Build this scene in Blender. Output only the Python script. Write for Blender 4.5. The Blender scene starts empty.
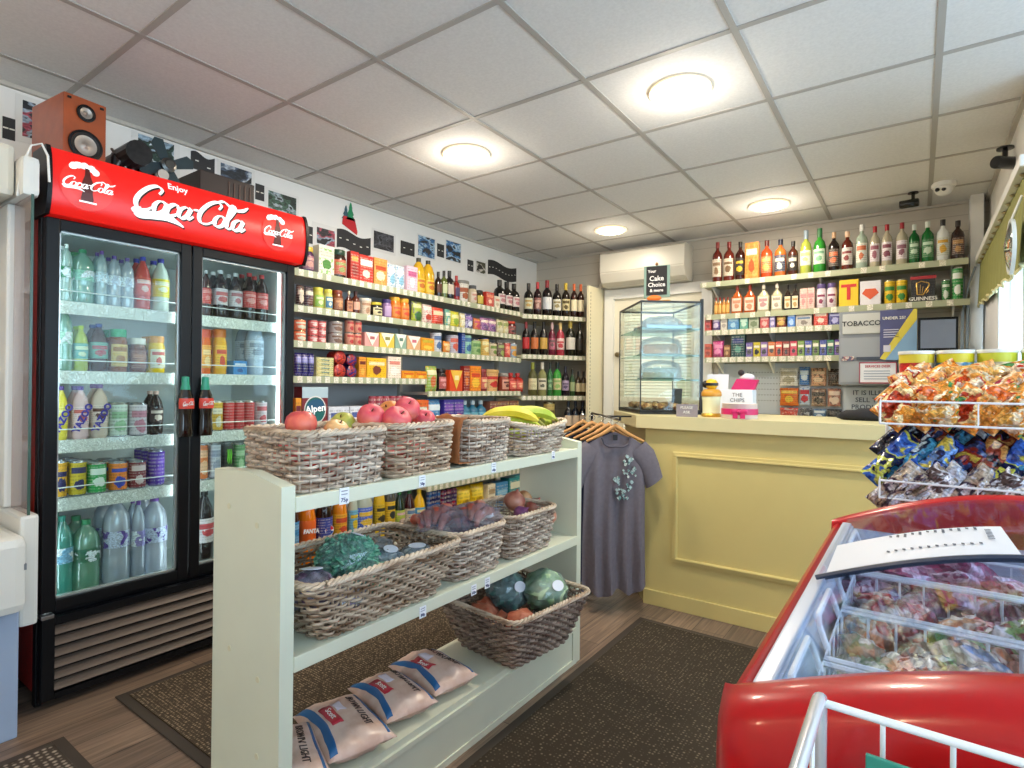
import bpy, bmesh, math, random
from mathutils import Vector, Matrix, noise
PI = math.pi
S = bpy.context.scene
COL = S.collection
RND = random.Random(7)

# ------------------------------------------------------------------ camera
FPX, HC = 568.0, 1.2
def _basis(yaw, pitch, roll):
    cy, sy, cp, sp, cr, sr = math.cos(yaw), math.sin(yaw), math.cos(pitch), math.sin(pitch), math.cos(roll), math.sin(roll)
    f = Vector((sy*cp, cy*cp, sp)); r = Vector((cy, -sy, 0)); u = r.cross(f)
    return cr*r + sr*u, -sr*r + cr*u, f
CR, CU, CF = _basis(math.radians(-35.51), math.radians(.187), math.radians(.60))
CP = Vector((0, 0, HC))
def at(px, py, x=None, y=None, z=None):
    """the point of the plane x=, y= or z= that is seen at a pixel of the photograph"""
    d = CF + CR*(px-512)/FPX - CU*(py-384)/FPX
    t = x/d.x if x is not None else (y/d.y if y is not None else (z-HC)/d.z)
    return CP + d*t
cam = bpy.data.cameras.new('camera'); cam.sensor_width = 36; cam.lens = FPX/1024*36; cam.clip_start = .02
co = bpy.data.objects.new('camera', cam); COL.objects.link(co)
M = Matrix((CR, CU, -CF)).transposed().to_4x4(); M.translation = CP
co.matrix_world = M; S.camera = co

# ------------------------------------------------------------------ materials
def lin(h):
    if not isinstance(h, str): return tuple(h)
    h = h.lstrip('#'); o = []
    for i in (0, 2, 4):
        v = int(h[i:i+2], 16)/255; o.append(v/12.92 if v <= .04045 else ((v+.055)/1.055)**2.4)
    return tuple(o)
def c4(h): return (*lin(h), 1)
_M = {}
def pm(col, rough=.5, metal=0, es=0, ecol=None, spec=.5, coat=0, noise_amt=0, noise_scale=20, bump=0):
    k = (col, rough, metal, es, ecol, spec, coat, noise_amt, noise_scale, bump)
    if k in _M: return _M[k]
    m = bpy.data.materials.new('surface'); m.use_nodes = True; nt = m.node_tree; b = nt.nodes['Principled BSDF']
    b.inputs['Base Color'].default_value = c4(col); b.inputs['Roughness'].default_value = rough
    b.inputs['Metallic'].default_value = metal; b.inputs['Specular IOR Level'].default_value = spec
    b.inputs['Coat Weight'].default_value = coat
    if es: b.inputs['Emission Color'].default_value = c4(ecol or col); b.inputs['Emission Strength'].default_value = es
    if noise_amt or bump:
        tc = nt.nodes.new('ShaderNodeTexCoord'); n = nt.nodes.new('ShaderNodeTexNoise'); n.inputs['Scale'].default_value = noise_scale; n.inputs['Detail'].default_value = 5
        nt.links.new(tc.outputs['Object'], n.inputs['Vector'])
        if noise_amt:
            mx = nt.nodes.new('ShaderNodeMix'); mx.data_type = 'RGBA'; mx.blend_type = 'MULTIPLY'; mx.inputs[0].default_value = 1
            r = nt.nodes.new('ShaderNodeMapRange'); r.inputs[3].default_value = 1-noise_amt; r.inputs[4].default_value = 1+noise_amt
            r.inputs[1].default_value = .3; r.inputs[2].default_value = .7
            nt.links.new(n.outputs['Fac'], r.inputs[0]); mx.inputs[6].default_value = c4(col); nt.links.new(r.outputs[0], mx.inputs[7]); nt.links.new(mx.outputs[2], b.inputs['Base Color'])
        if bump:
            bp = nt.nodes.new('ShaderNodeBump'); bp.inputs['Strength'].default_value = bump; bp.inputs['Distance'].default_value = .004
            nt.links.new(n.outputs['Fac'], bp.inputs['Height']); nt.links.new(bp.outputs[0], b.inputs['Normal'])
    _M[k] = m; return m
def print_mat(cols, scale=45, rough=.4, seed=0, stretch=(1, 1, 1)):
    """printed packaging: patches of the given inks"""
    k = ('print', tuple(cols), scale, rough, seed, stretch)
    if k in _M: return _M[k]
    m = bpy.data.materials.new('printed_pack'); m.use_nodes = True; nt = m.node_tree; b = nt.nodes['Principled BSDF']
    b.inputs['Roughness'].default_value = rough
    tc = nt.nodes.new('ShaderNodeTexCoord'); mp = nt.nodes.new('ShaderNodeMapping'); mp.inputs['Location'].default_value = (seed*.37, seed*.71, seed*.13); mp.inputs['Scale'].default_value = stretch
    n = nt.nodes.new('ShaderNodeTexNoise'); n.inputs['Scale'].default_value = scale*.75; n.inputs['Detail'].default_value = 2.5; n.inputs['Distortion'].default_value = .3
    m2 = nt.nodes.new('ShaderNodeMapping'); m2.inputs['Scale'].default_value = (scale*3.2, scale*3.2, scale*7)
    n2 = nt.nodes.new('ShaderNodeTexNoise'); n2.inputs['Scale'].default_value = 1; n2.inputs['Detail'].default_value = 2
    mr2 = nt.nodes.new('ShaderNodeMapRange'); mr2.inputs[1].default_value = .42; mr2.inputs[2].default_value = .6; mr2.inputs[3].default_value = .62; mr2.inputs[4].default_value = 1.18
    mx = nt.nodes.new('ShaderNodeMix'); mx.data_type = 'RGBA'; mx.blend_type = 'MULTIPLY'; mx.inputs[0].default_value = 1
    nt.links.new(tc.outputs['Object'], m2.inputs[0]); nt.links.new(m2.outputs[0], n2.inputs['Vector']); nt.links.new(n2.outputs['Fac'], mr2.inputs[0])
    r = nt.nodes.new('ShaderNodeValToRGB'); r.color_ramp.interpolation = 'LINEAR'
    e = r.color_ramp.elements; nc = len(cols)
    th = {1: [0], 2: [0, .56], 3: [0, .52, .60], 4: [0, .45, .53, .61]}[nc]
    e[0].position = 0; e[0].color = c4(cols[0])
    if nc > 1: e[1].position = th[1]; e[1].color = c4(cols[1])
    else: e[1].color = c4(cols[0])
    for i in range(2, nc):
        q = e.new(th[i]); q.color = c4(cols[i])
    for i in range(nc-1): q = e.new(max(.001, th[i+1]-.025)); q.color = c4(cols[i])
    nt.links.new(tc.outputs['Object'], mp.inputs[0]); nt.links.new(mp.outputs[0], n.inputs['Vector']); nt.links.new(n.outputs['Fac'], r.inputs[0]); nt.links.new(r.outputs[0], mx.inputs[6]); nt.links.new(mr2.outputs[0], mx.inputs[7]); nt.links.new(mx.outputs[2], b.inputs['Base Color'])
    _M[k] = m; return m
def pack_mat(cols, seed=0, rough=.4):
    """printed label or carton face: ground colour, title band, round motif and rows of small print"""
    cols = tuple(cols)+(cols[-1],)*(4-len(cols)); k = ('pack', cols, seed, rough)
    if k in _M: return _M[k]
    m = bpy.data.materials.new('printed_label'); m.use_nodes = True; nt = m.node_tree; b = nt.nodes['Principled BSDF']; b.inputs['Roughness'].default_value = rough
    N = nt.nodes.new; L = nt.links.new; rd = random.Random(seed*13+5)
    def ma(op, a, b_=None, c=None):
        n = N('ShaderNodeMath'); n.operation = op
        for i, v in enumerate((a, b_, c)):
            if v is None: continue
            if isinstance(v, (int, float)): n.inputs[i].default_value = v
            else: L(v, n.inputs[i])
        return n.outputs[0]
    def mix(f, a, b_):
        n = N('ShaderNodeMix'); n.data_type = 'RGBA'; L(f, n.inputs[0])
        for i, v in ((6, a), (7, b_)):
            if isinstance(v, str): n.inputs[i].default_value = c4(v)
            else: L(v, n.inputs[i])
        return n.outputs[2]
    tc = N('ShaderNodeTexCoord'); sp = N('ShaderNodeSeparateXYZ'); L(tc.outputs['Generated'], sp.inputs[0]); gx, gz = sp.outputs[0], sp.outputs[2]
    ns = N('ShaderNodeTexNoise'); ns.inputs['Scale'].default_value = 5; ns.inputs['Detail'].default_value = 3
    mp = N('ShaderNodeMapping'); mp.inputs['Location'].default_value = (seed*.7, 0, seed*.3); L(tc.outputs['Generated'], mp.inputs[0]); L(mp.outputs[0], ns.inputs['Vector'])
    cz, zb, hb = rd.uniform(.30, .42), rd.uniform(.66, .8), rd.uniform(.07, .12); ax, az = rd.uniform(.22, .36), rd.uniform(.14, .22)
    dx = ma('DIVIDE', ma('SUBTRACT', gx, .5), ax); dz = ma('DIVIDE', ma('SUBTRACT', gz, cz), az)
    el = ma('ADD', ma('ADD', ma('MULTIPLY', dx, dx), ma('MULTIPLY', dz, dz)), ma('MULTIPLY', ma('SUBTRACT', ns.outputs['Fac'], .5), 2.4))
    em = ma('LESS_THAN', el, 1); bm_ = ma('LESS_THAN', ma('ABSOLUTE', ma('SUBTRACT', gz, zb)), hb)
    col = mix(ma('MULTIPLY', ma('GREATER_THAN', ns.outputs['Fac'], .57), .8), cols[0], cols[1])
    col = mix(em, col, cols[3] if cols[3] != cols[0] else cols[1]); col = mix(ma('MULTIPLY', bm_, ma('LESS_THAN', ma('ABSOLUTE', ma('SUBTRACT', gx, .5)), .42)), col, cols[2])
    m2 = N('ShaderNodeMapping'); m2.inputs['Scale'].default_value = (26, 26, 3); L(tc.outputs['Generated'], m2.inputs[0]); n2 = N('ShaderNodeTexNoise'); n2.inputs['Scale'].default_value = 1; L(m2.outputs[0], n2.inputs['Vector'])
    rows = ma('LESS_THAN', ma('FRACT', ma('MULTIPLY', gz, 9)), .45); tx = ma('MULTIPLY', ma('MULTIPLY', rows, ma('GREATER_THAN', n2.outputs['Fac'], .5)), .04 if cols[0] == cols[1] == cols[2] or (len(set(cols[:2])) == 1 and sum(lin(cols[0])) < .1) else .38)
    col = mix(tx, col, '#2a2422' if sum(lin(cols[0])) > .9 else '#e6dfd2')
    L(col, b.inputs['Base Color']); _M[k] = m; return m
def glass_mat(tint='#ffffff', alpha=.12, rough=.03, key='glass', gloss=(0.04, .35)):
    k = (key, tint, alpha, rough, gloss)
    if k in _M: return _M[k]
    m = bpy.data.materials.new('glass'); m.use_nodes = True; nt = m.node_tree; nt.nodes.clear()
    o = nt.nodes.new('ShaderNodeOutputMaterial'); t = nt.nodes.new('ShaderNodeBsdfTransparent'); g = nt.nodes.new('ShaderNodeBsdfGlossy'); d = nt.nodes.new('ShaderNodeBsdfDiffuse')
    t.inputs[0].default_value = c4(tint); g.inputs[1].default_value = rough; g.inputs[0].default_value = (.9, .95, 1, 1); d.inputs[0].default_value = c4(tint)
    fr = nt.nodes.new('ShaderNodeLayerWeight'); fr.inputs[0].default_value = .25
    mr = nt.nodes.new('ShaderNodeMapRange'); mr.inputs[3].default_value = gloss[0]; mr.inputs[4].default_value = gloss[1]
    m1 = nt.nodes.new('ShaderNodeMixShader'); m2 = nt.nodes.new('ShaderNodeMixShader'); m1.inputs[0].default_value = alpha
    nt.links.new(t.outputs[0], m1.inputs[1]); nt.links.new(d.outputs[0], m1.inputs[2]); nt.links.new(fr.outputs['Fresnel'], mr.inputs[0])
    nt.links.new(mr.outputs[0], m2.inputs[0]); nt.links.new(m1.outputs[0], m2.inputs[1]); nt.links.new(g.outputs[0], m2.inputs[2]); nt.links.new(m2.outputs[0], o.inputs[0])
    _M[k] = m; return m
def node_mat(name, fn):
    m = bpy.data.materials.new(name); m.use_nodes = True; fn(m.node_tree, m.node_tree.nodes['Principled BSDF']); return m

# ------------------------------------------------------------------ mesh builder
class MB:
    def __init__(s): s.v = []; s.f = []
    def add(s, vs, fs, mat=None):
        o = len(s.v); s.v += [tuple(mat @ Vector(p)) if mat else tuple(p) for p in vs]; s.f += [tuple(i+o for i in f) for f in fs]; return s
    def box(s, x0, x1, y0, y1, z0, z1, ch=0, mat=None):
        if x1 < x0: x0, x1 = x1, x0
        if y1 < y0: y0, y1 = y1, y0
        if z1 < z0: z0, z1 = z1, z0
        if ch <= 0:
            v = [(x, y, z) for z in (z0, z1) for y in (y0, y1) for x in (x0, x1)]
            f = [(0, 2, 3, 1), (4, 5, 7, 6), (0, 1, 5, 4), (2, 6, 7, 3), (0, 4, 6, 2), (1, 3, 7, 5)]
            return s.add(v, f, mat)
        ch = min(ch, (x1-x0)*.45, (y1-y0)*.45, (z1-z0)*.45)
        key = ('cb',)
        bm = bmesh.new(); bmesh.ops.create_cube(bm, size=1)
        for q in bm.verts: q.co = Vector(((x0+x1)/2+q.co.x*(x1-x0), (y0+y1)/2+q.co.y*(y1-y0), (z0+z1)/2+q.co.z*(z1-z0)))
        bmesh.ops.bevel(bm, geom=bm.edges[:], offset=ch, segments=2, profile=.6, affect='EDGES')
        bm.verts.index_update(); s.add([q.co[:] for q in bm.verts], [[q.index for q in f.verts] for f in bm.faces], mat); bm.free(); return s
    def lathe(s, prof, n=16, a0=0, a1=2*PI, mat=None, cx=0, cy=0, sx=1, sy=1, caps=True):
        full = abs(a1-a0-2*PI) < 1e-6; m = n if full else n+1
        vs = []; fs = []
        for r, z in prof:
            for i in range(m):
                a = a0+(a1-a0)*i/n; vs.append((cx+r*math.cos(a)*sx, cy+r*math.sin(a)*sy, z))
        for j in range(len(prof)-1):
            for i in range(n):
                k = (i+1) % m
                fs.append((j*m+i, j*m+k, (j+1)*m+k, (j+1)*m+i))
        if full and caps:
            if prof[0][0] > 1e-4: fs.append(tuple(range(m))[::-1])
            if prof[-1][0] > 1e-4: fs.append(tuple((len(prof)-1)*m+i for i in range(m)))
        return s.add(vs, fs, mat)
    def tube(s, pts, r, n=6, closed=False, caps=True):
        pts = [Vector(p) for p in pts]; N = len(pts); vs = []; fs = []
        up = None
        for i, p in enumerate(pts):
            a = pts[(i-1) % N] if (closed or i) else p; b = pts[(i+1) % N] if (closed or i < N-1) else p
            t = (b-a).normalized() if (b-a).length > 1e-9 else Vector((0, 0, 1))
            if up is None: up = Vector((0, 0, 1)) if abs(t.z) < .9 else Vector((1, 0, 0))
            sd = t.cross(up)
            if sd.length < 1e-6: sd = t.cross(Vector((1, 0, 0)))
            sd.normalize(); up2 = sd.cross(t).normalized(); up = up2
            rr = r[i] if isinstance(r, (list, tuple)) else r
            for k in range(n):
                an = 2*PI*k/n; vs.append(tuple(p+sd*(rr*math.cos(an))+up2*(rr*math.sin(an))))
        L = N if closed else N-1
        for i in range(L):
            j = (i+1) % N
            for k in range(n):
                q = (k+1) % n; fs.append((i*n+k, i*n+q, j*n+q, j*n+k))
        if not closed and caps: fs.append(tuple(range(n))[::-1]); fs.append(tuple((N-1)*n+k for k in range(n)))
        return s.add(vs, fs)
    def prism(s, poly, z0, z1, mat=None):
        n = len(poly); vs = [(x, y, z0) for x, y in poly]+[(x, y, z1) for x, y in poly]
        fs = [tuple(range(n))[::-1], tuple(range(n, 2*n))]+[(i, (i+1) % n, n+(i+1) % n, n+i) for i in range(n)]
        return s.add(vs, fs, mat)
    def sphere(s, c, r, n=12, m=8, scale=(1, 1, 1), bump=0, seed=0, fr=3, mat=None):
        vs = [(0, 0, -1)]; fs = []
        for j in range(1, m):
            t = PI*j/m
            for i in range(n): a = 2*PI*i/n; vs.append((math.sin(t)*math.cos(a), math.sin(t)*math.sin(a), -math.cos(t)))
        vs.append((0, 0, 1)); L = len(vs)-1
        for i in range(n):
            k = (i+1) % n; fs.append((0, 1+k, 1+i)); fs.append((L, L-n+i, L-n+k))
            for j in range(m-2): fs.append((1+j*n+i, 1+j*n+k, 1+(j+1)*n+k, 1+(j+1)*n+i))
        out = []
        for v in vs:
            v = Vector(v); q = r*(1+(bump*noise.noise(v*fr+Vector((seed*3.1, seed, 0))) if bump else 0))
            out.append((c[0]+v.x*q*scale[0], c[1]+v.y*q*scale[1], c[2]+v.z*q*scale[2]))
        return s.add(out, fs, mat)
    def psurf(s, u, v, w, h, d, seed=0, crump=.12, side=-1):
        t = max(0, (1-abs(u)**2.6))**.55*max(0, (1-abs(v)**3.2))**.6
        nz = noise.noise(Vector((u*2.2+seed*1.7, v*2.2+seed, side*.7+seed*.3)))+.5*noise.noise(Vector((u*6+seed, v*5, side+seed*.9)))
        return (u*w/2*(1-.06*(1-abs(v)))*(1+.03*nz), side*(d/2*t+.0012)+d*crump*nz*(.25+t), (v+1)/2*h+.01*h*nz)
    def pillow(s, w, h, d, seed=0, crump=.12, nu=12, nv=12, crimp=True, mat=None, gusset=1.0):
        """a filled bag standing in the xz plane, centred on x, from z=0 to h, bulging along y"""
        vs = []; fs = []
        for side in (-1, 1):
            for j in range(nv+1):
                for i in range(nu+1):
                    u = i/nu*2-1; v = j/nv*2-1
                    t = max(0, (1-abs(u)**2.6))**.55*max(0, (1-abs(v)**3.2))**.6
                    nz = noise.noise(Vector((u*2.2+seed*1.7, v*2.2+seed, side*.7+seed*.3)))+.5*noise.noise(Vector((u*6+seed, v*5, side+seed*.9)))
                    x = u*w/2*(1-.06*(1-abs(v))**1)*(1+.03*nz); y = side*(d/2*t*gusset+.0012)+d*crump*nz*(.25+t)
                    z = (v+1)/2*h
                    vs.append((x, y, z+.01*h*nz))
        n1 = (nu+1)*(nv+1)
        for side in (0, 1):
            for j in range(nv):
                for i in range(nu):
                    a = side*n1+j*(nu+1)+i; q = (a, a+1, a+nu+2, a+nu+1)
                    fs.append(q if side == 0 else q[::-1])
        E_ = [i for i in range(nu+1)]+[j*(nu+1)+nu for j in range(1, nv+1)]+[nv*(nu+1)+i for i in range(nu-1, -1, -1)]+[j*(nu+1) for j in range(nv-1, 0, -1)]
        for k in range(len(E_)):
            a, b = E_[k], E_[(k+1) % len(E_)]; fs.append((b, a, n1+a, n1+b))
        return s.add(vs, fs, mat)
    def mesh(s, name, m, smooth=False):
        me = bpy.data.meshes.new(name); me.from_pydata(s.v, [], s.f); me.materials.append(m)
        if smooth:
            me.polygons.foreach_set('use_smooth', [True]*len(me.polygons))
            try: me.set_sharp_from_angle(angle=math.radians(50 if smooth is True else smooth))
            except Exception: pass
        me.validate(); me.update(); return me
    def build(s, name, m, parent=None, smooth=False, loc=None, rot=None):
        o = bpy.data.objects.new(name, s.mesh(name, m, smooth)); COL.objects.link(o)
        if parent: o.parent = parent
        if loc: o.location = loc
        if rot: o.rotation_euler = rot
        return o
def tag(o, label=None, cat=None, group=None, kind=None):
    if label: o['label'] = label
    if cat: o['category'] = cat
    if group: o['group'] = group
    if kind: o['kind'] = kind
    return o
def thing(name, label, cat, loc=(0, 0, 0), rz=0, group=None, rot=None):
    o = bpy.data.objects.new(name, None); COL.objects.link(o); o.empty_display_size = .05
    o.location = loc; o.rotation_euler = rot if rot else (0, 0, rz); return tag(o, label, cat, group)
def struct(name, mb, m, smooth=False): return tag(mb.build(name, m, None, smooth), kind='structure')
def dup(root, loc=None, rz=None, label=None, group=None, rot=None):
    r = root.copy(); COL.objects.link(r)
    if loc is not None: r.location = loc
    if rz is not None: r.rotation_euler = (0, 0, rz)
    if rot is not None: r.rotation_euler = rot
    if label: r['label'] = label
    if group: r['group'] = group
    for ch in kids(root):
        c = ch.copy(); COL.objects.link(c); c.parent = r
        for g in kids(ch):
            d = g.copy(); COL.objects.link(d); d.parent = c
    return r
_K = {}
def kids(o): return [c for c in o.children]
def text_mesh(txt, size, m, name='lettering', ext=.0006, bold=0, align='CENTER', xscale=1, spacing=1, line=1.0):
    cu = bpy.data.curves.new('t', 'FONT'); cu.body = txt; cu.size = size; cu.extrude = ext; cu.offset = bold; cu.align_x = align; cu.align_y = 'CENTER'; cu.resolution_u = 2
    cu.space_character = spacing; cu.space_line = line
    o = bpy.data.objects.new('t', cu); COL.objects.link(o); bpy.context.view_layer.update()
    me = bpy.data.meshes.new_from_object(o.evaluated_get(bpy.context.evaluated_depsgraph_get()))
    bpy.data.objects.remove(o); bpy.data.curves.remove(cu)
    for v in me.vertices: v.co.x *= xscale
    me.materials.clear(); me.materials.append(m); me.name = name; return me
def text(name, txt, size, m, loc, rot, parent=None, **k):
    """rot: (PI/2,0,0) faces -y; (PI/2,0,PI/2) faces +x"""
    o = bpy.data.objects.new(name, text_mesh(txt, size, m, name, **k)); COL.objects.link(o); o.location = loc; o.rotation_euler = rot
    if parent: o.parent = parent
    return o
FY = (PI/2, 0, 0); FX = (PI/2, 0, PI/2)
def off(base, a, b=0):
    return base
# ------------------------------------------------------------------ the room
ZC = 2.482; XL = -3.2; YB = 4.9; XR = .38; XR2 = 1.3; YF = -1.3; YJ = 3.12
def _floor(nt, b):
    L = nt.links.new; N = nt.nodes.new
    tc = N('ShaderNodeTexCoord'); mp = N('ShaderNodeMapping'); mp.inputs['Rotation'].default_value = (0, 0, PI/2)
    br = N('ShaderNodeTexBrick'); br.inputs['Scale'].default_value = 1; br.inputs['Brick Width'].default_value = 1.2; br.inputs['Row Height'].default_value = .15
    br.inputs['Mortar Size'].default_value = .0015; br.inputs['Color1'].default_value = c4('#8d7765'); br.inputs['Color2'].default_value = c4('#6e5c4f'); br.inputs['Mortar'].default_value = c4('#3a2f28'); br.offset = .37
    mg = N('ShaderNodeMapping'); mg.inputs['Scale'].default_value = (45, 2.2, 1)
    ns = N('ShaderNodeTexNoise'); ns.inputs['Scale'].default_value = 1.4; ns.inputs['Detail'].default_value = 7; ns.inputs['Distortion'].default_value = .8
    mr = N('ShaderNodeMapRange'); mr.inputs[1].default_value = .25; mr.inputs[2].default_value = .75; mr.inputs[3].default_value = .45; mr.inputs[4].default_value = 1.35
    mx = N('ShaderNodeMix'); mx.data_type = 'RGBA'; mx.blend_type = 'MULTIPLY'; mx.inputs[0].default_value = 1
    L(tc.outputs['Object'], mp.inputs[0]); L(mp.outputs[0], br.inputs['Vector']); L(tc.outputs['Object'], mg.inputs[0]); L(mg.outputs[0], ns.inputs['Vector']); L(ns.outputs['Fac'], mr.inputs[0])
    L(br.outputs['Color'], mx.inputs[6]); L(mr.outputs[0], mx.inputs[7]); L(mx.outputs[2], b.inputs['Base Color']); b.inputs['Roughness'].default_value = .45
M_floor = node_mat('wood_floor', _floor)
def _boards(nt, b):
    L = nt.links.new; N = nt.nodes.new
    tc = N('ShaderNodeTexCoord'); w = N('ShaderNodeTexWave'); w.wave_type = 'BANDS'; w.bands_direction = 'Z'; w.inputs['Scale'].default_value = 1/(.11)/PI/1.0; w.wave_profile = 'SAW'
    cr = N('ShaderNodeValToRGB'); cr.color_ramp.elements[0].position = 0; cr.color_ramp.elements[0].color = c4('#8f8878'); cr.color_ramp.elements[1].position = .05; cr.color_ramp.elements[1].color = c4('#bdb7ab')
    L(tc.outputs['Object'], w.inputs['Vector']); L(w.outputs['Fac'], cr.inputs[0]); L(cr.outputs[0], b.inputs['Base Color']); b.inputs['Roughness'].default_value = .6
M_boards = node_mat('boarding', _boards)
M_wall = pm('#e6e4e0', .7, noise_amt=.04, noise_scale=3)
M_ceil = pm('#dad9d7', .85, noise_amt=.05, noise_scale=90)
M_grid = pm('#a9a59f', .6)
M_white = pm('#e6e6e2', .4)
M_paint = pm('#d8dcc8', .45, noise_amt=.02, noise_scale=8)
struct('floor', MB().box(XL, XR2, YF, YB, -.05, 0), M_floor)
struct('ceiling', MB().box(XL, XR2, YF, YB, ZC, ZC+.06), M_ceil)
struct('wall_left', MB().box(XL-.1, XL, YF-.1, YB+.1, 0, ZC), M_wall)
# back wall with the door opening
DX0, DX1, DZ = -2.32, -1.50, 2.02
struct('wall_back', MB().box(XL, DX0, YB, YB+.1, 0, ZC).box(DX1, XR2, YB, YB+.1, 0, ZC).box(DX0, DX1, YB, YB+.1, DZ, ZC), M_boards)
# right wall beside the counter, with a window
WY0, WY1, WZ0, WZ1 = 3.2, 4.72, 1.02, 2.0
struct('wall_right', MB().box(XR, XR+.1, YJ, YB, 0, WZ0).box(XR, XR+.1, YJ, YB, WZ1, ZC).box(XR, XR+.1, YJ, WY0, WZ0, WZ1).box(XR, XR+.1, WY1, YB, WZ0, WZ1).box(XR, XR2, YJ-.08, YJ, 0, ZC), M_wall)
struct('wall_shopfront', MB().box(XR2, XR2+.1, YF, YJ, 0, .55).box(XR2, XR2+.1, YF, YJ, 2.3, ZC).box(XR2, XR2+.1, YF, YF+.15, .55, 2.3).box(XR2, XR2+.1, YJ-.25, YJ, .55, 2.3).box(XR2, XR2+.1, .85, .95, .55, 2.3), M_wall)
struct('wall_front', MB().box(XL, XR2, YF-.1, YF, 0, .6).box(XL, XR2, YF-.1, YF, 2.3, ZC).box(XL, XR2, YF-.1, YF, .6, 2.3), M_wall)
def window(n, x, y0, y1, z0, z1, mull=1):
    w = thing('window_%d' % n, None, None); w['kind'] = 'structure'
    f = MB().box(x-.03, x+.05, y0, y1, z0, z0+.05).box(x-.03, x+.05, y0, y1, z1-.05, z1).box(x-.03, x+.05, y0, y0+.05, z0+.05, z1-.05).box(x-.03, x+.05, y1-.05, y1, z0+.05, z1-.05)
    for i in range(mull): yy = y0+(y1-y0)*(i+1)/(mull+1); f.box(x-.02, x+.04, yy-.025, yy+.025, z0+.05, z1-.05)
    f.build('window_frame', M_white, w)
    MB().box(x, x+.006, y0, y1, z0, z1).build('pane', glass_mat('#ffffff', .0), w)
    return w
window(1, XR+.06, WY0, WY1, WZ0, WZ1, 2)
window(2, XR2+.04, YF+.15, .85, .55, 2.3, 1)
window(3, XR2+.04, .95, YJ-.25, .55, 2.3, 1)
# ceiling grid
g = MB()
for i in range(-1, 9):
    x = -2.94+.6*i
    if XL < x < XR2: g.box(x-.012, x+.012, YF, YB, ZC-.004, ZC+.001)
for j in range(-4, 8):
    y = .9+.6*j
    if YF < y < YB: g.box(XL, XR2, y-.012, y+.012, ZC-.0036, ZC+.0008)
struct('trim_1', g, M_grid)
struct('trim_2', MB().box(XL, XL+.02, YF, YB, ZC-.018, ZC).box(XL, XR, YB-.02, YB, ZC-.018, ZC).box(XR-.02, XR, YJ, YB, ZC-.018, ZC), pm('#b9b4aa', .6))
struct('trim_3', MB().box(.275, .345, 4.76, 4.9, 0, ZC, .004), M_white)   # boxed-in white post in the corner
# louvred white door behind the cake case
d = thing('door_1', None, None); d['kind'] = 'structure'
fr = MB().box(DX0-.09, DX0, YB-.03, YB-.001, 0, DZ).box(DX1, DX1+.09, YB-.03, YB-.001, 0, DZ).box(DX0-.09, DX1+.09, YB-.03, YB-.001, DZ, DZ+.09)
fr.build('door_frame', M_white, d)
lf = MB().box(DX0, DX0+.1, YB, YB+.04, .01, DZ).box(DX1-.1, DX1, YB, YB+.04, .01, DZ).box(DX0+.1, DX1-.1, YB, YB+.04, DZ-.1, DZ).box(DX0+.1, DX1-.1, YB, YB+.04, .01, .2).box(DX0+.1, DX1-.1, YB, YB+.04, 1.0, 1.1)
lf.build('door_leaf', pm('#e9e3cf', .5), d)
sl = MB()
z = .21
while z < DZ-.1:
    if not .97 < z < 1.1:
        sl.add([(DX0+.1, YB+.005, z), (DX1-.1, YB+.005, z), (DX1-.1, YB+.035, z+.03), (DX0+.1, YB+.035, z+.03), (DX0+.1, YB+.010, z-.006), (DX1-.1, YB+.010, z-.006), (DX1-.1, YB+.04, z+.024), (DX0+.1, YB+.04, z+.024)], [(0, 1, 2, 3), (4, 7, 6, 5), (0, 4, 5, 1), (2, 6, 7, 3), (0, 3, 7, 4), (1, 5, 6, 2)])
    z += .028
sl.build('louvre_slats', pm('#e9e3cf', .5), d)
MB().lathe([(.001, 0), (.022, .004), (.025, .03), (.012, .045), (.012, .06)], 12, mat=Matrix.Translation((DX0+.05, YB-.055, 1.5)) @ Matrix.Rotation(-PI/2, 4, 'X')).build('door_handle', pm('#8a7a5a', .3, 1), d)

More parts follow.
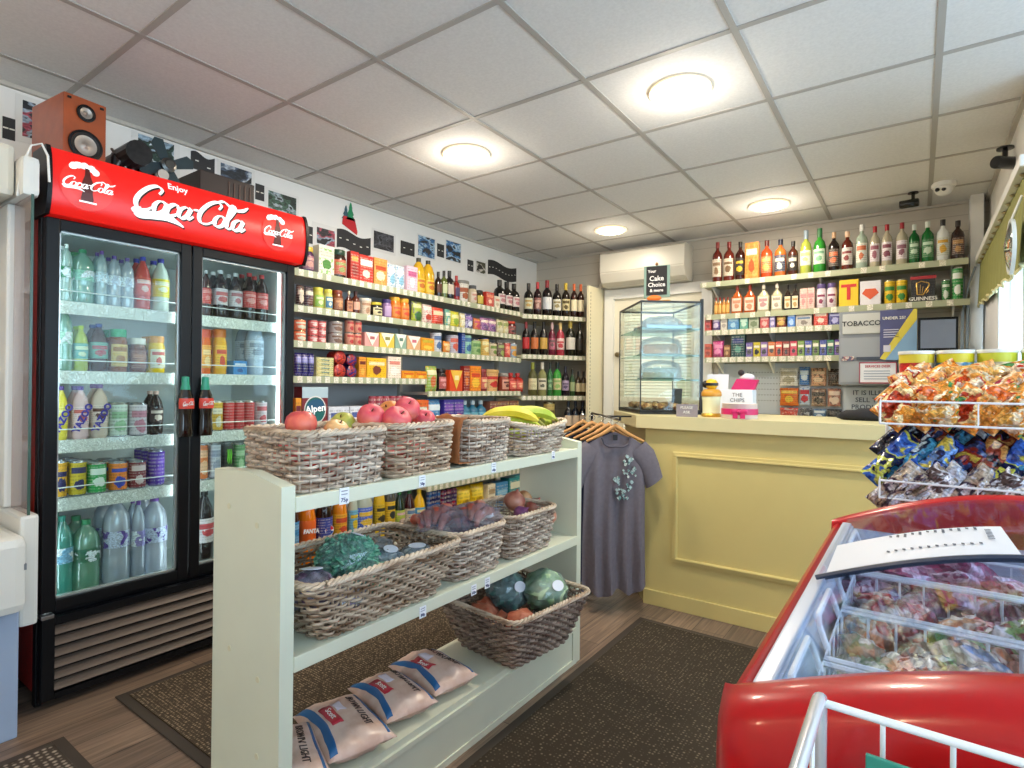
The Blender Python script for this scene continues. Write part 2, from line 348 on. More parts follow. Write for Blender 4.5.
# ------------------------------------------------------------------ ceiling lights
M_lamp = pm('#fff2d8', .3, es=9, ecol='#fff0cf'); M_ring = pm('#e8e4da', .3)
L0 = None
for k, (x, y, lab) in enumerate([(-2.04, 2.40, 'round recessed glass ceiling light above the gap between shelving unit and wall shelves'), (-.84, 2.40, 'largest round glass ceiling light, above the open floor in front of the counter'),
        (-2.04, 4.22, 'round glass ceiling light just in front of the air conditioner'), (-.85, 4.25, 'round glass ceiling light over the spirit bottles behind the counter')]):
    if not L0:
        L0 = thing('ceiling_light', lab, 'ceiling light', (x, y, ZC), 0, 'round lights in the ceiling tiles')
        MB().lathe([(.112, 0), (.130, -.004), (.130, -.012), (.112, -.014), (.1, -.006)], 32).build('rim', pm('#f2e4c4', .25, es=.55, ecol='#ffe6b8'), L0, True)
        MB().lathe([(.001, -.022), (.100, -.020), (.102, -.014), (.001, -.013)], 32).build('glass_disc', M_lamp, L0, True)
        MB().lathe([(.001, -.03), (.022, -.027), (.03, -.0225), (.001, -.0225)], 16).build('bulb_cover', pm('#fff4dc', .2, es=3), L0, True)
        m = MB()
        for a in range(3): m.lathe([(.001, -.027), (.005, -.026), (.005, -.0205)], 8, cx=.075*math.cos(a*2.1+.4), cy=.075*math.sin(a*2.1+.4))
        m.build('fixing_studs', pm('#b8b0a0', .3, 1), L0)
        t = L0
    else: t = dup(L0, (x, y, ZC), label=lab)
    la = bpy.data.lights.new('lamp', 'POINT'); la.shadow_soft_size = .07; la.energy = 4.2 if y < 3 else (1.6 if x < -1.5 else 3); la.color = (1, .89, .73)
    lo = bpy.data.objects.new('lamp', la); COL.objects.link(lo); lo.location = (x, y, ZC-.13)
    la = bpy.data.lights.new('lamp', 'AREA'); la.shape = 'DISK'; la.size = .2; la.energy = 14 if y < 3 else (4.5 if x < -1.5 else 7.5); la.color = (1, .89, .73); la.spread = PI
    lo = bpy.data.objects.new('lamp', la); COL.objects.link(lo); lo.location = (x, y, ZC-.04)
# added unseen fixtures behind the viewpoint, tinted to warm faces turned towards it
for x, y in ((-2.04, -.6), (-.84, -.6)):
    dup(L0, (x, y, ZC), label='added ceiling light, unseen behind the viewpoint, warming faces turned towards it', group='added unseen lights behind the viewpoint')
    la = bpy.data.lights.new('lamp', 'POINT'); la.shadow_soft_size = .07; la.energy = 11; la.color = (1, .75, .5)
    lo = bpy.data.objects.new('lamp', la); COL.objects.link(lo); lo.location = (x, y, ZC-.11)

# ------------------------------------------------------------------ daylight
w = bpy.data.worlds.new('World'); S.world = w; w.use_nodes = True; nt = w.node_tree
bg = nt.nodes['Background']; bg.inputs[0].default_value = (.60, .82, 1, 1); bg.inputs[1].default_value = 4.9
def portal(loc, rot, sx, sy):
    la = bpy.data.lights.new('window_light', 'AREA'); la.shape = 'RECTANGLE'; la.size = sx; la.size_y = sy; la.cycles.is_portal = True
    o = bpy.data.objects.new('window_light', la); COL.objects.link(o); o.location = loc; o.rotation_euler = rot
portal((XR2+.12, (YF+.15+YJ-.25)/2, 1.42), (0, PI/2, 0), 1.75, 4.1)
portal((XR+.12, (WY0+WY1)/2, (WZ0+WZ1)/2), (0, PI/2, 0), WZ1-WZ0, WY1-WY0)
S.view_settings.view_transform = 'Standard'; S.view_settings.look = 'None'; S.view_settings.gamma = 1; S.view_settings.use_curve_mapping = False; S.view_settings.exposure = .35

# ------------------------------------------------------------------ floor mats
def mat_tex(c1, c2, sc):
    def fn(nt, b):
        tc = nt.nodes.new('ShaderNodeTexCoord'); v = nt.nodes.new('ShaderNodeTexVoronoi'); v.inputs['Scale'].default_value = sc; v.inputs['Randomness'].default_value = .25
        r = nt.nodes.new('ShaderNodeValToRGB'); r.color_ramp.elements[0].position = .28; r.color_ramp.elements[0].color = c4(c1); r.color_ramp.elements[1].position = .5; r.color_ramp.elements[1].color = c4(c2)
        nt.links.new(tc.outputs['Object'], v.inputs['Vector']); nt.links.new(v.outputs['Distance'], r.inputs[0]); nt.links.new(r.outputs[0], b.inputs['Base Color']); b.inputs['Roughness'].default_value = .95; b.inputs['Specular IOR Level'].default_value = .1
    return node_mat('mat_pile', fn)
def floor_mat(x0, x1, y0, y1, m, lab, z=0.0, e=.035):
    t = thing('floor_mat', lab, 'mat', ((x0+x1)/2, (y0+y1)/2, 0))
    a, b_ = (x1-x0)/2, (y1-y0)/2
    MB().box(-a+e, a-e, -b_+e, b_-e, .001, .009+z).build('pile', m, t)
    MB().box(-a, a, -b_, -b_+e, 0, .006+z, .002).box(-a, a, b_-e, b_, 0, .006+z, .002).box(-a, -a+e, -b_+e, b_-e, 0, .006+z, .002).box(a-e, a, -b_+e, b_-e, 0, .006+z, .002).build('rubber_edge', pm('#3a3129', .7), t)
floor_mat(-1.165, -.22, -.9, 2.80, mat_tex('#8b7d6b', '#3f382f', 75), 'long dark brown ribbed floor mat between shelving unit and counter')
floor_mat(-2.47, -1.53, .89, 3.3, mat_tex('#93826d', '#453c32', 85), 'brown speckled floor mat in front of the drinks fridge')
floor_mat(-2.33, -1.75, -.6, .69, mat_tex('#a3978a', '#453d36', 52), 'small brown mat with pale dotted weave near the white chiller')
# ------------------------------------------------------------------ script lettering for the drinks fridge
def catmull(P, n=7):
    P = [P[0]]+list(P)+[P[-1]]; out = []
    for i in range(1, len(P)-2):
        p0, p1, p2, p3 = [Vector(q) for q in P[i-1:i+3]]
        for k in range(n):
            t = k/n; out.append(.5*((2*p1)+(-p0+p2)*t+(2*p0-5*p1+4*p2-p3)*t*t+(-p0+3*p1-3*p2+p3)*t**3))
    out.append(Vector(P[-2])); return out
_o = [(.62, 1.0), (.28, .92), (.06, .5), (.16, .08), (.45, 0), (.78, .25), (.85, .7), (.62, 1.0), (.95, .86)]
GL = {
 'C': ([(1.55, 1.55), (1.72, 1.95), (1.35, 2.2), (.75, 1.85), (.25, 1.15), (.1, .5), (.35, .02), (.85, .02), (1.35, .4)], 1.3),
 'o': (_o, .92),
 'c': ([(.78, .72), (.72, .98), (.4, .95), (.1, .6), (.1, .2), (.38, 0), (.72, .15), (.95, .45)], .86),
 'a': ([(.80, .85), (.5, 1.0), (.12, .7), (.08, .2), (.35, 0), (.68, .3), (.88, .98), (.74, .35), (.86, .02), (1.15, .35)], 1.05),
 'l': ([(-.02, .35), (.35, 1.1), (.62, 1.9), (.5, 2.25), (.28, 1.9), (.14, .9), (.18, .15), (.42, .02), (.65, .3)], .6),
}
def coke_script(bend, u0, u1, zb, zh, dz=0, simple=False):
    """strokes of the script as (points, widths) in the sign plane: along = y, up = z; bend(z) gives x"""
    strokes = []; x = 0
    def put(pts, dx, w=1): strokes.append(([(p[0]+dx+p[1]*.16, p[1]) for p in pts], w))
    for ch in 'Coca': put(GL[ch][0], x, 1.0); x += GL[ch][1]
    put([(x+.02, .95), (x+.42, 1.0)], 0, .8); x += .42
    x2 = x
    for ch in 'Cola': put(GL[ch][0], x, 1.0); x += GL[ch][1]
    put([(.55, .08), (.15, -.22), (.5, -.42), (1.3, -.3), (2.3, -.22), (3.1, -.42), (3.75, -.72)], 0, 1.5)
    put([(x2+1.25, 2.1), (x2+1.9, 2.42), (x2+2.7, 1.9), (x2+3.5, 2.0), (x2+4.0, 2.45)], 0, 1.1)
    W = x+.2; sc = (u1-u0)/W; zs = zh/2.2
    mb = MB()
    for pts, w in strokes:
        P = catmull([(p[0]*sc+u0, p[1]*zs+zb) for p in pts], 6); vs = []; n = len(P)
        for i, p in enumerate(P):
            t = (P[min(i+1, n-1)]-P[max(i-1, 0)]); t.normalize(); nrm = Vector((-t.y, t.x))
            an = abs(t.y*.93+t.x*.35*(1 if w < 1.4 else 3)); taper = min(1, .25+3.2*min(i, n-1-i)/n)
            hw = sc*w*(.05+.125*an)*(taper if w > 1 else max(taper, .55))
            for sgn in (1, -1): vs.append((bend(p.y+sgn*nrm.y*hw)+dz, p.x+sgn*nrm.x*hw, p.y+sgn*nrm.y*hw))
        m = len(vs); back = [(a-.002, b, c) for a, b, c in vs]
        fs = []
        for i in range(n-1):
            a = 2*i; fs.append((a, a+1, a+3, a+2)); fs.append((m+a, m+a+2, m+a+3, m+a+1)); fs.append((a, a+2, m+a+2, m+a)); fs.append((a+1, m+a+1, m+a+3, a+3))
        mb.add(vs+back, fs)
    return mb

# ------------------------------------------------------------------ drinks fridge
FXF = -2.577; FY0, FY1 = .688, 1.715
fr = thing('drinks_fridge', 'tall black and red double-door drinks fridge with a red lit header sign', 'fridge')
M_blk = pm('#0c0d10', .4, spec=.25); M_blk2 = pm('#0c0d10', .25, coat=.3)
M_fred = pm('#a8281f', .45, noise_amt=.15, noise_scale=60)
M_liner = pm('#c9d2d0', .45)
def _side(nt, b): pass
MB().box(-3.17, -2.66, FY0, FY0+.03, .05, 1.81).build('side_panel', M_fred, fr); MB().box(-3.17, -2.66, FY1-.03, FY1, .05, 1.81).build('side_panel', M_fred, fr)
MB().box(-3.17, -3.14, FY0+.03, FY1-.03, .05, 1.81).box(-3.17, -2.66, FY0+.03, FY1-.03, 1.79, 1.81).build('cabinet_back', M_blk, fr)
MB().box(-3.14, -3.13, FY0+.03, FY1-.03, .345, 1.79).box(-3.13, -2.665, FY0+.03, FY0+.036, .345, 1.79).box(-3.13, -2.665, FY1-.036, FY1-.03, .345, 1.79).box(-3.13, -2.665, FY0+.036, FY1-.036, .335, .345).box(-3.13, -2.665, FY0+.036, FY1-.036, 1.782, 1.79).build('inner_liner', M_liner, fr)
MB().box(-2.66, -2.625, FY0, FY0+.022, .0, 1.81, .004).box(-2.66, -2.625, FY1-.022, FY1, 0, 1.81, .004).box(-2.66, -2.625, FY0+.022, FY1-.022, .33, .352).box(-2.66, -2.625, FY0+.022, FY1-.022, 1.79, 1.81).box(-2.66, -2.625, 1.2, 1.222, .352, 1.79).build('front_frame', M_blk, fr)
# louvred grille under the doors
gr = MB().box(-2.66, -2.60, FY0+.005, FY1-.005, .02, .33)
gr.build('plinth', M_blk2, fr)
gp = MB().box(-2.6, -2.575, FY0+.005, FY0+.045, .03, .33, .004).box(-2.6, -2.575, FY1-.045, FY1-.005, .03, .33, .004).box(-2.6, -2.575, FY0+.045, FY1-.045, .03, .052).box(-2.6, -2.575, FY0+.045, FY1-.045, .305, .33)
gp.build('grille_frame', M_blk, fr)
sl = MB()
for i in range(6):
    z = .062+i*.041
    sl.add([(-2.575, FY0+.045, z), (-2.575, FY1-.045, z), (-2.598, FY1-.045, z+.026), (-2.598, FY0+.045, z+.026), (-2.599, FY0+.045, z), (-2.599, FY1-.045, z)], [(0, 1, 2, 3), (0, 4, 5, 1), (4, 3, 2, 5), (0, 3, 4), (1, 5, 2)])
sl.build('grille_slats', pm('#5c4c42', .5), fr)
hg = MB().box(-2.62, -2.568, FY0+.002, FY0+.04, .332, .346, .002)
hg.build('hinge', pm('#b9b9b9', .3, 1), fr)
MB().box(-2.63, -2.58, FY1-.04, FY1-.002, .332, .346, .002).build('hinge', pm('#b9b9b9', .3, 1), fr)
def door(y0, y1, handle_y):
    z0, z1, fw = .352, 1.80, .042; X0, X1 = -2.622, FXF
    d = MB().box(X0, X1, y0, y0+fw, z0, z1, .004).box(X0, X1, y1-fw, y1, z0, z1, .004).box(X0, X1, y0+fw, y1-fw, z0, z0+fw, .004).box(X0, X1, y0+fw, y1-fw, z1-fw, z1, .004).build('door', M_blk, fr)
    MB().box(X0+.01, X0+.03, y0+fw, y0+fw+.007, z0+fw, z1-fw).box(X0+.01, X0+.03, y1-fw-.007, y1-fw, z0+fw, z1-fw).box(X0+.01, X0+.03, y0+fw, y1-fw, z1-fw-.007, z1-fw).box(X0+.01, X0+.03, y0+fw, y1-fw, z0+fw, z0+fw+.007).build('inner_edge', pm('#c3cac8', .25, .6), d)
    MB().box(X0+.018, X0+.022, y0+fw, y1-fw, z0+fw, z1-fw).build('door_glass', glass_mat('#f6fcfa', .004, .03, 'fridge', (.012, .16)), d)
    # bottle-shaped handle
    h = .262; P = [(.001, 0), (.030, .002), (.033, .02), (.031, .05), (.028, .085), (.032, .12), (.034, .145), (.029, .18), (.0145, .215), (.0125, .245), (.014, .25), (.001, .253)]
    MB().lathe(P, 20, sx=.75).build('door_handle', pm('#120a08', .12, coat=.6), d, True, (FXF+.021, handle_y, .966))
    MB().lathe([(.019, .192), (.0205, .192), (.0175, .215), (.0157, .222), (.0145, .255), (.001, .258)], 20, sx=.75).build('bottle_neck', pm('#1f8f72', .3), d, True, (FXF+.021, handle_y, .969))
    MB().lathe([(.0352, .122), (.0362, .145), (.0340, .166)], 16, a0=-1.1, a1=1.1, sx=.8).build('bottle_label', pm('#d0402f', .4), d, True, (FXF+.021, handle_y, .966))
    coke_script(lambda z: FXF+.0507, handle_y-.022, handle_y+.022, .966+.137, .015).build('label_script', M_white, d)
    return d
door(FY0+.003, 1.199, 1.170); door(1.205, FY1-.012, 1.254)
# shelves inside with ticket ledges
M_ledge = node_mat('ticket_ledge', lambda nt, b: None)
M_ledge = print_mat(('#e4e8e0', '#cfd6cd', '#f5f7f2'), 60, .35)
FZ = [1.507, 1.237, .968, .743]
for z in FZ:
    for (a, b_) in ((FY0+.04, 1.2), (1.222, FY1-.04)):
        s = MB()
        for k in range(9): yy = a+(b_-a)*k/8; s.tube([(-3.1, yy, z-.004), (-2.69, yy, z-.004)], .003, 5)
        s.tube([(-2.69, a, z-.004), (-2.69, b_, z-.004)], .004, 6).tube([(-3.1, a, z-.004), (-3.1, b_, z-.004)], .004, 6)
        sh = s.build('wire_shelf', M_white, fr)
        MB().box(-2.688, -2.682, a, b_, z-.046, z+.004).build('ticket_ledge', M_ledge, sh)
        MB().tube([(-2.686, a, z+.045), (-2.686, b_, z+.045)], .0022, 5).build('guard_rail', pm('#eef2f0', .25), sh)
# lit tubes
for yy in (FY0+.043, 1.188, 1.234, FY1-.045):
    MB().box(-2.668, -2.66, yy-.006, yy+.006, .36, 1.77).build('light_strip', pm('#eefaff', .3, es=6, ecol='#e6f6ff'), fr)
# header sign, bulging forward
def sgx(z):
    t = (z-1.925)/.125; return -2.565+.05*math.sqrt(max(0, 1-t*t*.93))
sg = MB(); Y0, Y1 = .690, 1.722; prof = [(-2.66, 1.805)]+[(sgx(1.805+.238*i/14), 1.805+.238*i/14) for i in range(15)]+[(-2.66, 2.043)]
n = len(prof); sg.add([(x, Y0, z) for x, z in prof]+[(x, Y1, z) for x, z in prof], [tuple(range(n)), tuple(range(n, 2*n))[::-1]]+[(i, n+i, n+(i+1) % n, (i+1) % n) for i in range(n)])
M_sign = pm('#e01a14', .3, es=.22, ecol='#ff2018')
sgo = sg.build('header_sign', M_sign, fr, 30)
for ya, yb in ((Y0-.014, Y0), (Y1, Y1+.014)):
    e = MB(); pr_ = [(-2.68, 1.80)]+[(sgx(1.805+.238*i/14)+.006, 1.80+.248*i/14) for i in range(15)]+[(-2.68, 2.048)]
    n = len(pr_); e.add([(x, ya, z) for x, z in pr_]+[(x, yb, z) for x, z in pr_], [tuple(range(n)), tuple(range(n, 2*n))[::-1]]+[(i, n+i, n+(i+1) % n, (i+1) % n) for i in range(n)])
    e.build('sign_end_cap', M_blk, sgo)
M_sw = pm('#ffffff', .4, es=.25)
coke_script(lambda z: sgx(z)+.0035, .945, 1.405, 1.888, .108).build('sign_script', M_sw, sgo)
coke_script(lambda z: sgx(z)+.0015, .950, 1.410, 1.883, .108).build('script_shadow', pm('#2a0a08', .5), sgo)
tm = text_mesh('Enjoy', .036, M_sw, 'word_enjoy', bold=.0006)
for v in tm.vertices: zz = 2.010+v.co.y; yy = 1.115+v.co.x; v.co = (sgx(zz)+.003+v.co.z, yy, zz)
o = bpy.data.objects.new('word_enjoy', tm); COL.objects.link(o); o.parent = sgo
for yc, hw in ((.795, .085), (1.565, .08)):
    # red disc with a bottle and the script across it
    R_ = hw; dm = MB(); ring = [(yc+R_*math.cos(a), 1.925+R_*1.05*math.sin(a)) for a in [2*PI*k/40 for k in range(40)]]
    dv = [(sgx(1.925)+.004, yc, 1.925)]
    for rr in (.33, .66, 1.0):
        for y_, z_ in ring: yy = yc+(y_-yc)*rr; zz = 1.925+(z_-1.925)*rr; dv.append((sgx(zz)+.0035, yy, zz))
    fs = [(0, 1+k, 1+(k+1) % 40) for k in range(40)]
    for j in range(2):
        for k in range(40): a = 1+j*40+k; b_ = 1+j*40+(k+1) % 40; fs.append((a, a+40, b_+40, b_))
    dm.add(dv, fs); do = dm.build('sign_roundel', pm('#f0352a', .3, es=.12), sgo)
    bt = [(.016, 1.862), (.02, 1.875), (.016, 1.9), (.019, 1.93), (.009, 1.962), (.007, 1.985), (.009, 1.99)]
    bm_ = MB(); L_ = [(sgx(z)+.0055, yc+r, z) for r, z in bt]; R2 = [(sgx(z)+.0055, yc-r, z) for r, z in bt]
    bm_.add(L_+R2, [(i, i+1, len(bt)+i+1, len(bt)+i) for i in range(len(bt)-1)])
    bm_.build('roundel_bottle', pm('#5a1a12', .4), do)
    hb = MB()
    for k in range(14):
        a = 2.6-k*.19; yy = yc-.012+.04*math.cos(a)*1.0; zz = 1.975+.022*math.sin(a)
        hb.sphere((sgx(zz)+.005, yy, zz), .011+.003*math.sin(k*2.3), 8, 5, (.15, 1, 1))
    hb.build('roundel_foam', M_sw, do)
    coke_script(lambda z: sgx(z)+.009, yc-.078*hw/.085, yc+.082*hw/.085, 1.912, .036).build('roundel_script', M_sw, do)
    MB().box(sgx(1.87)+.005, sgx(1.87)+.007, yc-.025, yc+.03, 1.862, 1.868).build('roundel_underline', M_sw, do)
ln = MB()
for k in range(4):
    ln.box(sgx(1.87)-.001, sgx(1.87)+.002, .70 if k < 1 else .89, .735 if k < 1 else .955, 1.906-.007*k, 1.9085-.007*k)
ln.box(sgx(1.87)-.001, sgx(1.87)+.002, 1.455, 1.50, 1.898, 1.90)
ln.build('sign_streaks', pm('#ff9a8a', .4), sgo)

# ------------------------------------------------------------------ things on the fridge
sp = thing('loudspeaker', 'orange-brown wooden bookshelf loudspeaker on top of the drinks fridge', 'speaker', (-2.705, .815, 1.812), math.radians(6))
MB().box(-.19, .075, -.072, .072, 0, .482-.0, .004).build('cabinet', pm('#98451a', .4, noise_amt=.18, noise_scale=14, coat=.3), sp)
def cone(z, r, nm):
    mt = Matrix.Translation((.075, 0, z)) @ Matrix.Rotation(PI/2, 4, 'Y')
    p = MB().lathe([(r*.86, .0), (r, .002), (r, .008), (r*.86, .009)], 28, mat=mt, caps=False).build(nm, M_blk, sp, True)
    MB().lathe([(r*.84, .008), (r*.7, .004), (r*.66, .006)], 28, mat=mt, caps=False).build('surround', pm('#0f0f10', .6), p, True)
    MB().lathe([(r*.66, .006), (r*.3, .001), (r*.22, .004), (.001, .009)], 28, mat=mt, caps=False).build('cone', pm('#a39a90', .35, .5), p, True)
cone(.30, .058, 'woofer'); cone(.425, .032, 'tweeter')
m = MB()
for dy in (-.055, .055): m.box(.074, .079, dy-.006, dy+.006, .462, .47)
m.build('badge', M_blk2, sp)
en = thing('fan_motor', 'black metal machine with a four-bladed fan, beside the loudspeaker', 'fan motor', (-2.74, 1.06, 2.02))
MB().box(-.2, .1, -.14, .22, -.205, -.002, .003).build('stand', M_blk2, en)
MB().box(-.14, .04, -.12, .05, 0, .13, .02).lathe([(.05, 0), (.05, .16)], 16, mat=Matrix.Translation((-.02, -.06, .12)) @ Matrix.Rotation(PI/2, 4, 'Y')).box(-.1, .06, .02, .15, .0, .07, .01).build('engine_block', pm('#2b2a2a', .35, .6, noise_amt=.3, noise_scale=40), en)
m = MB()
for k in range(7): m.tube([(.05, -.13+k*.03, .02), (.055, -.1+k*.028, .09), (.0, -.11+k*.03, .15)], .006, 6)
m.build('pipes', pm('#8c8984', .3, .8), en)
m = MB()
for k in range(4):
    a = k*PI/2+.45; ca, sa = math.cos(a), math.sin(a)
    pts = [(.02, -.018), (.105, -.03), (.12, .0), (.1, .026), (.02, .016)]
    vs = [(.085+.012*t, .07+ca*r-sa*t, .12+sa*r+ca*t) for r, t in pts]; vs += [(x-.004, y, z) for x, y, z in vs]
    m.add(vs, [(0, 1, 2, 3, 4), (9, 8, 7, 6, 5)]+[(i, 5+i, 5+(i+1) % 5, (i+1) % 5) for i in range(5)])
m.build('fan_blades', pm('#2f3f45', .3, .4), en)
MB().lathe([(.03, 0), (.03, .03), (.018, .035), (.018, .04), (.001, .04)], 16, mat=Matrix.Translation((.07, .07, .12)) @ Matrix.Rotation(PI/2, 4, 'Y')).build('hub', pm('#5a5a58', .3, .9), en, True)
MB().lathe([(.014, 0), (.022, .0), (.022, .01), (.014, .01)], 16, mat=Matrix.Translation((.11, .04, .065)) @ Matrix.Rotation(PI/2, 4, 'Y')).build('pulley', pm('#c9c4bc', .3, .8), en, True)
bx = thing('storage_tray', 'flat dark brown box lying on top of the drinks fridge', 'box', (-2.78, 1.40, 1.812), 0)
MB().box(-.12, .12, -.13, .13, 0, .36, .004).build('tray_body', pm('#2a1d17', .5), bx)
m = MB()
for k in range(5): m.box(.12, .123, .0+k*.026, .006+k*.026, .02, .34)
m.build('slats', pm('#4b352a', .5), bx)

# ------------------------------------------------------------------ white open chiller left of it
ch = thing('open_chiller', 'white open-fronted chiller cabinet at the picture edge beside the drinks fridge', 'chiller')
M_wc = pm('#dfe0dc', .35)
MB().box(-3.1, -2.37, -.5, .60, .44, .69, .03).build('base_cabinet', M_wc, ch)
MB().box(-3.1, -2.455, -.5, .60, .0, .44, .006).build('kick_panel', pm('#9fb2cf', .4), ch)
MB().box(-3.1, -2.376, -.5, .598, .58, .60).build('rubber_strip', pm('#7d8288', .4), ch)
f = MB()
f.box(-3.12, -3.06, .602, .655, .742, 1.838, .01).box(-2.80, -2.665, .602, .655, .742, 1.838, .01).box(-3.1, -2.50, .602, .655, 1.84, 1.98, .02).box(-3.12, -2.47, .602, .655, .36, .74, .012)
f.build('end_panel', M_wc, ch)
MB().box(-2.66, -2.475, .622, .628, .742, 1.838).build('end_glass', glass_mat('#efe6e2', .12), ch)
MB().box(-3.1, -2.56, -.5, .60, 1.84, 2.02, .02).build('canopy', pm('#d9d3c3', .4), ch)
MB().tube([(-2.54, .6, 1.84), (-2.52, .61, 1.95), (-2.52, .63, 2.02), (-2.50, .655, 2.03), (-2.49, .67, 1.99), (-2.49, .675, 1.9)], .004, 6).build('cable', M_white, ch, True)
MB().box(-2.475, -2.471, .621, .629, .74, 1.84).build('glass_edge', pm('#3c5a50', .3), ch)
for k in range(3):
    MB().box(-3.1, -2.75, -.5, .598, .95+.3*k, .965+.3*k).box(-2.752, -2.745, -.5, .598, .93+.3*k, .97+.3*k).build('shelf', M_wc, ch)
# ------------------------------------------------------------------ packaged goods
CAPS = {}
def bottle_parts(kind, w, h, C):
    """list of (part name, mesh builder, material, smooth). local: base at z=0, front towards -y"""
    r = w/2; P = []
    a0, a1 = -PI/2-1.05, -PI/2+1.05
    g = lambda c, ro=.12: pm(c, ro, coat=.3)
    body, lab, cap = C[0], C[1], C[2] if len(C) > 2 else '#222222'
    l2 = C[3] if len(C) > 3 else None
    L = pack_mat((lab, lab, l2, l2), hash_(lab+l2+body), .5) if l2 else pm(lab, .5)
    if kind == 'wine':
        P.append(('bottle_body', MB().lathe([(r*.9, 0), (r, .006), (r, h*.60), (r*.8, h*.70), (r*.38, h*.77), (r*.36, h*.97), (r*.3, h*.975)], 14), g(body), True))
        P.append(('capsule', MB().lathe([(r*.40, h*.80), (r*.40, h), (.001, h)], 12), pm(cap, .35), True))
        P.append(('label', MB().lathe([(r*1.02, h*.2), (r*1.03, h*.21), (r*1.03, h*.52), (r*1.02, h*.53)], 10, a0, a1), L, True))
    elif kind == 'spirit':
        P.append(('bottle_body', MB().lathe([(r*.92, 0), (r, .006), (r, h*.62), (r*.9, h*.70), (r*.34, h*.80), (r*.3, h*.9)], 14), g(body), True))
        P.append(('cap', MB().lathe([(r*.4, h*.85), (r*.4, h*.995), (.001, h)], 12), pm(cap, .4), True))
        P.append(('label', MB().lathe([(r*1.02, h*.14), (r*1.04, h*.15), (r*1.04, h*.56), (r*1.02, h*.57)], 10, a0, a1), L, True))
    elif kind == 'flask':
        b = MB().box(-r, r, -r*.5, r*.5, 0, h*.62, r*.3).lathe([(r*.85, h*.6), (r*.6, h*.7), (r*.25, h*.78), (r*.25, h*.9)], 12, sy=.55)
        P.append(('bottle_body', b, g(body), True))
        P.append(('cap', MB().lathe([(r*.3, h*.84), (r*.3, h*.995), (.001, h)], 10), pm(cap, .4), True))
        P.append(('label', MB().box(-r*.8, r*.8, -r*.53, -r*.49, h*.1, h*.55), L, False))
    elif kind == 'pet':
        P.append(('bottle_body', MB().lathe([(r*.8, 0), (r*.95, .01), (r, h*.06), (r*.98, h*.3), (r, h*.62), (r*.8, h*.76), (r*.32, h*.90), (r*.3, h*.93)], 14), g(body, .15), True))
        P.append(('cap', MB().lathe([(r*.38, h*.92), (r*.38, h*.995), (.001, h)], 12), pm(cap, .4), True))
        P.append(('label', MB().lathe([(r*1.01, h*.28), (r*1.03, h*.29), (r*1.03, h*.60), (r*1.01, h*.61)], 14), L, True))
    elif kind == 'oil':
        P.append(('bottle_body', MB().lathe([(r*.9, 0), (r, .01), (r, h*.3), (r*.93, h*.34), (r, h*.4), (r, h*.62), (r*.7, h*.8), (r*.3, h*.9)], 14), g(body, .1), True))
        P.append(('cap', MB().lathe([(r*.38, h*.89), (r*.38, h*.995), (.001, h)], 12), pm(cap, .4), True))
        P.append(('label', MB().lathe([(r*1.01, h*.1), (r*1.03, h*.11), (r*1.03, h*.42), (r*1.01, h*.43)], 10, a0, a1), L, True))
    elif kind == 'jar':
        P.append(('jar_body', MB().lathe([(r*.9, 0), (r, h*.05), (r, h*.72), (r*.82, h*.82), (r*.8, h*.86)], 16), g(body), True))
        P.append(('lid', MB().lathe([(r*.88, h*.82), (r*.9, h*.83), (r*.9, h*.985), (r*.86, h), (.001, h)], 16), pm(cap, .35), True))
        P.append(('label', MB().lathe([(r*1.01, h*.14), (r*1.03, h*.15), (r*1.03, h*.64), (r*1.01, h*.65)], 10, a0, a1), L, True))
    elif kind in ('tin', 'can'):
        k = .94 if kind == 'tin' else .8
        P.append(('label', MB().lathe([(r*.98, h*.04), (r, h*.05), (r, h*.93), (r*.98, h*.94)], 16), L if l2 else pm(lab, .3, .2), True))
        P.append(('can_body', MB().lathe([(r*k, 0), (r*.97, h*.03), (r*.965, h*.05), (r*.965, h*.94), (r*(k+.02), h*.985), (r*k, h), (r*k*.92, h*.985), (.001, h*.98)], 16), pm(cap if len(C) > 2 else '#b9bcbc', .25, .8), True))
    elif kind == 'tub':
        P.append(('tub_body', MB().lathe([(r*.85, 0), (r*.97, h*.85), (r*.97, h*.86)], 16), L, True))
        P.append(('lid', MB().lathe([(r*1.0, h*.85), (r*1.03, h*.87), (r*1.02, h*.98), (r*.94, h), (.001, h*.99)], 16), pm(cap, .35), True))
    return P
def hash_(s): return sum(ord(c)*(i+3) for i, c in enumerate(str(s))) % 97
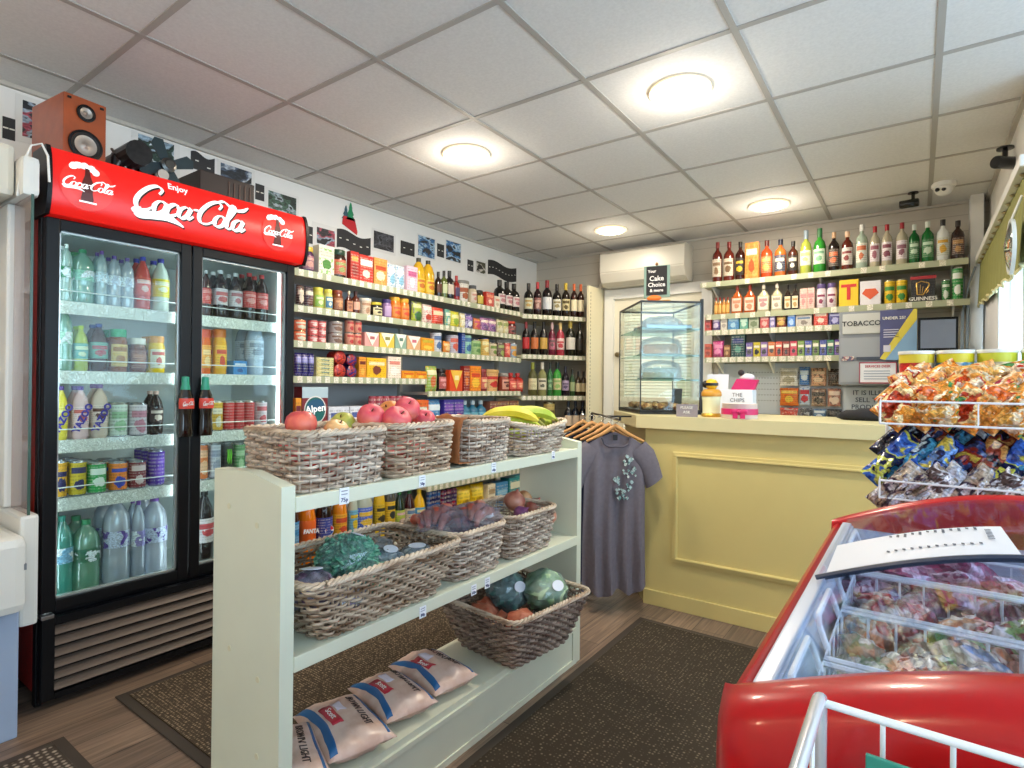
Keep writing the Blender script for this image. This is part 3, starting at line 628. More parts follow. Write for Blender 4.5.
def goods_parts(kind, w, h, d, C):
    P = []
    if kind == 'box':
        P.append(('carton', MB().box(-w/2, w/2, -d/2, d/2, 0, h, .0015), pm(C[0], .4), False))
        P.append(('front_print', MB().box(-w*.47, w*.47, -d/2-.0015, -d/2+.001, h*.04, h*.96), pack_mat(tuple(C[:4]), hash_(C)), False))
        if len(C) > 4: P.append(('title_band', MB().box(-w*.42, w*.42, -d/2-.0025, -d/2, h*.62, h*.84), pm(C[4], .4), False))
    elif kind == 'vbox':   # carton with a pointed white flap on its face
        P.append(('carton', MB().box(-w/2, w/2, -d/2, d/2, 0, h, .0015), pm(C[0], .4), False))
        P.append(('front_flap', MB().add([(-w*.46, -d/2-.001, h*.98), (w*.46, -d/2-.001, h*.98), (0, -d/2-.001, h*.12), (-w*.46, -d/2-.004, h*.98), (w*.46, -d/2-.004, h*.98), (0, -d/2-.004, h*.12)], [(0, 1, 2), (5, 4, 3), (0, 3, 4, 1), (1, 4, 5, 2), (2, 5, 3, 0)]), pm(C[1], .4), False))
        P.append(('print', MB().box(-w*.16, w*.16, -d/2-.0052, -d/2-.0042, h*.55, h*.75), pm(C[2], .4), False))
    elif kind == 'pouch':
        P.append(('bag', MB().pillow(w, h, d, hash_(C), .10, 8, 8), pack_mat(tuple(C[:4]), hash_(C), .3), 60))
    elif kind == 'roll':   # stacked biscuit rolls, ends to the front
        P.append(('wrapper', MB().lathe([(.001, -d/2-.002), (w*.35, -d/2), (w*.5, -d/2+.008), (w*.5, d/2)], 12, mat=Matrix.Translation((0, 0, w/2)) @ Matrix.Rotation(-PI/2, 4, 'X')), print_mat(tuple(C[:4]), 40, .3, hash_(C)), True))
    elif kind == 'pack':   # cling-wrapped multipack of cans
        n = 3; r = w/2/n; m = MB(); t = MB()
        for i in range(n): m.lathe([(r*.96, 0), (r*.98, h*.94), (r*.8, h)], 12, cx=-w/2+r*(2*i+1), cy=-d/2+r)
        P.append(('wrapped_cans', m, pack_mat(tuple(C[:4]), hash_(C), .25), True))
    return P
USED = set(); NAME = {'wine': 'wine_bottle', 'spirit': 'spirit_bottle', 'flask': 'flask_bottle', 'pet': 'drink_bottle', 'oil': 'oil_bottle', 'jar': 'glass_jar', 'tin': 'food_tin', 'can': 'drink_can', 'tub': 'food_tub', 'box': 'food_carton', 'vbox': 'food_carton', 'pouch': 'food_pouch', 'roll': 'biscuit_roll', 'pack': 'can_multipack'}
CAT = {'wine': 'wine bottle', 'spirit': 'bottle', 'flask': 'bottle', 'pet': 'bottle', 'oil': 'bottle', 'jar': 'jar', 'tin': 'tin', 'can': 'can', 'tub': 'tub', 'box': 'box', 'vbox': 'box', 'pouch': 'packet', 'roll': 'packet', 'pack': 'cans'}
def make_good(kind, w, h, d, C, name=None, cat=None):
    t = thing(name or NAME[kind], None, cat or CAT[kind])
    P = bottle_parts(kind, w, h, C) if kind in ('wine', 'spirit', 'flask', 'pet', 'oil', 'jar', 'tin', 'can', 'tub') else goods_parts(kind, w, h, d, C)
    if len(P) == 1:
        bpy.data.objects.remove(t); nm, mb, m, s = P[0]; t = mb.build(name or NAME[kind], m, None, s); tag(t, None, cat or CAT[kind])
    else:
        for nm, mb, m, s in P: mb.build(nm, m, t, s)
    return t
def row(where, frame, entries, deep=1):
    """entries: (px0, px1, y_top, kind, colours, what[, n, stack, name]).  frame(px, py) -> (point on the shelf front, height above the shelf, facing angle)"""
    for e in entries:
        px0, px1, yt, kind, C, what = e[:6]; n = e[6] if len(e) > 6 and e[6] else 1; st = e[7] if len(e) > 7 and e[7] else 1; nm = e[8] if len(e) > 8 else None
        w_all = (frame(px1, yt)[0]-frame(px0, yt)[0]).length; h = frame((px0+px1)/2, yt)[1]/st
        w = w_all/n*.97; round_ = kind not in ('box', 'vbox', 'pouch', 'roll', 'pack')
        if kind == 'roll': n_w = w; h = w
        d = w if round_ or kind == 'roll' else min(max(w*.55, .04), .10)
        if kind == 'flask': d = w*.5
        lab = what+', '+where if where else what
        if lab in USED: print('DUPLICATE LABEL', lab)
        USED.add(lab)
        nw = len(lab.replace('-', ' ').split())
        if nw > 16: print('LONG', nw, lab)
        grp = None
        if n*st*deep > 1: grp = what+' '+where
        t = make_good(kind, w, h*.995, d, C, nm)
        first = True
        for k in range(n):
            u = px0+(px1-px0)*(k+.5)/n; p, _, ang = frame(u, yt)
            back = Vector((-math.sin(ang), math.cos(ang), 0))
            for s in range(st):
                loc = p+back*(d/2+.008); loc.z += s*(h if kind != 'roll' else w*.95)
                if first: t.location = loc; t.rotation_euler = (0, 0, ang); tag(t, lab, None, grp); first = False
                else: dup(t, loc, ang, label=lab, group=grp)
                for q in range(1, deep): dup(t, loc+back*(d+.004)*q, ang, label=lab, group=grp)
def strip(mb_col, mb_tag, p0, p1, nrm, z0, z1, n, rnd, skip=.35):
    pass
M_tick = print_mat(('#f3efdc', '#d9d2b8', '#f6f2e4'), 90, .5)
M_green = pm('#a9ad8e', .4)
def shelf(name, lab, poly_pts, z, front, m, th=.02, lip=.04, cat='shelf', group=None, tick=True, step=.062, tw=.034, frac=.8, brackets=()):
    """board of plan outline poly_pts; front = list of points of its front edge that carries the ticket strip"""
    t = thing(name, lab, cat, group=group)
    b = MB().prism(poly_pts, z-th, z); b.build('board', m, t); TK = []
    sm = MB(); tk = MB(); k = 0
    for a, b_ in zip(front[:-1], front[1:]):
        a = Vector((*a, 0)); b_ = Vector((*b_, 0)); L = (b_-a).length; u = (b_-a)/L; nv = Vector((u.y, -u.x, 0))
        def q(s, e, z0, z1, mb):
            p = [a+u*s, a+u*s+nv*e, a+u*(s+0)+nv*e]; 
        def bar(mb, s0, s1, e0, e1, z0, z1):
            vs = []
            for zz in (z0, z1):
                for s_, e_ in ((s0, e0), (s1, e0), (s1, e1), (s0, e1)): p = a+u*s_+nv*e_; vs.append((p.x, p.y, zz))
            mb.add(vs, [(3, 2, 1, 0), (4, 5, 6, 7), (0, 1, 5, 4), (1, 2, 6, 5), (2, 3, 7, 6), (3, 0, 4, 7)])
        bar(sm, 0, L, 0, .005, z-lip+.008, z+.008)
        s = .012
        while tick and s+tw < L:
            rr = random.Random(int(z*1000)+k*7+int(a.x*50)); k += 1
            if rr.random() < frac: m1 = MB(); bar(m1, s, s+tw, .0052, .0065, z-lip+.010, z+.007); TK.append(m1)
            s += step
    st = sm.build('ticket_strip', M_green, t)
    for m1 in TK[:98]: m1.build('price_ticket', M_tick, st)
    return t

# ------------------------------------------------------------------ shelving on the left wall
XS = -2.87
M_shelf = pm('#bdb9ac', .45)
M_bp = pm('#a3a8ab', .5, noise_amt=.05, noise_scale=6)
lw = thing('wall_shelving', 'pale grey metal shelving uprights and back panels along the wall beside the drinks fridge', 'shelving')
MB().box(-3.197, -3.18, 1.78, 4.2, .08, 1.86).build('back_panel', M_bp, lw)
for y in (1.785, 2.985, 4.185):
    MB().box(-3.18, -3.15, y-.015, y+.015, 0, 1.88, .002).build('upright', M_shelf, lw)
MB().box(-3.18, -2.9, 1.78, 4.2, 0, .1, .003).build('plinth', M_shelf, lw)
TZ = [('top', 1.846), ('second', 1.640), ('third', 1.438)]
def lw_shelf(nm, z, y0, y1, frac=.8, lab=None):
    return shelf('wall_shelf', lab or '%s, left wall beside the fridge' % nm, [(-3.179, y0), (XS, y0), (XS, y1), (-3.179, y1)], z, [(XS, y0), (XS, y1)], M_shelf, group=None, frac=frac)
lw_shelf('', TZ[0][1], 1.78, 4.15, .9, 'topmost long grey shelf with price tickets, holding cartons, oil bottles and jars')
lw_shelf('', TZ[1][1], 1.78, 4.15, .9, 'second highest long grey shelf, holding jars and coffee')
lw_shelf('', TZ[2][1], 1.78, 4.15, .9, 'third long grey shelf, holding tins and white-flapped cartons')
lw_shelf('', 1.236, 1.78, 2.965, .9, 'short grey shelf holding biscuit rolls and a yellow cake box')
lw_shelf('', 1.147, 2.975, 4.15, .9, 'grey shelf holding orange cartons, just above the bananas')
lw_shelf('', .86, 1.78, 4.15, .9, 'grey shelf holding the cereal box, behind the top baskets')
lw_shelf('', .46, 2.975, 4.15, 1, 'low grey shelf above the large soft drink bottles')
shelf('wall_shelf', 'bottom grey shelf under the large soft drink bottles', [(-3.179, 1.78), (XS, 1.78), (XS, 4.15), (-3.179, 4.15)], .13, [(XS, 1.78), (XS, 4.15)], M_shelf)
def lwf(z):
    def f(px, py):
        q = at(px, 386, x=XS-.004); y = q.y; t = at(px, py, x=XS-.004).z-z
        return Vector((XS-.004, y, z+.0005)), t, PI/2
    return f
W1 = 'topmost shelf of the left wall'
row('on the top wall shelf', lwf(TZ[0][1]), [
 (303.5, 316.5, 246, 'jar', ('#4d2a4f', '#8a4a63', '#d8b63a', '#c98d80'), 'purple-brown jar with a yellow lid'),
 (318, 334, 245.5, 'box', ('#e6e2cf', '#7fbf4e', '#d9d4c2', '#4c8b3a'), 'cream and green food box'),
 (335, 349, 249, 'jar', ('#33241c', '#c05434', '#22402c', '#8a9a4a'), 'large dark coffee jar with a red label'),
 (350, 358.5, 251, 'box', ('#b7261f', '#c9422b', '#e6a24a', '#8a1612'), 'narrow red carton'),
 (358.7, 373, 255, 'box', ('#cf2f22', '#cf2f22', '#e65a3a', '#f3ddc4', '#f6e6d8'), 'bright red carton with a white title'),
 (373.5, 387, 258, 'box', ('#e59a4a', '#e8b070', '#c9481f', '#f4e3bd'), 'orange and cream carton'),
 (388, 406, 264, 'pouch', ('#dfe8ee', '#5b9fd0', '#f4f6f4', '#8fc4de'), 'white and blue paper bag', 2),
 (406.6, 417.4, 266, 'box', ('#e9c6d4', '#e9c6d4', '#c95f90', '#f5ecee'), 'pale pink carton'),
 (418, 437, 258, 'oil', ('#d6a61e', '#e6c23a', '#2c2b1c', '#c9701e'), 'yellow cooking oil bottle with a dark cap', 2),
 (438, 443.5, 271, 'wine', ('#2a1a14', '#5a3020', '#191512'), 'short dark brown sauce bottle'),
 (443.7, 449, 270, 'wine', ('#5f6a2c', '#c9cfa0', '#1d1d18'), 'olive green oil bottle with a pale label'),
 (449.3, 456, 270, 'wine', ('#1b1412', '#c9b9a8', '#14110f'), 'tall black vinegar bottle'),
 (456.3, 461.3, 275, 'wine', ('#8f1d1a', '#3a2a52', '#b02420'), 'slim red sauce bottle'),
 (461.8, 472, 280, 'tub', ('#d8d2c6', '#d8d2c6', '#7d7a72', '#a3532c'), 'cream tub with a grey lid'),
 (472.5, 478.5, 285, 'jar', ('#c7b79a', '#ddc9b4', '#4b4c50', '#cf8f80'), 'small cream jar with a dark lid'),
 (479, 485.3, 290, 'jar', ('#3f3320', '#c9b04a', '#26221b'), 'dark jar with a yellow label'),
 (486, 494, 292, 'box', ('#c4392a', '#c4392a', '#e2805a', '#f0c6a8'), 'small red carton'),
 (494.5, 500, 296, 'box', ('#e6dcc6', '#e6dcc6', '#d98f7a', '#c9b59a'), 'tiny cream carton'),
 (500.5, 522, 281, 'wine', ('#17130f', '#d9c9c2', '#15110e', '#b87a80'), 'dark wine bottle at the far end', 3)])
row('on the second wall shelf', lwf(TZ[1][1]), [
 (298, 305.5, 284.5, 'pouch', ('#2c201c', '#7a4a3a', '#d9c9b0'), 'dark brown coffee bag'),
 (306, 315, 286, 'pouch', ('#3b2a35', '#8a5a6a', '#e6dcc2', '#6a3a2c'), 'dark and cream coffee bag'),
 (316, 326, 287, 'jar', ('#c9c25a', '#8fbf3a', '#d9d04a', '#e6e6b0'), 'yellow-green jar with a yellow lid'),
 (326.5, 334.5, 289, 'jar', ('#d9d07a', '#3a7fa8', '#e6d85a', '#e6e6c2'), 'pale yellow jar with a blue label'),
 (335.5, 345.5, 290, 'jar', ('#7a3f22', '#9a5a36', '#8a3a22', '#c98f5a'), 'brown coffee jar with a rust lid'),
 (346.5, 353.5, 290.5, 'flask', ('#4b1d12', '#b8724a', '#e0d2b0', '#7a3a22'), 'brown sauce bottle with a cream cap'),
 (354.5, 362, 290.5, 'wine', ('#5a2a1c', '#d9a38a', '#3a1a12'), 'brown sauce bottle with a pink label'),
 (363.5, 374, 298, 'tub', ('#d8c2a8', '#d8c2a8', '#ece6d6', '#b88a6a'), 'cream tub with a white lid'),
 (374.8, 385, 302, 'jar', ('#26201a', '#d9cfa0', '#d8c23a', '#3a3020'), 'squat black jar with a yellow lid'),
 (386, 393.5, 299, 'jar', ('#8f6a9a', '#b89ac2', '#3f2f6a'), 'lilac jar with a purple lid'),
 (394, 412, 297.5, 'jar', ('#d8701e', '#e08a3a', '#e6a62c', '#d94a2c'), 'orange spread jar', 2),
 (413.8, 424, 301, 'pouch', ('#a8b83a', '#5a3f8a', '#d9d99a', '#3a6a3a'), 'green and purple snack pouch'),
 (424.5, 434, 304, 'pouch', ('#e6cfc2', '#d98a8a', '#f2e9dc', '#c94a3a'), 'pale pink snack pouch'),
 (434.5, 446, 307, 'pouch', ('#d93a22', '#e6612a', '#f3c9a0', '#b8261c'), 'bright red snack pouch'),
 (446.5, 452, 309, 'pouch', ('#6fb0a0', '#d9d06a', '#e6e6cf'), 'teal and yellow pouch'),
 (452.5, 461, 311, 'pouch', ('#e0cf3a', '#c9d04a', '#f0e69a', '#8fae3a'), 'yellow pouch'),
 (461.5, 466.5, 313, 'pouch', ('#e6dcb0', '#d9b84a', '#f0ead0'), 'cream pouch'),
 (467, 474.5, 313.5, 'pouch', ('#3f2f7a', '#c9c2e6', '#8a5aa8', '#e6e6f0'), 'dark purple pouch with a white patch'),
 (475.5, 482, 318, 'pouch', ('#d9704a', '#e6b83a', '#c94a6a'), 'small orange pouch'),
 (482.5, 498, 318, 'pouch', ('#8a4a8f', '#d9a0b0', '#e6d0c2', '#5a2f7a'), 'purple and pink patterned pouch', 2),
 (498.5, 510, 320, 'pouch', ('#d9d0a8', '#c9b87a', '#8f9a5a', '#e6e0c2'), 'beige pouch', 2),
 (510.5, 519, 321, 'jar', ('#4b1a22', '#8f2a2c', '#c94a3a', '#2c1420'), 'dark red jar')])
row('on the third wall shelf', lwf(TZ[2][1]), [
 (297, 309, 319.5, 'tin', ('', '#e0622a', '#c9b08a', '#d9d4b8'), 'orange tin in a stack of two', 1, 2),
 (311.5, 328.5, 320.5, 'tin', ('', '#c9484a', '#9a9a94', '#e6c9c2'), 'red and white fish tin', 2, 3),
 (333.5, 346, 321, 'tin', ('', '#a8a09a', '#b0aca4', '#7a5a4a'), 'grey-brown tin in a stack of two', 1, 2),
 (348.5, 364, 320, 'tin', ('', '#d08a72', '#a09a92', '#b8383a'), 'pink and red tin', 2, 2),
 (365, 379.5, 332.5, 'vbox', ('#e0a09a', '#f4ecd8', '#b86a6a'), 'pink carton with a pointed cream flap'),
 (380, 395, 333, 'vbox', ('#e0c04a', '#f4ecd0', '#8f8a4a'), 'yellow carton with a pointed cream flap'),
 (395.5, 407, 334, 'vbox', ('#8fae9a', '#f2efe0', '#5a7a6a'), 'green carton with a pointed white flap'),
 (407.5, 421, 336, 'vbox', ('#d9a87a', '#f6ebe0', '#c96a7a'), 'light brown carton with a pointed pink flap'),
 (421.5, 435, 338, 'box', ('#e69a22', '#e6a82c', '#c9b03a', '#f0c94a'), 'orange-yellow carton'),
 (436, 444.5, 331.5, 'can', ('', '#c9ccd2', '#a0a2a4', '#4a6a9a'), 'silver and blue can'),
 (445, 452, 341, 'pouch', ('#e08a2c', '#d9602a', '#f0c98a'), 'orange and brown packet'),
 (452.5, 461.5, 334, 'can', ('', '#b8b4c2', '#8a8c94', '#c95a4a'), 'silver can with a red mark'),
 (462, 465.5, 332, 'box', ('#22408a', '#22408a', '#3a6ab8'), 'narrow dark blue carton'),
 (466, 474.5, 334, 'can', ('', '#8fc2b0', '#9aa0a0', '#3a6a9a'), 'blue-green can'),
 (475.5, 484, 340, 'tin', ('', '#9ab87a', '#b0b0a0', '#5a8a4a'), 'green tin'),
 (484.5, 492, 338, 'tin', ('', '#d9b05a', '#3a4a8a', '#e6d9a0'), 'yellow tin with a blue rim'),
 (492.5, 499.5, 343, 'tin', ('', '#c9b89a', '#a8a090', '#6a8a3a'), 'beige tin'),
 (500.5, 507, 343, 'tin', ('', '#5a3f2c', '#8a8078', '#8fa04a'), 'brown and green tin'),
 (507.3, 512.5, 342.5, 'tin', ('', '#c9302a', '#b0a8a0', '#e68a6a'), 'red tin'),
 (513, 519, 343, 'tin', ('', '#9ab0c2', '#a8a8a8', '#d9a04a'), 'pale blue and orange tin')])
row('on the short wall shelf', lwf(1.236), [
 (297, 316, 353, 'pouch', ('#2a2470', '#3f3a9a', '#9a98d0', '#1c1850'), 'dark blue sweet bag', 3, 1),
 (317, 334.5, 357.5, 'box', ('#d9cf8a', '#22304a', '#e6e0b0', '#5a8a8a'), 'flat cream and navy packet in a stack of five', 1, 5),
 (335.5, 347.5, 359, 'roll', ('#a8262a', '#d94a2c', '#7a1a22'), 'red biscuit roll seen end-on', 1, 2),
 (348, 358.5, 357, 'roll', ('#22205a', '#22205a', '#a82a2c', '#3a2a7a'), 'navy biscuit roll seen end-on', 1, 2),
 (359.5, 367, 357, 'box', ('#e0902c', '#e09a3a', '#6a2a1c', '#e6b04a'), 'narrow orange carton'),
 (367.4, 387.5, 358, 'box', ('#f0b81e', '#f0bc2c', '#f6e0b0', '#7a3a2c'), 'yellow box with a picture of cakes'),
 (388.5, 402, 356.5, 'box', ('#f0dcc8', '#f0e0cf', '#e08a7a', '#f6f0e6'), 'cream and pink box'),
 (403, 428, 371, 'box', ('#e8921c', '#f0aa22', '#d9601c', '#f6c94a'), 'low orange carton', 2)])
# second layer of the blue packs, resting on the lower ones
row('on the wall shelf over the orange cartons', lambda px, py: (lambda q: (q[0]+Vector((0, 0, 0)), q[1], q[2]))(lwf(1.147)(px, py)), [
 (429, 440, 366, 'pouch', ('#8fb04a', '#e0a03a', '#e6e0b0', '#c9602c'), 'green and orange pouch'),
 (441.5, 449.5, 368.5, 'jar', ('#2a1c1c', '#a83a3a', '#1c1414', '#d98a8a'), 'black-topped jar with a red label'),
 (450.5, 463.5, 370, 'vbox', ('#d9481f', '#f0c04a', '#f6e6b0'), 'orange carton with a pointed yellow face'),
 (464.5, 470.5, 366, 'box', ('#8a1f1c', '#a8301f', '#d9701c'), 'dark red carton'),
 (471, 482, 366, 'box', ('#e8801c', '#f0a01e', '#d9401c', '#f6c23a'), 'tall orange and yellow carton'),
 (483.5, 490, 369, 'jar', ('#7a1f2a', '#c2503a', '#8a2a2c', '#e6c08a'), 'dark red jar'),
 (490.5, 504, 369.5, 'tub', ('#d9b87a', '#e0b070', '#d9ac6a', '#c9302a'), 'beige tub with a red print'),
 (505, 512, 373, 'jar', ('#8a3a2c', '#d9a08a', '#8f8a84', '#5a2020'), 'brown jar with a pale label'),
 (512.5, 526, 373, 'spirit', ('#a8201c', '#d94a3a', '#c9302a', '#f0b08a'), 'red sauce bottle', 2)])
row('on the shelf behind the apples', lwf(.86), [
 (296.5, 302.5, 398, 'box', ('#e69a2c', '#e69a2c', '#7a2a3a'), 'slim orange carton'),
 (330, 371, 406.5, 'box', ('#d9dce6', '#e6e9f0', '#5a6aa8', '#c94a5a'), 'white box with a confetti pattern', 2),
 (373, 412, 396, 'pack', ('#9a3a4a', '#b86a72', '#7a1f2c', '#d9a8a8'), 'wine-red wrapped can pack', 2),
 (413, 430, 400, 'box', ('#e0662c', '#e07a3a', '#f0e6d0', '#c9401c'), 'orange and white carton'),
 (431, 444, 399, 'pouch', ('#3a7ab0', '#5a9ac9', '#d9e6ee', '#22507a'), 'light blue pouch'),
 (445, 465, 399.5, 'box', ('#3a2f8f', '#3a3a9a', '#7a4ab0', '#c24a6a'), 'blue and purple carton', 2),
 (466, 490, 400.5, 'spirit', ('#2a6a8a', '#4a9ab0', '#c9d9e0', '#1f4a7a'), 'blue cleaning bottle', 3),
 (491, 520, 401, 'box', ('#7a4a3a', '#c9a04a', '#8a2a2c', '#e6d0a0'), 'brown and gold carton', 3)])
def big(px0, px1, yt, C, what, n=None, kind='pet'): return (px0, px1, yt, kind, C, what, n)
row('on the bottom wall shelf', lwf(.13), [
 big(291, 305, 491, ('#3a1a14', '#3f8fc9', '#22201e', '#7ab0d9'), 'cola bottle with a light blue label'),
 big(306.3, 322.5, 491, ('#e07a12', '#e2641c', '#d9701c'), 'orange fizzy drink bottle with a blue word on its label'),
 big(323.5, 339, 489, ('#1f1210', '#2c3a8f', '#22201e', '#33429a'), 'dark cola bottle with a blue label and a disc'),
 big(340, 353, 486, ('#e0861a', '#e0a01e', '#e06a1c', '#c94a2c'), 'amber fizzy drink bottle'),
 big(354, 362.5, 482, ('#b8c2b0', '#6ab0d0', '#d9c93a', '#e0c22c'), 'clear tonic bottle with a pale blue label'),
 big(363.5, 379, 480, ('#b0b8a8', '#4a6ac9', '#d9c93a', '#e0b82c'), 'clear tonic bottle with a deep blue label'),
 big(380.5, 390, 477, ('#d9b02a', '#c9a81e', '#e6d23a', '#3a3520'), 'slim yellow drink bottle'),
 big(391, 400, 475, ('#4a4a44', '#d9b02a', '#e6dcd9', '#26302c'), 'grey drink bottle with a yellow stripe'),
 big(401, 410, 491, ('#1c3020', '#a8b84a', '#2a6a3a', '#d9b0b8'), 'dark green cordial bottle with a lime label'),
 big(411, 420, 490, ('#3a1014', '#c9b8a0', '#2a5a34', '#5a7a9a'), 'dark red cordial bottle'),
 big(421, 430, 490, ('#e6b41c', '#4a9ac9', '#c9a81e', '#e6d8a0'), 'yellow cordial bottle with a blue label'),
 (431, 444, 489, 'pack', ('#2a4a8a', '#3a7ab8', '#22285a', '#5aa0d0'), 'blue wrapped can pack'),
 (445, 461, 489, 'pack', ('#5a1c4a', '#a8202c', '#2c1a4a', '#d93a3a'), 'purple and red wrapped can pack'),
 (462, 489, 485, 'pouch', ('#e6c41a', '#e0b41c', '#f0d64a', '#b8901c'), 'large yellow bag', 2),
 (490, 497.5, 484, 'box', ('#e6dcc0', '#e6dcc0', '#b8a07a'), 'tall cream carton'),
 (498, 510, 482, 'box', ('#3a86b8', '#4a96c9', '#8ac0dc', '#22689a'), 'blue washing carton'),
 (511, 523, 477, 'box', ('#2a8a8f', '#3a9a9a', '#e6e6c9', '#1f6a7a'), 'teal washing carton'),
 (524, 540, 474, 'box', ('#22708a', '#2a8aa0', '#9ad0d0', '#1c506a'), 'dark teal washing carton'),
 (541, 558, 472, 'box', ('#2a7ab0', '#3a8ac0', '#d9e0c2', '#1c5a8a'), 'mid blue washing carton')])
# faces of the named packs
def on_thing(lab_start):
    for o in S.objects:
        if o.parent is None and str(o.get('label', '')).startswith(lab_start): return o
M_blue = pm('#26489a', .4)
t = on_thing('orange fizzy drink'); q = text_mesh('FANTA', .033, pm('#eef0f6', .4), 'label_word', bold=.0018)
o = bpy.data.objects.new('label_word', q); COL.objects.link(o); o.parent = t; o.location = (-.003, -.0535, .205); o.rotation_euler = (PI/2, .12, 0)
t = on_thing('dark cola bottle with a blue')
mt = Matrix.Translation((.008, -.050, .185)) @ Matrix.Rotation(PI/2, 4, 'X')
MB().lathe([(.001, .0), (.03, 0), (.03, .002), (.001, .002)], 24, mat=mt).build('label_disc', pm('#eef0f4', .4), t)
MB().lathe([(.001, .0022), (.027, .0022), (.027, .003), (.001, .003)], 24, a0=.1, a1=PI-.1, mat=mt).build('disc_red', pm('#d8202c', .4), t)
MB().lathe([(.001, .0022), (.027, .0022), (.027, .003), (.001, .003)], 24, a0=PI+.3, a1=2*PI-.3, mat=mt).build('disc_blue', M_blue, t)
# the cereal box
p = at(316, 386, x=XS-.004); top = at(316, 387, x=XS-.004).z
wd = (at(329, 386, x=XS).y-at(303.5, 386, x=XS).y); hh = top-.8605
t = thing('cereal_box', 'dark red cereal box with a green-blue shield, behind the first basket', 'cereal box', (XS-.05, p.y, .8605), PI/2)
MB().box(-wd/2, wd/2, -.04, .04, 0, hh, .001).build('carton', pm('#7e2a30', .4), t)
MB().box(-wd/2-.0005, wd/2+.0005, -.0412, -.0398, hh*.80, hh).build('top_band', pm('#b9cfd8', .4), t)
def disc(name, rx, rz, cz, e, m, par, cx=0, n=28):
    v = [(cx+rx*math.cos(2*PI*i/n), -.0412-e, cz+rz*math.sin(2*PI*i/n)) for i in range(n)]; v += [(x, y+.0012, z) for x, y, z in v]
    return MB().add(v, [tuple(range(n)), tuple(range(n, 2*n))[::-1]]+[(i, (i+1) % n, n+(i+1) % n, n+i) for i in range(n)]).build(name, m, par)
disc('shield_rim', .075, .082, hh*.58, .001, M_white, t); sh = disc('shield', .068, .075, hh*.58, .0022, pm('#1f6a68', .4), t)
disc('shield_top', .055, .034, hh*.67, .003, pm('#2a5a80', .4), t, .005)
o = bpy.data.objects.new('title', text_mesh('Alpen', .058, M_sw, 'title', bold=.001)); COL.objects.link(o); o.parent = t; o.location = (0, -.0455, hh*.60); o.rotation_euler = (PI/2, -.10, 0)
# overhead layer of blue packs
f0 = lwf(1.236)

# ------------------------------------------------------------------ wine shelves across the corner
WF = [(XS, 4.16), (-2.70, 4.42), (-2.50, 4.72)]
WP = WF+[(-2.46, 4.885), (-3.17, 4.885), (-3.17, 4.16)]
for k, (z, lb) in enumerate([(1.835, 'topmost corner shelf of wine bottles'), (1.475, 'second corner shelf with red wine and rose bottles'), (1.105, 'third corner shelf with green and cream-labelled wine bottles'), (.78, 'lowest visible corner shelf, beside the hanging shirts'), (.13, 'lowest corner shelf near the floor, carrying washing cartons')]):
    shelf('corner_shelf', lb, WP, z, WF, pm('#d8cdaa', .45), frac=.95, step=.05, tw=.032)
pp = thing('shelf_upright', 'cream slotted upright panel at the end of the corner wine shelves', 'upright')
MB().box(-2.456, -2.43, 4.60, 4.895, 0, 2.12, .003).build('panel', pm('#e0d6b6', .5), pp)
m = MB()
for i in range(60): m.box(-2.4305, -2.4285, 4.625, 4.632, .1+i*.033, .118+i*.033).box(-2.4565, -2.4545, 4.625, 4.632, .1+i*.033, .118+i*.033)
m.build('slots', pm('#6b604a', .6), pp)
wa, wb = Vector((XS, 4.16, 0)), Vector((-2.50, 4.72, 0))
def wnf(z, inset=0.0):
    def f(px, py):
        d = CF+CR*(px-512)/FPX-CU*(386-384)/FPX
        u = wb-wa; # solve d*t = wa+u*s in plan
        det = d.x*(-u.y)+u.x*d.y; t = (wa.x*(-u.y)+u.x*wa.y)/det; p = Vector((d.x*t, d.y*t, 0))
        dd = CF+CR*(px-512)/FPX-CU*(py-384)/FPX; h = HC+dd.z*t-z
        p += Vector((-.84, .55, 0))*.012
        return Vector((p.x, p.y, z+.0005)), h, math.radians(38)
    return f
row('on the topmost corner shelf', wnf(1.835), [
 (524, 533, 282, 'wine', ('#1c1a12', '#d9d6b8', '#15130f', '#c2a05a'), 'dark wine bottle with a cream label'),
 (533.6, 541.5, 281, 'wine', ('#2a1216', '#7a3a3a', '#b81f2a', '#c99a8a'), 'wine bottle with a bright red capsule'),
 (542.5, 552, 279, 'wine', ('#1a1416', '#d8d9dc', '#8a1420'), 'tall wine bottle with a plain white label'),
 (552.8, 561.5, 283, 'wine', ('#14110f', '#e0dccb', '#14110f', '#9a8a5a'), 'black-capped wine bottle with a white label'),
 (562.2, 570, 282, 'wine', ('#241a10', '#e0cf9a', '#d9b42a', '#5a4a1c'), 'wine bottle with a yellow capsule'),
 (571, 584.5, 283, 'wine', ('#301612', '#e8dcb8', '#d4622a'), 'wine bottle with an orange capsule', 2)])
row('on the second corner shelf', wnf(1.475), [
 (522.5, 530, 321, 'wine', ('#161012', '#b8282c', '#8a1a22'), 'dark wine bottle with a red band'),
 (531, 539, 321, 'wine', ('#141012', '#c9703a', '#15110f'), 'dark wine bottle with an orange band'),
 (540, 548, 321, 'wine', ('#141014', '#c9a04a', '#15110f'), 'dark wine bottle with a gold band'),
 (549, 556, 322, 'wine', ('#6a1a32', '#b04a6a', '#c9a8a8', '#4a1024'), 'ruby wine bottle'),
 (557, 565, 322, 'wine', ('#a83244', '#e6c9c2', '#e0c07a', '#c2303a'), 'rose wine bottle with a gold capsule'),
 (566.5, 576, 320, 'wine', ('#1a1c14', '#d4cdbf', '#c9b04a'), 'sparkling wine bottle with gold foil and a white label'),
 (577, 584, 322, 'wine', ('#15130f', '#2a241c', '#15130f'), 'slim black wine bottle')])
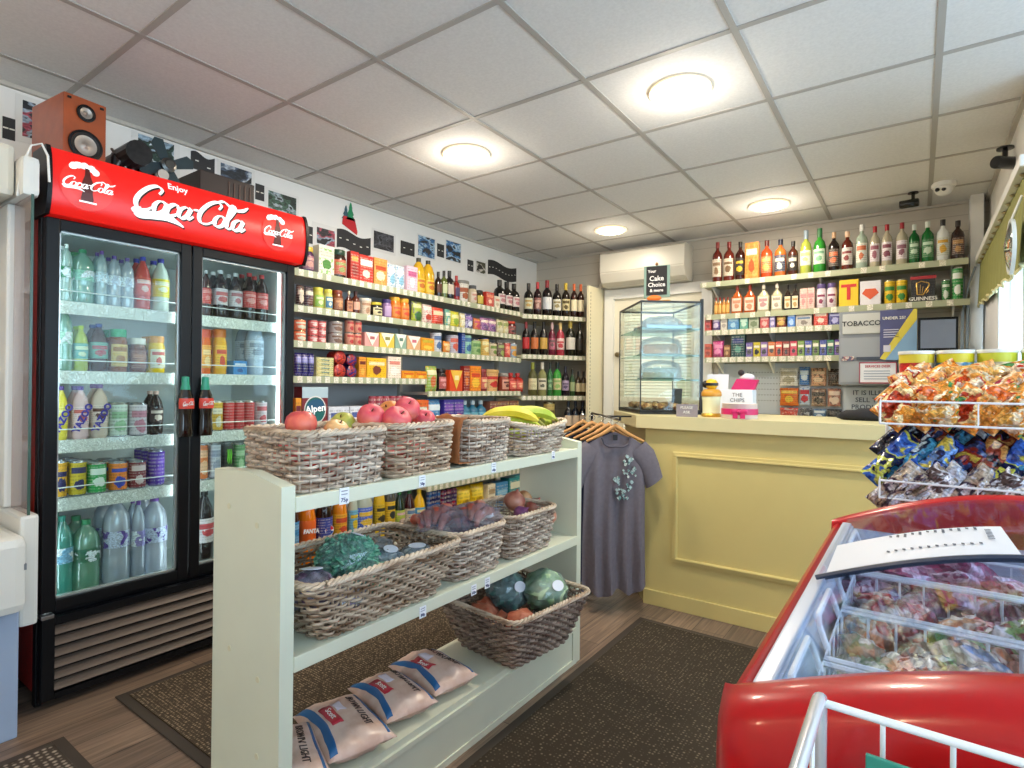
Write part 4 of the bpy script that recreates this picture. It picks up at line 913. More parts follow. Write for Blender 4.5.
row('on the third corner shelf', wnf(1.105), [
 (529, 538, 362, 'wine', ('#5a5a34', '#ddd6ae', '#9aa03a', '#c9c29a'), 'olive wine bottle with a large cream label'),
 (538.8, 547.5, 362, 'wine', ('#8a8a5a', '#e3dcc4', '#ddd8c8', '#6a6a5a'), 'pale wine bottle with a white capsule'),
 (548.2, 553.5, 362, 'wine', ('#2f6a3a', '#2f6a3a', '#1a2a2a', '#7ab07a'), 'green wine bottle with a dark capsule'),
 (554, 562.5, 362, 'wine', ('#3f9a3f', '#d9cf9a', '#1c2c28', '#8fb86a'), 'bright green bottle with a pale label'),
 (563, 570, 366, 'wine', ('#1f1826', '#b09ab8', '#26202c', '#5a4a6a'), 'dark bottle with a lilac label'),
 (570.8, 576, 369, 'wine', ('#2a4a2c', '#9aa87a', '#1c2620'), 'small dark green bottle'),
 (576.5, 587.5, 371, 'wine', ('#33261a', '#c9b890', '#1c1612'), 'small brown beer bottle', 2)])
row('on the lowest corner shelf', wnf(.78), [
 (545, 556, 402, 'tin', ('', '#b8a05a', '#8a8060', '#5a4a2a'), 'round brown tin'),
 (566, 588, 401, 'wine', ('#161a24', '#d9c2a8', '#1c2230'), 'black beer bottle with a cream label', 3)])
# ------------------------------------------------------------------ shelving unit in the middle
IX0, IX1, IY0, IY1 = -1.505, -1.20, .765, 2.215
iu = thing('shelving_unit', 'pale green painted wooden shelving unit in the middle of the shop, holding wicker baskets', 'shelving unit')
def endp(y0, y1):
    v = [(IX0, 0), (IX1, 0), (IX1, .958), (-1.345, .982), (IX0, .975)]
    b = MB(); n = 5; b.add([(x, y0, z) for x, z in v]+[(x, y1, z) for x, z in v], [tuple(range(n)), tuple(range(n, 2*n))[::-1]]+[(i, n+i, n+(i+1) % n, (i+1) % n) for i in range(n)])
    return b.build('end_panel', M_paint, iu)
e0 = endp(IY0, IY0+.036); endp(IY1-.036, IY1)
s = MB()
for x, z in ((-1.43, .885), (-1.30, .855), (-1.42, .525), (-1.29, .485), (-1.29, .30), (-1.43, .16)):
    s.lathe([(.005, 0), (.0075, .0), (.0075, .0015), (.005, .0015)], 12, mat=Matrix.Translation((x, IY0, z)) @ Matrix.Rotation(PI/2, 4, 'X'))
s.build('screw_plug', pm('#d6d4b6', .5), e0)
for nm, z in (('top_shelf', .928), ('middle_shelf', .548)):
    MB().box(IX0+.01, IX1-.012, IY0+.036, IY1-.036, z-.02, z).box(IX1-.014, IX1+.004, IY0+.036, IY1-.036, z-.034, z+.003, .002).box(IX0, IX0+.014, IY0+.036, IY1-.036, z-.034, z).build(nm, M_paint, iu)
MB().box(IX0, IX1-.004, IY0+.036, IY1-.036, .155, .178).box(IX1-.022, IX1-.002, IY0+.036, IY1-.036, 0, .157).box(IX0, IX0+.02, IY0+.036, IY1-.036, 0, .157).build('base_shelf', M_paint, iu)
fm = MB()
for a in ((IY0+.036, IY1-.036, .140, .156), (IY0+.036, IY1-.036, 0, .022)): fm.box(IX1-.003, IX1+.003, a[0], a[1], a[2], a[3], .001)
for y in (IY0+.036, IY1-.066): fm.box(IX1-.003, IX1+.003, y, y+.03, .022, .14, .001)
fm.build('plinth_frame', M_paint, iu)

# price cards clipped to the shelves
def card(px, py, w, h, txt, lab):
    p = at(px, py, x=IX1+.006)
    t = thing('price_card', lab, 'price card', (IX1+.0045, p.y, p.z), 0, 'price cards clipped to the shelving unit')
    MB().box(0, .0012, -w/2, w/2, -h/2, h/2).build('card', pm('#eef2f8', .4), t)
    ln = MB()
    for i in range(2): ln.box(.0012, .0017, -w*.32, w*.32, h*(.28-.2*i), h*(.34-.2*i))
    ln.build('printed_lines', pm('#8a90a0', .5), t)
    o = bpy.data.objects.new('price', text_mesh(txt, h*.36, pm('#2a3a6a', .5), 'price')); COL.objects.link(o); o.parent = t; o.location = (.0018, 0, -h*.24); o.rotation_euler = FX
for a in [(344.5, 496, .030, .042, '75p', 'white price card on the top shelf below the first basket'), (422.5, 481, .026, .034, '50p', 'white price card on the top shelf below the second basket'),
          (494, 467.5, .026, .034, '60p', 'white price card on the top shelf below the third basket'), (553.5, 455, .024, .032, '20p', 'white price card on the top shelf below the bananas'),
          (423, 612, .028, .034, '80p', 'white price card on the middle shelf below the broccoli basket'), (474, 590, .027, .034, '60p', 'shorter left card of a close pair on the middle shelf'),
          (487.5, 583, .028, .036, '90p', 'right-hand card of a close pair on the middle shelf')]: card(*a)

# ------------------------------------------------------------------ wicker baskets
def wick(c1, c2, seed):
    def fn(nt, b):
        tc = nt.nodes.new('ShaderNodeTexCoord'); mp = nt.nodes.new('ShaderNodeMapping'); mp.inputs['Scale'].default_value = (9, 9, 85); mp.inputs['Location'].default_value = (seed, seed*2, 0)
        n = nt.nodes.new('ShaderNodeTexNoise'); n.inputs['Scale'].default_value = 1; n.inputs['Detail'].default_value = 4
        r = nt.nodes.new('ShaderNodeValToRGB'); r.color_ramp.elements[0].position = .35; r.color_ramp.elements[0].color = c4(c1); r.color_ramp.elements[1].position = .62; r.color_ramp.elements[1].color = c4(c2)
        nt.links.new(tc.outputs['Object'], mp.inputs[0]); nt.links.new(mp.outputs[0], n.inputs['Vector']); nt.links.new(n.outputs['Fac'], r.inputs[0]); nt.links.new(r.outputs[0], b.inputs['Base Color']); b.inputs['Roughness'].default_value = .6
    return node_mat('wicker', fn)
M_wick = wick('#7c6350', '#d2c4b4', 1); M_wick2 = wick('#75583f', '#c9b49c', 5); M_rim = wick('#9a8068', '#dac8b2', 3)
def rr_path(wx, wy, r, step):
    """points and outward normals round a rounded rectangle"""
    pts = []; r = min(r, wx/2-.001, wy/2-.001)
    segs = [((wx/2, -wy/2+r), (wx/2, wy/2-r), (1, 0)), ((wx/2-r, wy/2), (-wx/2+r, wy/2), (0, 1)), ((-wx/2, wy/2-r), (-wx/2, -wy/2+r), (-1, 0)), ((-wx/2+r, -wy/2), (wx/2-r, -wy/2), (0, -1))]
    cs = [(wx/2-r, wy/2-r, 0), (-wx/2+r, wy/2-r, PI/2), (-wx/2+r, -wy/2+r, PI), (wx/2-r, -wy/2+r, 1.5*PI)]
    for i in range(4):
        a, b, n = segs[i]; L = math.hypot(b[0]-a[0], b[1]-a[1]); k = max(1, int(L/step))
        for j in range(k): t = j/k; pts.append((a[0]+(b[0]-a[0])*t, a[1]+(b[1]-a[1])*t, n[0], n[1]))
        cx, cy, a0 = cs[i]; k = max(2, int(r*PI/2/step))
        for j in range(k): an = a0+PI/2*j/k; pts.append((cx+r*math.cos(an), cy+r*math.sin(an), math.cos(an), math.sin(an)))
    return pts
def basket(lab, cx, cy, z0, wx, wy, h, taper=.9, rot=0, mat=None, hfun=None, r=.0049, pitch=.0116, pitch_rot=None, bx=0, by=0, group=None):
    """open woven basket: rows of willow strands going in and out of upright stakes, braided rim"""
    t = thing('wicker_basket', lab, 'basket', (cx, cy, z0), rot, group)
    if pitch_rot: t.rotation_euler = pitch_rot
    mat = mat or M_wick; per = 2*(wx+wy); ns = int(per/.026); ns += ns % 2; step = per/ns/4
    base = rr_path(wx, wy, .045, step); n = len(base)
    hf = hfun or (lambda x, y: 1.0)
    def P(i, z, o, f=1.0):
        x, y, nx, ny = base[i % n]; hh = z*(hf(x, y)); s = taper+(1-taper)*min(1, z/h)**.8
        ox = bx*(1-min(1, z/h)); oy = by*(1-min(1, z/h))
        return (x*s+nx*o+ox, y*s+ny*o+oy, hh)
    m = MB(); rows = int(h/pitch); rd = random.Random(int(cx*1000+cy*77))
    for k in range(rows):
        z = .005+k*pitch; ph = PI*(k % 2)
        pts = []
        for i in range(n):
            pts.append(P(i, z+.0016*math.sin(i*.37+k*1.3)+rd.uniform(-.0007, .0007), .0062*math.sin(2*PI*i/n*(n//8)+ph)))
        m.tube(pts, r*rd.uniform(.85, 1.1), 5, closed=True)
    m.build('woven_sides', mat, t, True)
    s = MB()
    for q in range(n//4):
        i = q*4+2
        s.tube([P(i, 0, 0), P(i, h*.5, 0), P(i, h, 0)], .0036, 5)
    s.build('upright_stakes', mat, t, True)
    b = MB()
    for k in range(3):
        pts = []
        for i in range(n):
            a = 2*PI*i/n*(n//9)+k*2*PI/3; x, y, z = P(i, h+.004, .006*math.cos(a)); pts.append((x, y, z+.0055*math.sin(a)))
        b.tube(pts, .0055, 5, closed=True)
    b.build('braided_rim', M_rim, t, True)
    f = MB(); f.box(-wx/2*taper*.96+bx, wx/2*taper*.96+bx, -wy/2*taper*.96+by, wy/2*taper*.96+by, .002, .008); f.build('woven_base', mat, t)
    return t
ZT, ZM, ZB = .9305, .5505, .1785
basket('grey wicker basket with one large red apple, nearest the camera on the top shelf', -1.345, .962, ZT, .27, .285, .142, .93)
basket('grey wicker basket piled with pink grapefruit, second along the top shelf', -1.345, 1.255, ZT, .27, .275, .145, .93, mat=M_wick2)
basket('grey wicker basket lined with brown paper, third along the top shelf', -1.345, 1.585, ZT, .27, .235, .142, .94)
basket('low grey wicker basket of bananas at the far end of the top shelf', -1.345, 1.93, ZT, .27, .37, .105, .86, hfun=lambda x, y: .92+.25*abs(y)/.2)
basket('large oval grey wicker basket of broccoli and red cabbage on the middle shelf', -1.345, 1.105, ZM, .345, .56, .155, .74, mat=M_wick2)
basket('grey wicker basket of bagged carrots in the middle of the middle shelf', -1.35, 1.535, ZM, .29, .275, .155, .85)
basket('grey wicker basket of onions at the far end of the middle shelf', -1.35, 1.865, ZM, .29, .32, .155, .86)
basket('wide dark wicker basket of wrapped lettuce overhanging the lowest shelf', -1.30, 1.855, ZB, .42, .47, .195, .66, mat=wick('#5c4a40', '#a89484', 8), r=.006, pitch=.0115, rot=-.12)

# ------------------------------------------------------------------ fruit and vegetables
def fruit_mat(c1, c2, sc=4, rough=.4):
    def fn(nt, b):
        tc = nt.nodes.new('ShaderNodeTexCoord'); n = nt.nodes.new('ShaderNodeTexNoise'); n.inputs['Scale'].default_value = sc; n.inputs['Detail'].default_value = 6
        r = nt.nodes.new('ShaderNodeValToRGB'); r.color_ramp.elements[0].position = .4; r.color_ramp.elements[0].color = c4(c1); r.color_ramp.elements[1].position = .62; r.color_ramp.elements[1].color = c4(c2)
        nt.links.new(tc.outputs['Object'], n.inputs['Vector']); nt.links.new(n.outputs['Fac'], r.inputs[0]); nt.links.new(r.outputs[0], b.inputs['Base Color']); b.inputs['Roughness'].default_value = rough
    return node_mat('skin', fn)
M_apple = fruit_mat('#c23448', '#e2725a', 14); M_grape = fruit_mat('#d2415e', '#e77f6a', 10); M_red = fruit_mat('#b8283c', '#d9503c', 12); M_app2 = fruit_mat('#d9b27a', '#e6a56a', 10)
def fruit(nm, lab, cat, x, y, z, r, m, stem=True, sq=.92, group=None, tilt=0):
    t = thing(nm, lab, cat, (x, y, z), 0, group, rot=(tilt, tilt*.6, x*9))
    pr = [(.001, -sq*.86), (.18, -sq*.95), (.45, -sq*.92), (.8, -sq*.6), (.98, -sq*.1), (1, sq*.2), (.9, sq*.6), (.6, sq*.9), (.3, sq*.97), (.1, sq*.86), (.001, sq*.78)]
    MB().lathe([(a*r, b*r) for a, b in pr], 24).build('flesh', m, t, True)
    MB().tube([(0, 0, r*sq*.78), (.002, 0, r*sq*.98), (.004, .002, r*sq*1.12)], .0018, 6).build('stalk', pm('#5a3a20', .7), t)
    return t
r = .047
def fa(px, py, x): return at(px, py, x=x)
def fput(nm, lab, px, py, x, r, m, tilt=0): p = fa(px, py, x); return fruit(nm, lab, nm, p.x, p.y, p.z, r, m, tilt=tilt)
fput('apple', 'large red apple rising over the rim of the nearest basket', 301, 425, -1.30, .040, M_apple)
fput('apple', 'yellow-green apple half hidden in the nearest basket', 343, 425, -1.40, .038, fruit_mat('#a8b04a', '#d9c26a', 10), .5)
fput('apple', 'pale yellow apple low at the front of the nearest basket', 336, 432, -1.26, .034, M_app2, .4)
for a in ((-1.39, .90, .07), (-1.31, .985, .05), (-1.39, 1.0, .045), (-1.29, 1.055, .05)):
    fruit('apple', 'red apple deep inside the nearest basket', 'apple', a[0], a[1], ZT+a[2], .04, M_red, group='red apples deep in the nearest basket')
for (px, py, x, rr_, l, mm) in [(371, 418, -1.34, .042, 'pink grapefruit at the near side of the second basket', M_grape), (396, 421, -1.28, .044, 'pink grapefruit at the front of the second basket, under the top one', M_grape),
        (407, 410, -1.33, .041, 'pink grapefruit topmost of the pile in the second basket', M_grape), (424, 421, -1.34, .038, 'dark pink grapefruit at the far side of the second basket', M_grape), (390, 413, -1.42, .040, 'orange-pink grapefruit at the back of the second basket', fruit_mat('#e08a4a', '#e6a86a', 9))]:
    p = fa(px, py, x); fruit('grapefruit', l, 'grapefruit', p.x, p.y, p.z, rr_, mm, tilt=.7)
for x, y in ((-1.33, 1.18), (-1.28, 1.28), (-1.38, 1.33)):
    fruit('grapefruit', 'pink grapefruit underneath the pile in the second basket', 'grapefruit', x, y, ZT+.052, .045, M_grape, group='grapefruit under the pile')
# paper bag in the third basket
pb = MB()
def wav(i, j): return .006*math.sin(i*1.3+j)+.004*math.sin(j*2.1)
M_paper = pm('#9a5f35', .7, noise_amt=.15, noise_scale=30)
vs = []; fs = []; nu, nv = 10, 7
prof_ = [(0, -.02, .155), (0, -.04, .165), (.0, -.055, .15), (0, -.066, .10), (0, -.070, .05), (0, -.06, .012), (0, .02, .012), (0, .06, .05)]
for j, (_, py_, pz_) in enumerate(prof_):
    for i in range(nu+1):
        u = i/nu; vs.append((-.125+.25*u+wav(i, j)*.3, py_+wav(i, j)+(.03*(u-.5)), pz_+wav(j, i)))
for j in range(len(prof_)-1):
    for i in range(nu): a = j*(nu+1)+i; fs.append((a, a+1, a+nu+2, a+nu+1))
o = pb.add(vs, fs).build('paper_bag', M_paper, None, True, (-1.345, 1.475, ZT)); md = o.modifiers.new('thickness', 'SOLIDIFY'); md.thickness = .0015
tag(o, 'crumpled brown paper bag hanging over the edge of the third basket', 'paper bag')
tag(MB().box(-.11, .11, -.085, .085, .012, .115, .03).build('potato_sack', pm('#7a5a3c', .8, noise_amt=.3, noise_scale=40), None, False, (-1.345, 1.60, ZT)), 'brown sack of loose potatoes filling the third basket', 'sack')
# bananas
M_ban = fruit_mat('#d9c62a', '#ecd75a', 9, .45); M_bang = fruit_mat('#b0c23a', '#dcd868', 9, .45)
def banana(lab, loc, rot, L=.2, m=M_ban, R_=.019, bend=1.1):
    t = thing('banana', lab, 'banana', loc, 0, 'bananas in the low basket', rot)
    n = 13; P_ = []; rr = []
    for i in range(n):
        u = i/(n-1); a = (u-.5)*bend; P_.append((L/bend*math.sin(a), 0, L/bend*(1-math.cos(a))*1.0-.0)); rr.append(R_*min(1, .35+2.6*min(u, (1-u)*1.15+.02))*(1 if .06 < u < .93 else .55))
    MB().tube(P_, rr, 6).build('peel', m, t, 30)
    MB().tube([P_[-1], (P_[-1][0]+.025, 0, P_[-1][2]+.018)], [.007, .006], 6).build('stem', pm('#8a8a3a', .6), t)
    MB().tube([P_[0], (P_[0][0]-.006, 0, P_[0][2]+.003)], [.008, .005], 6).build('tip', pm('#3a2c18', .7), t)
for k in range(14):
    lay = k//5; j = k % 5
    banana(['yellow banana on the near side of the basket heap', 'yellow-green banana in the middle of the basket heap', 'pale banana at the far side of the basket heap'][min(j//2, 2)],
           (-1.35+.016*lay+.03*math.sin(k*2.2), 1.80+.062*j+.02*lay, ZT+.098+.036*lay-.004*abs(j-1)), (PI+.25*math.sin(k*1.7), .12+.1*math.sin(k), 1.0+.16*(j-1)+.1*math.sin(k*3)), .225+.012*(k % 3), M_ban if k % 3 else M_bang, .0225, 1.0)
def banana_fix(): pass
# broccoli, cabbage etc.
def leafy(nm, lab, cat, loc, r, m, bump=.35, fr=5, sc=(1, 1, .8), film=True, lab2=None, n=28):
    t = thing(nm, lab, cat, loc)
    MB().sphere((0, 0, 0), r, n, n//2+2, sc, bump, hash_(lab), fr).build('head', m, t, False if fr > 6 else True)
    if film:
        MB().sphere((0, 0, 0), r*1.07, 20, 12, sc, .14, hash_(lab)+3, 3).build('clear_wrap', glass_mat('#dfe9f0', .10, .12, 'film', (.05, .45)), t, False)
    if lab2:
        e = Vector(lab2).normalized(); q = e.to_track_quat('Z', 'Y').to_matrix().to_4x4(); q.translation = Vector((e.x*r*sc[0], e.y*r*sc[1], e.z*r*sc[2]))*1.10
        MB().lathe([(.001, .001), (.028, 0), (.028, -.0015), (.001, -.001)], 20, mat=q, sy=.75).build('price_label', pm('#e6eaf4', .4), t)
    return t
M_broc = fruit_mat('#4a9478', '#8cc4a4', 90, .8); M_redc = fruit_mat('#4a2a4a', '#a890a8', 30, .4); M_caul = fruit_mat('#8a9096', '#c2c2b8', 25, .5)
leafy('broccoli', 'big green broccoli head, largest in the oval basket', 'broccoli', (-1.36, 1.085, ZM+.135), .088, M_broc, .30, 14, (1.0, 1.0, .75), True, (.05, .35, 1), 60)
leafy('broccoli', 'smaller broccoli head at the front of the oval basket', 'broccoli', (-1.26, 1.065, ZM+.105), .062, M_broc, .30, 14, (.9, 1.1, .75), True, None, 36)
leafy('red_cabbage', 'wrapped red cabbage half with a round white label, near end of the oval basket', 'cabbage', (-1.275, .90, ZM+.115), .062, M_redc, .2, 5, (1, 1, .8), True, (-.1, .1, 1))
leafy('red_cabbage', 'wrapped red cabbage half without label, front of the oval basket', 'cabbage', (-1.235, .975, ZM+.085), .052, M_redc, .2, 5, (.9, 1.3, .6), True)
leafy('red_cabbage', 'wrapped cabbage piece with a white label lying at the far end of the oval basket', 'cabbage', (-1.28, 1.285, ZM+.10), .062, M_caul, .25, 5, (1, 1.1, .7), True, (.1, -.05, 1))
leafy('celeriac', 'wrapped pale vegetable with a long white label beside the broccoli', 'vegetable', (-1.31, 1.185, ZM+.11), .052, M_caul, .3, 6, (1, 1.1, .8), True, (.3, .1, 1))
leafy('celeriac', 'wrapped brown root at the back of the oval basket', 'vegetable', (-1.42, 1.24, ZM+.11), .055, fruit_mat('#7a6a5a', '#a8988a', 20), .3, 6, (1, 1.2, .8), True)
# carrots in bags
M_car = fruit_mat('#d9604a', '#e8a088', 12, .35)
for b in range(2):
    t = thing('carrot_bag', ['clear bag of carrots slumped on the near rim of the middle basket', 'clear bag of carrots with a knotted top in the middle basket'][b], 'bag of carrots', (-1.34+.04*b, 1.475+.12*b, ZM+.165))
    for i in range(7):
        x, y, z = -.055+.018*(i % 4)+.02*b, -.055+.02*i, .012*(i % 3)
        L = .12; ang = .7+.12*i
        MB().tube([(x-L/2*math.cos(ang), y+L/2*math.sin(ang)-.02, z+.01), (x, y, z+.022), (x+L/2*math.cos(ang), y-L/2*math.sin(ang), z-.005)], [.019, .017, .007], 10).build('carrot', M_car, t, True)
    MB().sphere((0, 0, .01), .095, 20, 12, (.95, 1.05, .52), .4, 5+b, 3).build('clear_bag', glass_mat('#e6e4f0', .14, .15, 'film2', (.06, .5)), t)
# onions
M_on = fruit_mat('#a8584a', '#c98a72', 15, .35)
for k, (px, py, x, r, l, m) in enumerate([(514.5, 501, -1.35, .046, 'large red-brown onion on top, near side of the far basket', M_on), (535, 507, -1.33, .042, 'large red-brown onion on top, far side of the far basket', M_on), (521, 514, -1.28, .034, 'small purple onion at the front of the far basket', fruit_mat('#7a3a6a', '#a8608a', 12)),
        (524, 499, -1.43, .04, 'pale brown onion at the back of the far basket', fruit_mat('#b0764a', '#d9a87a', 12)), (548, 516, -1.28, .038, 'onion deep in the far basket, by its far end', M_on)]):
    p = at(px, py, x=x); x, y, z = p.x, p.y, p.z-ZM
    t = thing('onion', l, 'onion', (x, y, ZM+z), 0, None, (.4*k, .3, k))
    MB().lathe([(.001, -r*.86), (r*.5, -r*.72), (r*.93, -r*.3), (r, 0), (r*.9, r*.38), (r*.5, r*.74), (r*.16, r*.95), (r*.08, r*1.15), (.001, r*1.18)], 22).build('bulb', m, t, True)
    MB().lathe([(r*.03, -r*.86), (r*.16, -r*.9), (r*.1, -r*.97)], 10).build('root_plate', pm('#c9b48a', .8), t)
# lower basket
leafy('lettuce', 'round pale green lettuce in clear wrap with a round label, low basket', 'lettuce', (-1.22, 1.95, ZB+.20), .088, fruit_mat('#7fae7a', '#cfe0b8', 14, .5), .22, 4, (1.0, 1.0, .85), True, (.9, -.3, .55), 30)
leafy('lettuce', 'dark green wrapped cabbage with a white label behind the lettuce', 'lettuce', (-1.35, 1.87, ZB+.19), .082, fruit_mat('#3a6a62', '#8aa8a0', 16, .5), .25, 4, (1, 1, .9), True, (.9, -.2, .5), 30)
for k, (x, y, z, l) in enumerate([(-1.33, 1.70, .15, 'pointed pink-brown sweet potato at the back of the low basket'), (-1.20, 1.745, .145, 'orange sweet potato at the front of the low basket'), (-1.26, 1.71, .12, 'dark red sweet potato between the two others'), (-1.38, 1.79, .12, 'small sweet potato against the back of the low basket')]):
    o = MB().sphere((0, 0, 0), .048, 18, 12, (1.35, .85, .8), .25, k+2, 2).build('sweet_potato', fruit_mat('#a8543a', '#cf8668', 14, .5), None, True, (x, y, ZB+z), (.3*k, .4-.5*k, 1.1*k)); tag(o, l, 'sweet potato')
# bread bags on the lowest shelf
M_bag = fruit_mat('#c9a898', '#d9c0b4', 18, .3); M_bb = pm('#1f5f98', .35)
def breadbag(lab, y, x, rz, L=.275, W=.195, H=.075, sd=1):
    """flat filled bag: local x runs along the loaf, text reads along +x, top of the text towards +y"""
    t = thing('bread_bag', lab, 'bag', (x, y, ZB+H*.5+.002), rz, None)
    flat = Matrix(((0, 0, 1, -L/2), (-1, 0, 0, 0), (0, -1, 0, 0), (0, 0, 0, 1)))   # pillow (x across, y out, z along) -> bag
    b = MB().pillow(W, L, H, sd, .10, 22, 26, mat=flat)
    b.v = [(p[0], p[1], max(p[2], -H*.5+.0)) for p in b.v]
    b.build('loaf_bag', M_bag, t, 60)
    def sp(x, y, e):
        q = MB().psurf(max(-1, min(1, -y/(W/2))), max(-1, min(1, x/(L/2))), W, L, H, sd, .10); return flat @ Vector((q[0], q[1]-e, q[2]))
    def patch(nm, x0, x1, y0, y1, m, e=.001, n=10, skew=0, bow=0):
        vs = []; fs = []
        for j in range(n+1):
            for i in range(n+1):
                x = x0+(x1-x0)*i/n; y = y0+(y1-y0)*j/n+skew*(i/n-.5)+bow*math.sin(PI*i/n); vs.append(tuple(sp(x, y, e)))
        for j in range(n):
            for i in range(n): a = j*(n+1)+i; fs.append((a, a+1, a+n+2, a+n+1))
        o = MB().add(vs, fs).build(nm, m, t, True); md = o.modifiers.new('thickness', 'SOLIDIFY'); md.thickness = .001
    def word(nm, txt, size, m, cx, cy, an, e):
        me = text_mesh(txt, size, m, nm, xscale=.85); ca, sa = math.cos(an), math.sin(an)
        for v in me.vertices: X_, Y_ = v.co.x, v.co.y; p = sp(cx+X_*ca-Y_*sa, cy+X_*sa+Y_*ca, e+v.co.z); v.co = p
        o = bpy.data.objects.new(nm, me); COL.objects.link(o); o.parent = t
    patch('blue_side_band', -L*.47, L*.47, -W*.47, -W*.36, M_bb, .0012, 12, 0, .012)
    patch('blue_edge_line', -L*.40, L*.46, W*.40, W*.44, M_bb, .0012, 10)
    patch('red_logo', -.055, .035, -.052, -.018, pm('#b8263a', .35), .0015, 6, .008)
    patch('white_panel', -.065, -.015, -.014, .016, pm('#d9d4e6', .35), .0015, 6, .004)
    word('logo_word', 'Scott', .026, M_white, -.01, -.035, .08, .003)
    word('bag_word', 'BROWN LIGHT', .030, pm('#3a2a2a', .5), .0, .045, -.06, .002)
    return t
breadbag('pinkish bread bag nearest the end panel, partly cut off', .868, -1.335, -.42, sd=2)
breadbag('pinkish bread bag with blue band, second from the end panel', 1.055, -1.335, -.26, sd=5)
breadbag('pinkish bread bag with blue band, second from the wicker basket', 1.25, -1.345, -.22, .25, .18, sd=9)
breadbag('pinkish bread bag with blue band, next to the wicker basket', 1.44, -1.35, -.15, .265, .185, sd=14)
# ------------------------------------------------------------------ counter
M_ctr = pm('#d8c682', .4, noise_amt=.02, noise_scale=5); M_top = pm('#d9cf9f', .4)
ct = thing('counter', 'pale yellow-green painted shop counter with a panelled front and an angled end', 'counter')
TP = [(-1.275, 2.985), (.372, 2.985), (.372, 3.62), (-1.35, 3.78), (-1.655, 3.50)]
BPq = [(-1.235, 3.02), (.372, 3.02), (.372, 3.56), (-1.30, 3.70), (-1.56, 3.47)]
MB().prism(BPq, 0, .975).build('counter_body', M_ctr, ct)
tb = MB(); tb.prism(TP, .975, 1.042); tb.build('counter_top', M_top, ct)
MB().box(-1.236, .37, 3.008, 3.02, 0, .082, .003).build('skirting', M_ctr, ct)
m = MB()
def frame_rect(m, x0, x1, z0, z1, w, d, y=3.02):
    m.box(x0, x1, y-d, y, z0, z0+w, .002).box(x0, x1, y-d, y, z1-w, z1, .002).box(x0, x0+w, y-d, y, z0+w, z1-w, .002).box(x1-w, x1, y-d, y, z0+w, z1-w, .002)
frame_rect(m, -1.075, .30, .255, .852, .028, .010); frame_rect(m, -1.060, .285, .27, .837, .010, .016)
m.build('panel_moulding', M_ctr, ct)
# ------------------------------------------------------------------ hanging shirts
U = Vector((-.63, .777, 0)); V = Vector((.777, .63, 0)); SH = Vector((-1.312, 2.793, 0)); ang = math.atan2(.63, .777)
rl = thing('clothes_rail', 'thin dark metal rail sticking out from the counter end, carrying the shirts', 'rail')
m = MB(); a = SH-U*.10; b_ = SH+U*.62; m.tube([(a.x, a.y, 1.03), (b_.x, b_.y, 1.03)], .006, 8).tube([(a.x, a.y, 1.03), (a.x, a.y, 1.045)], .006, 8)
m.tube([(b_.x, b_.y, 1.03), (b_.x, b_.y, .0)], .009, 8); q = SH+U*.25; m.tube([(q.x, q.y, 1.03), (q.x+.13, q.y+.10, 1.03), (q.x+.15, q.y+.12, .99)], .005, 8)
m.build('rail_tube', pm('#3a3836', .3, .8), rl, True)
tag(rl, cat='rail')
def hanger(p, lab, tilt=0):
    t = thing('coat_hanger', lab, 'hanger', (p.x, p.y, 0), ang+tilt, 'wooden hangers on the rail')
    n = 21; pts = [(-.155+.31*i/(n-1), 0, 0) for i in range(n)]; pts = [(x, 0, .992-.62*abs(x) if abs(x) < .075 else .9455-.45*(abs(x)-.075)) for x, _, _ in pts]
    MB().tube(pts, [.007+.006*(1-abs(i-10)/10) for i in range(n)], 8).build('wooden_arms', pm('#c08a4e', .45, noise_amt=.15, noise_scale=25), t, True)
    MB().tube([(0, 0, .995), (0, 0, 1.01)]+[(.018*math.sin(a)+.0, 0, 1.022+.014*-math.cos(a)) for a in [x*.5 for x in range(0, 10)]], .0022, 6).build('hook', pm('#b8b8b4', .25, 1), t, True)
    return t
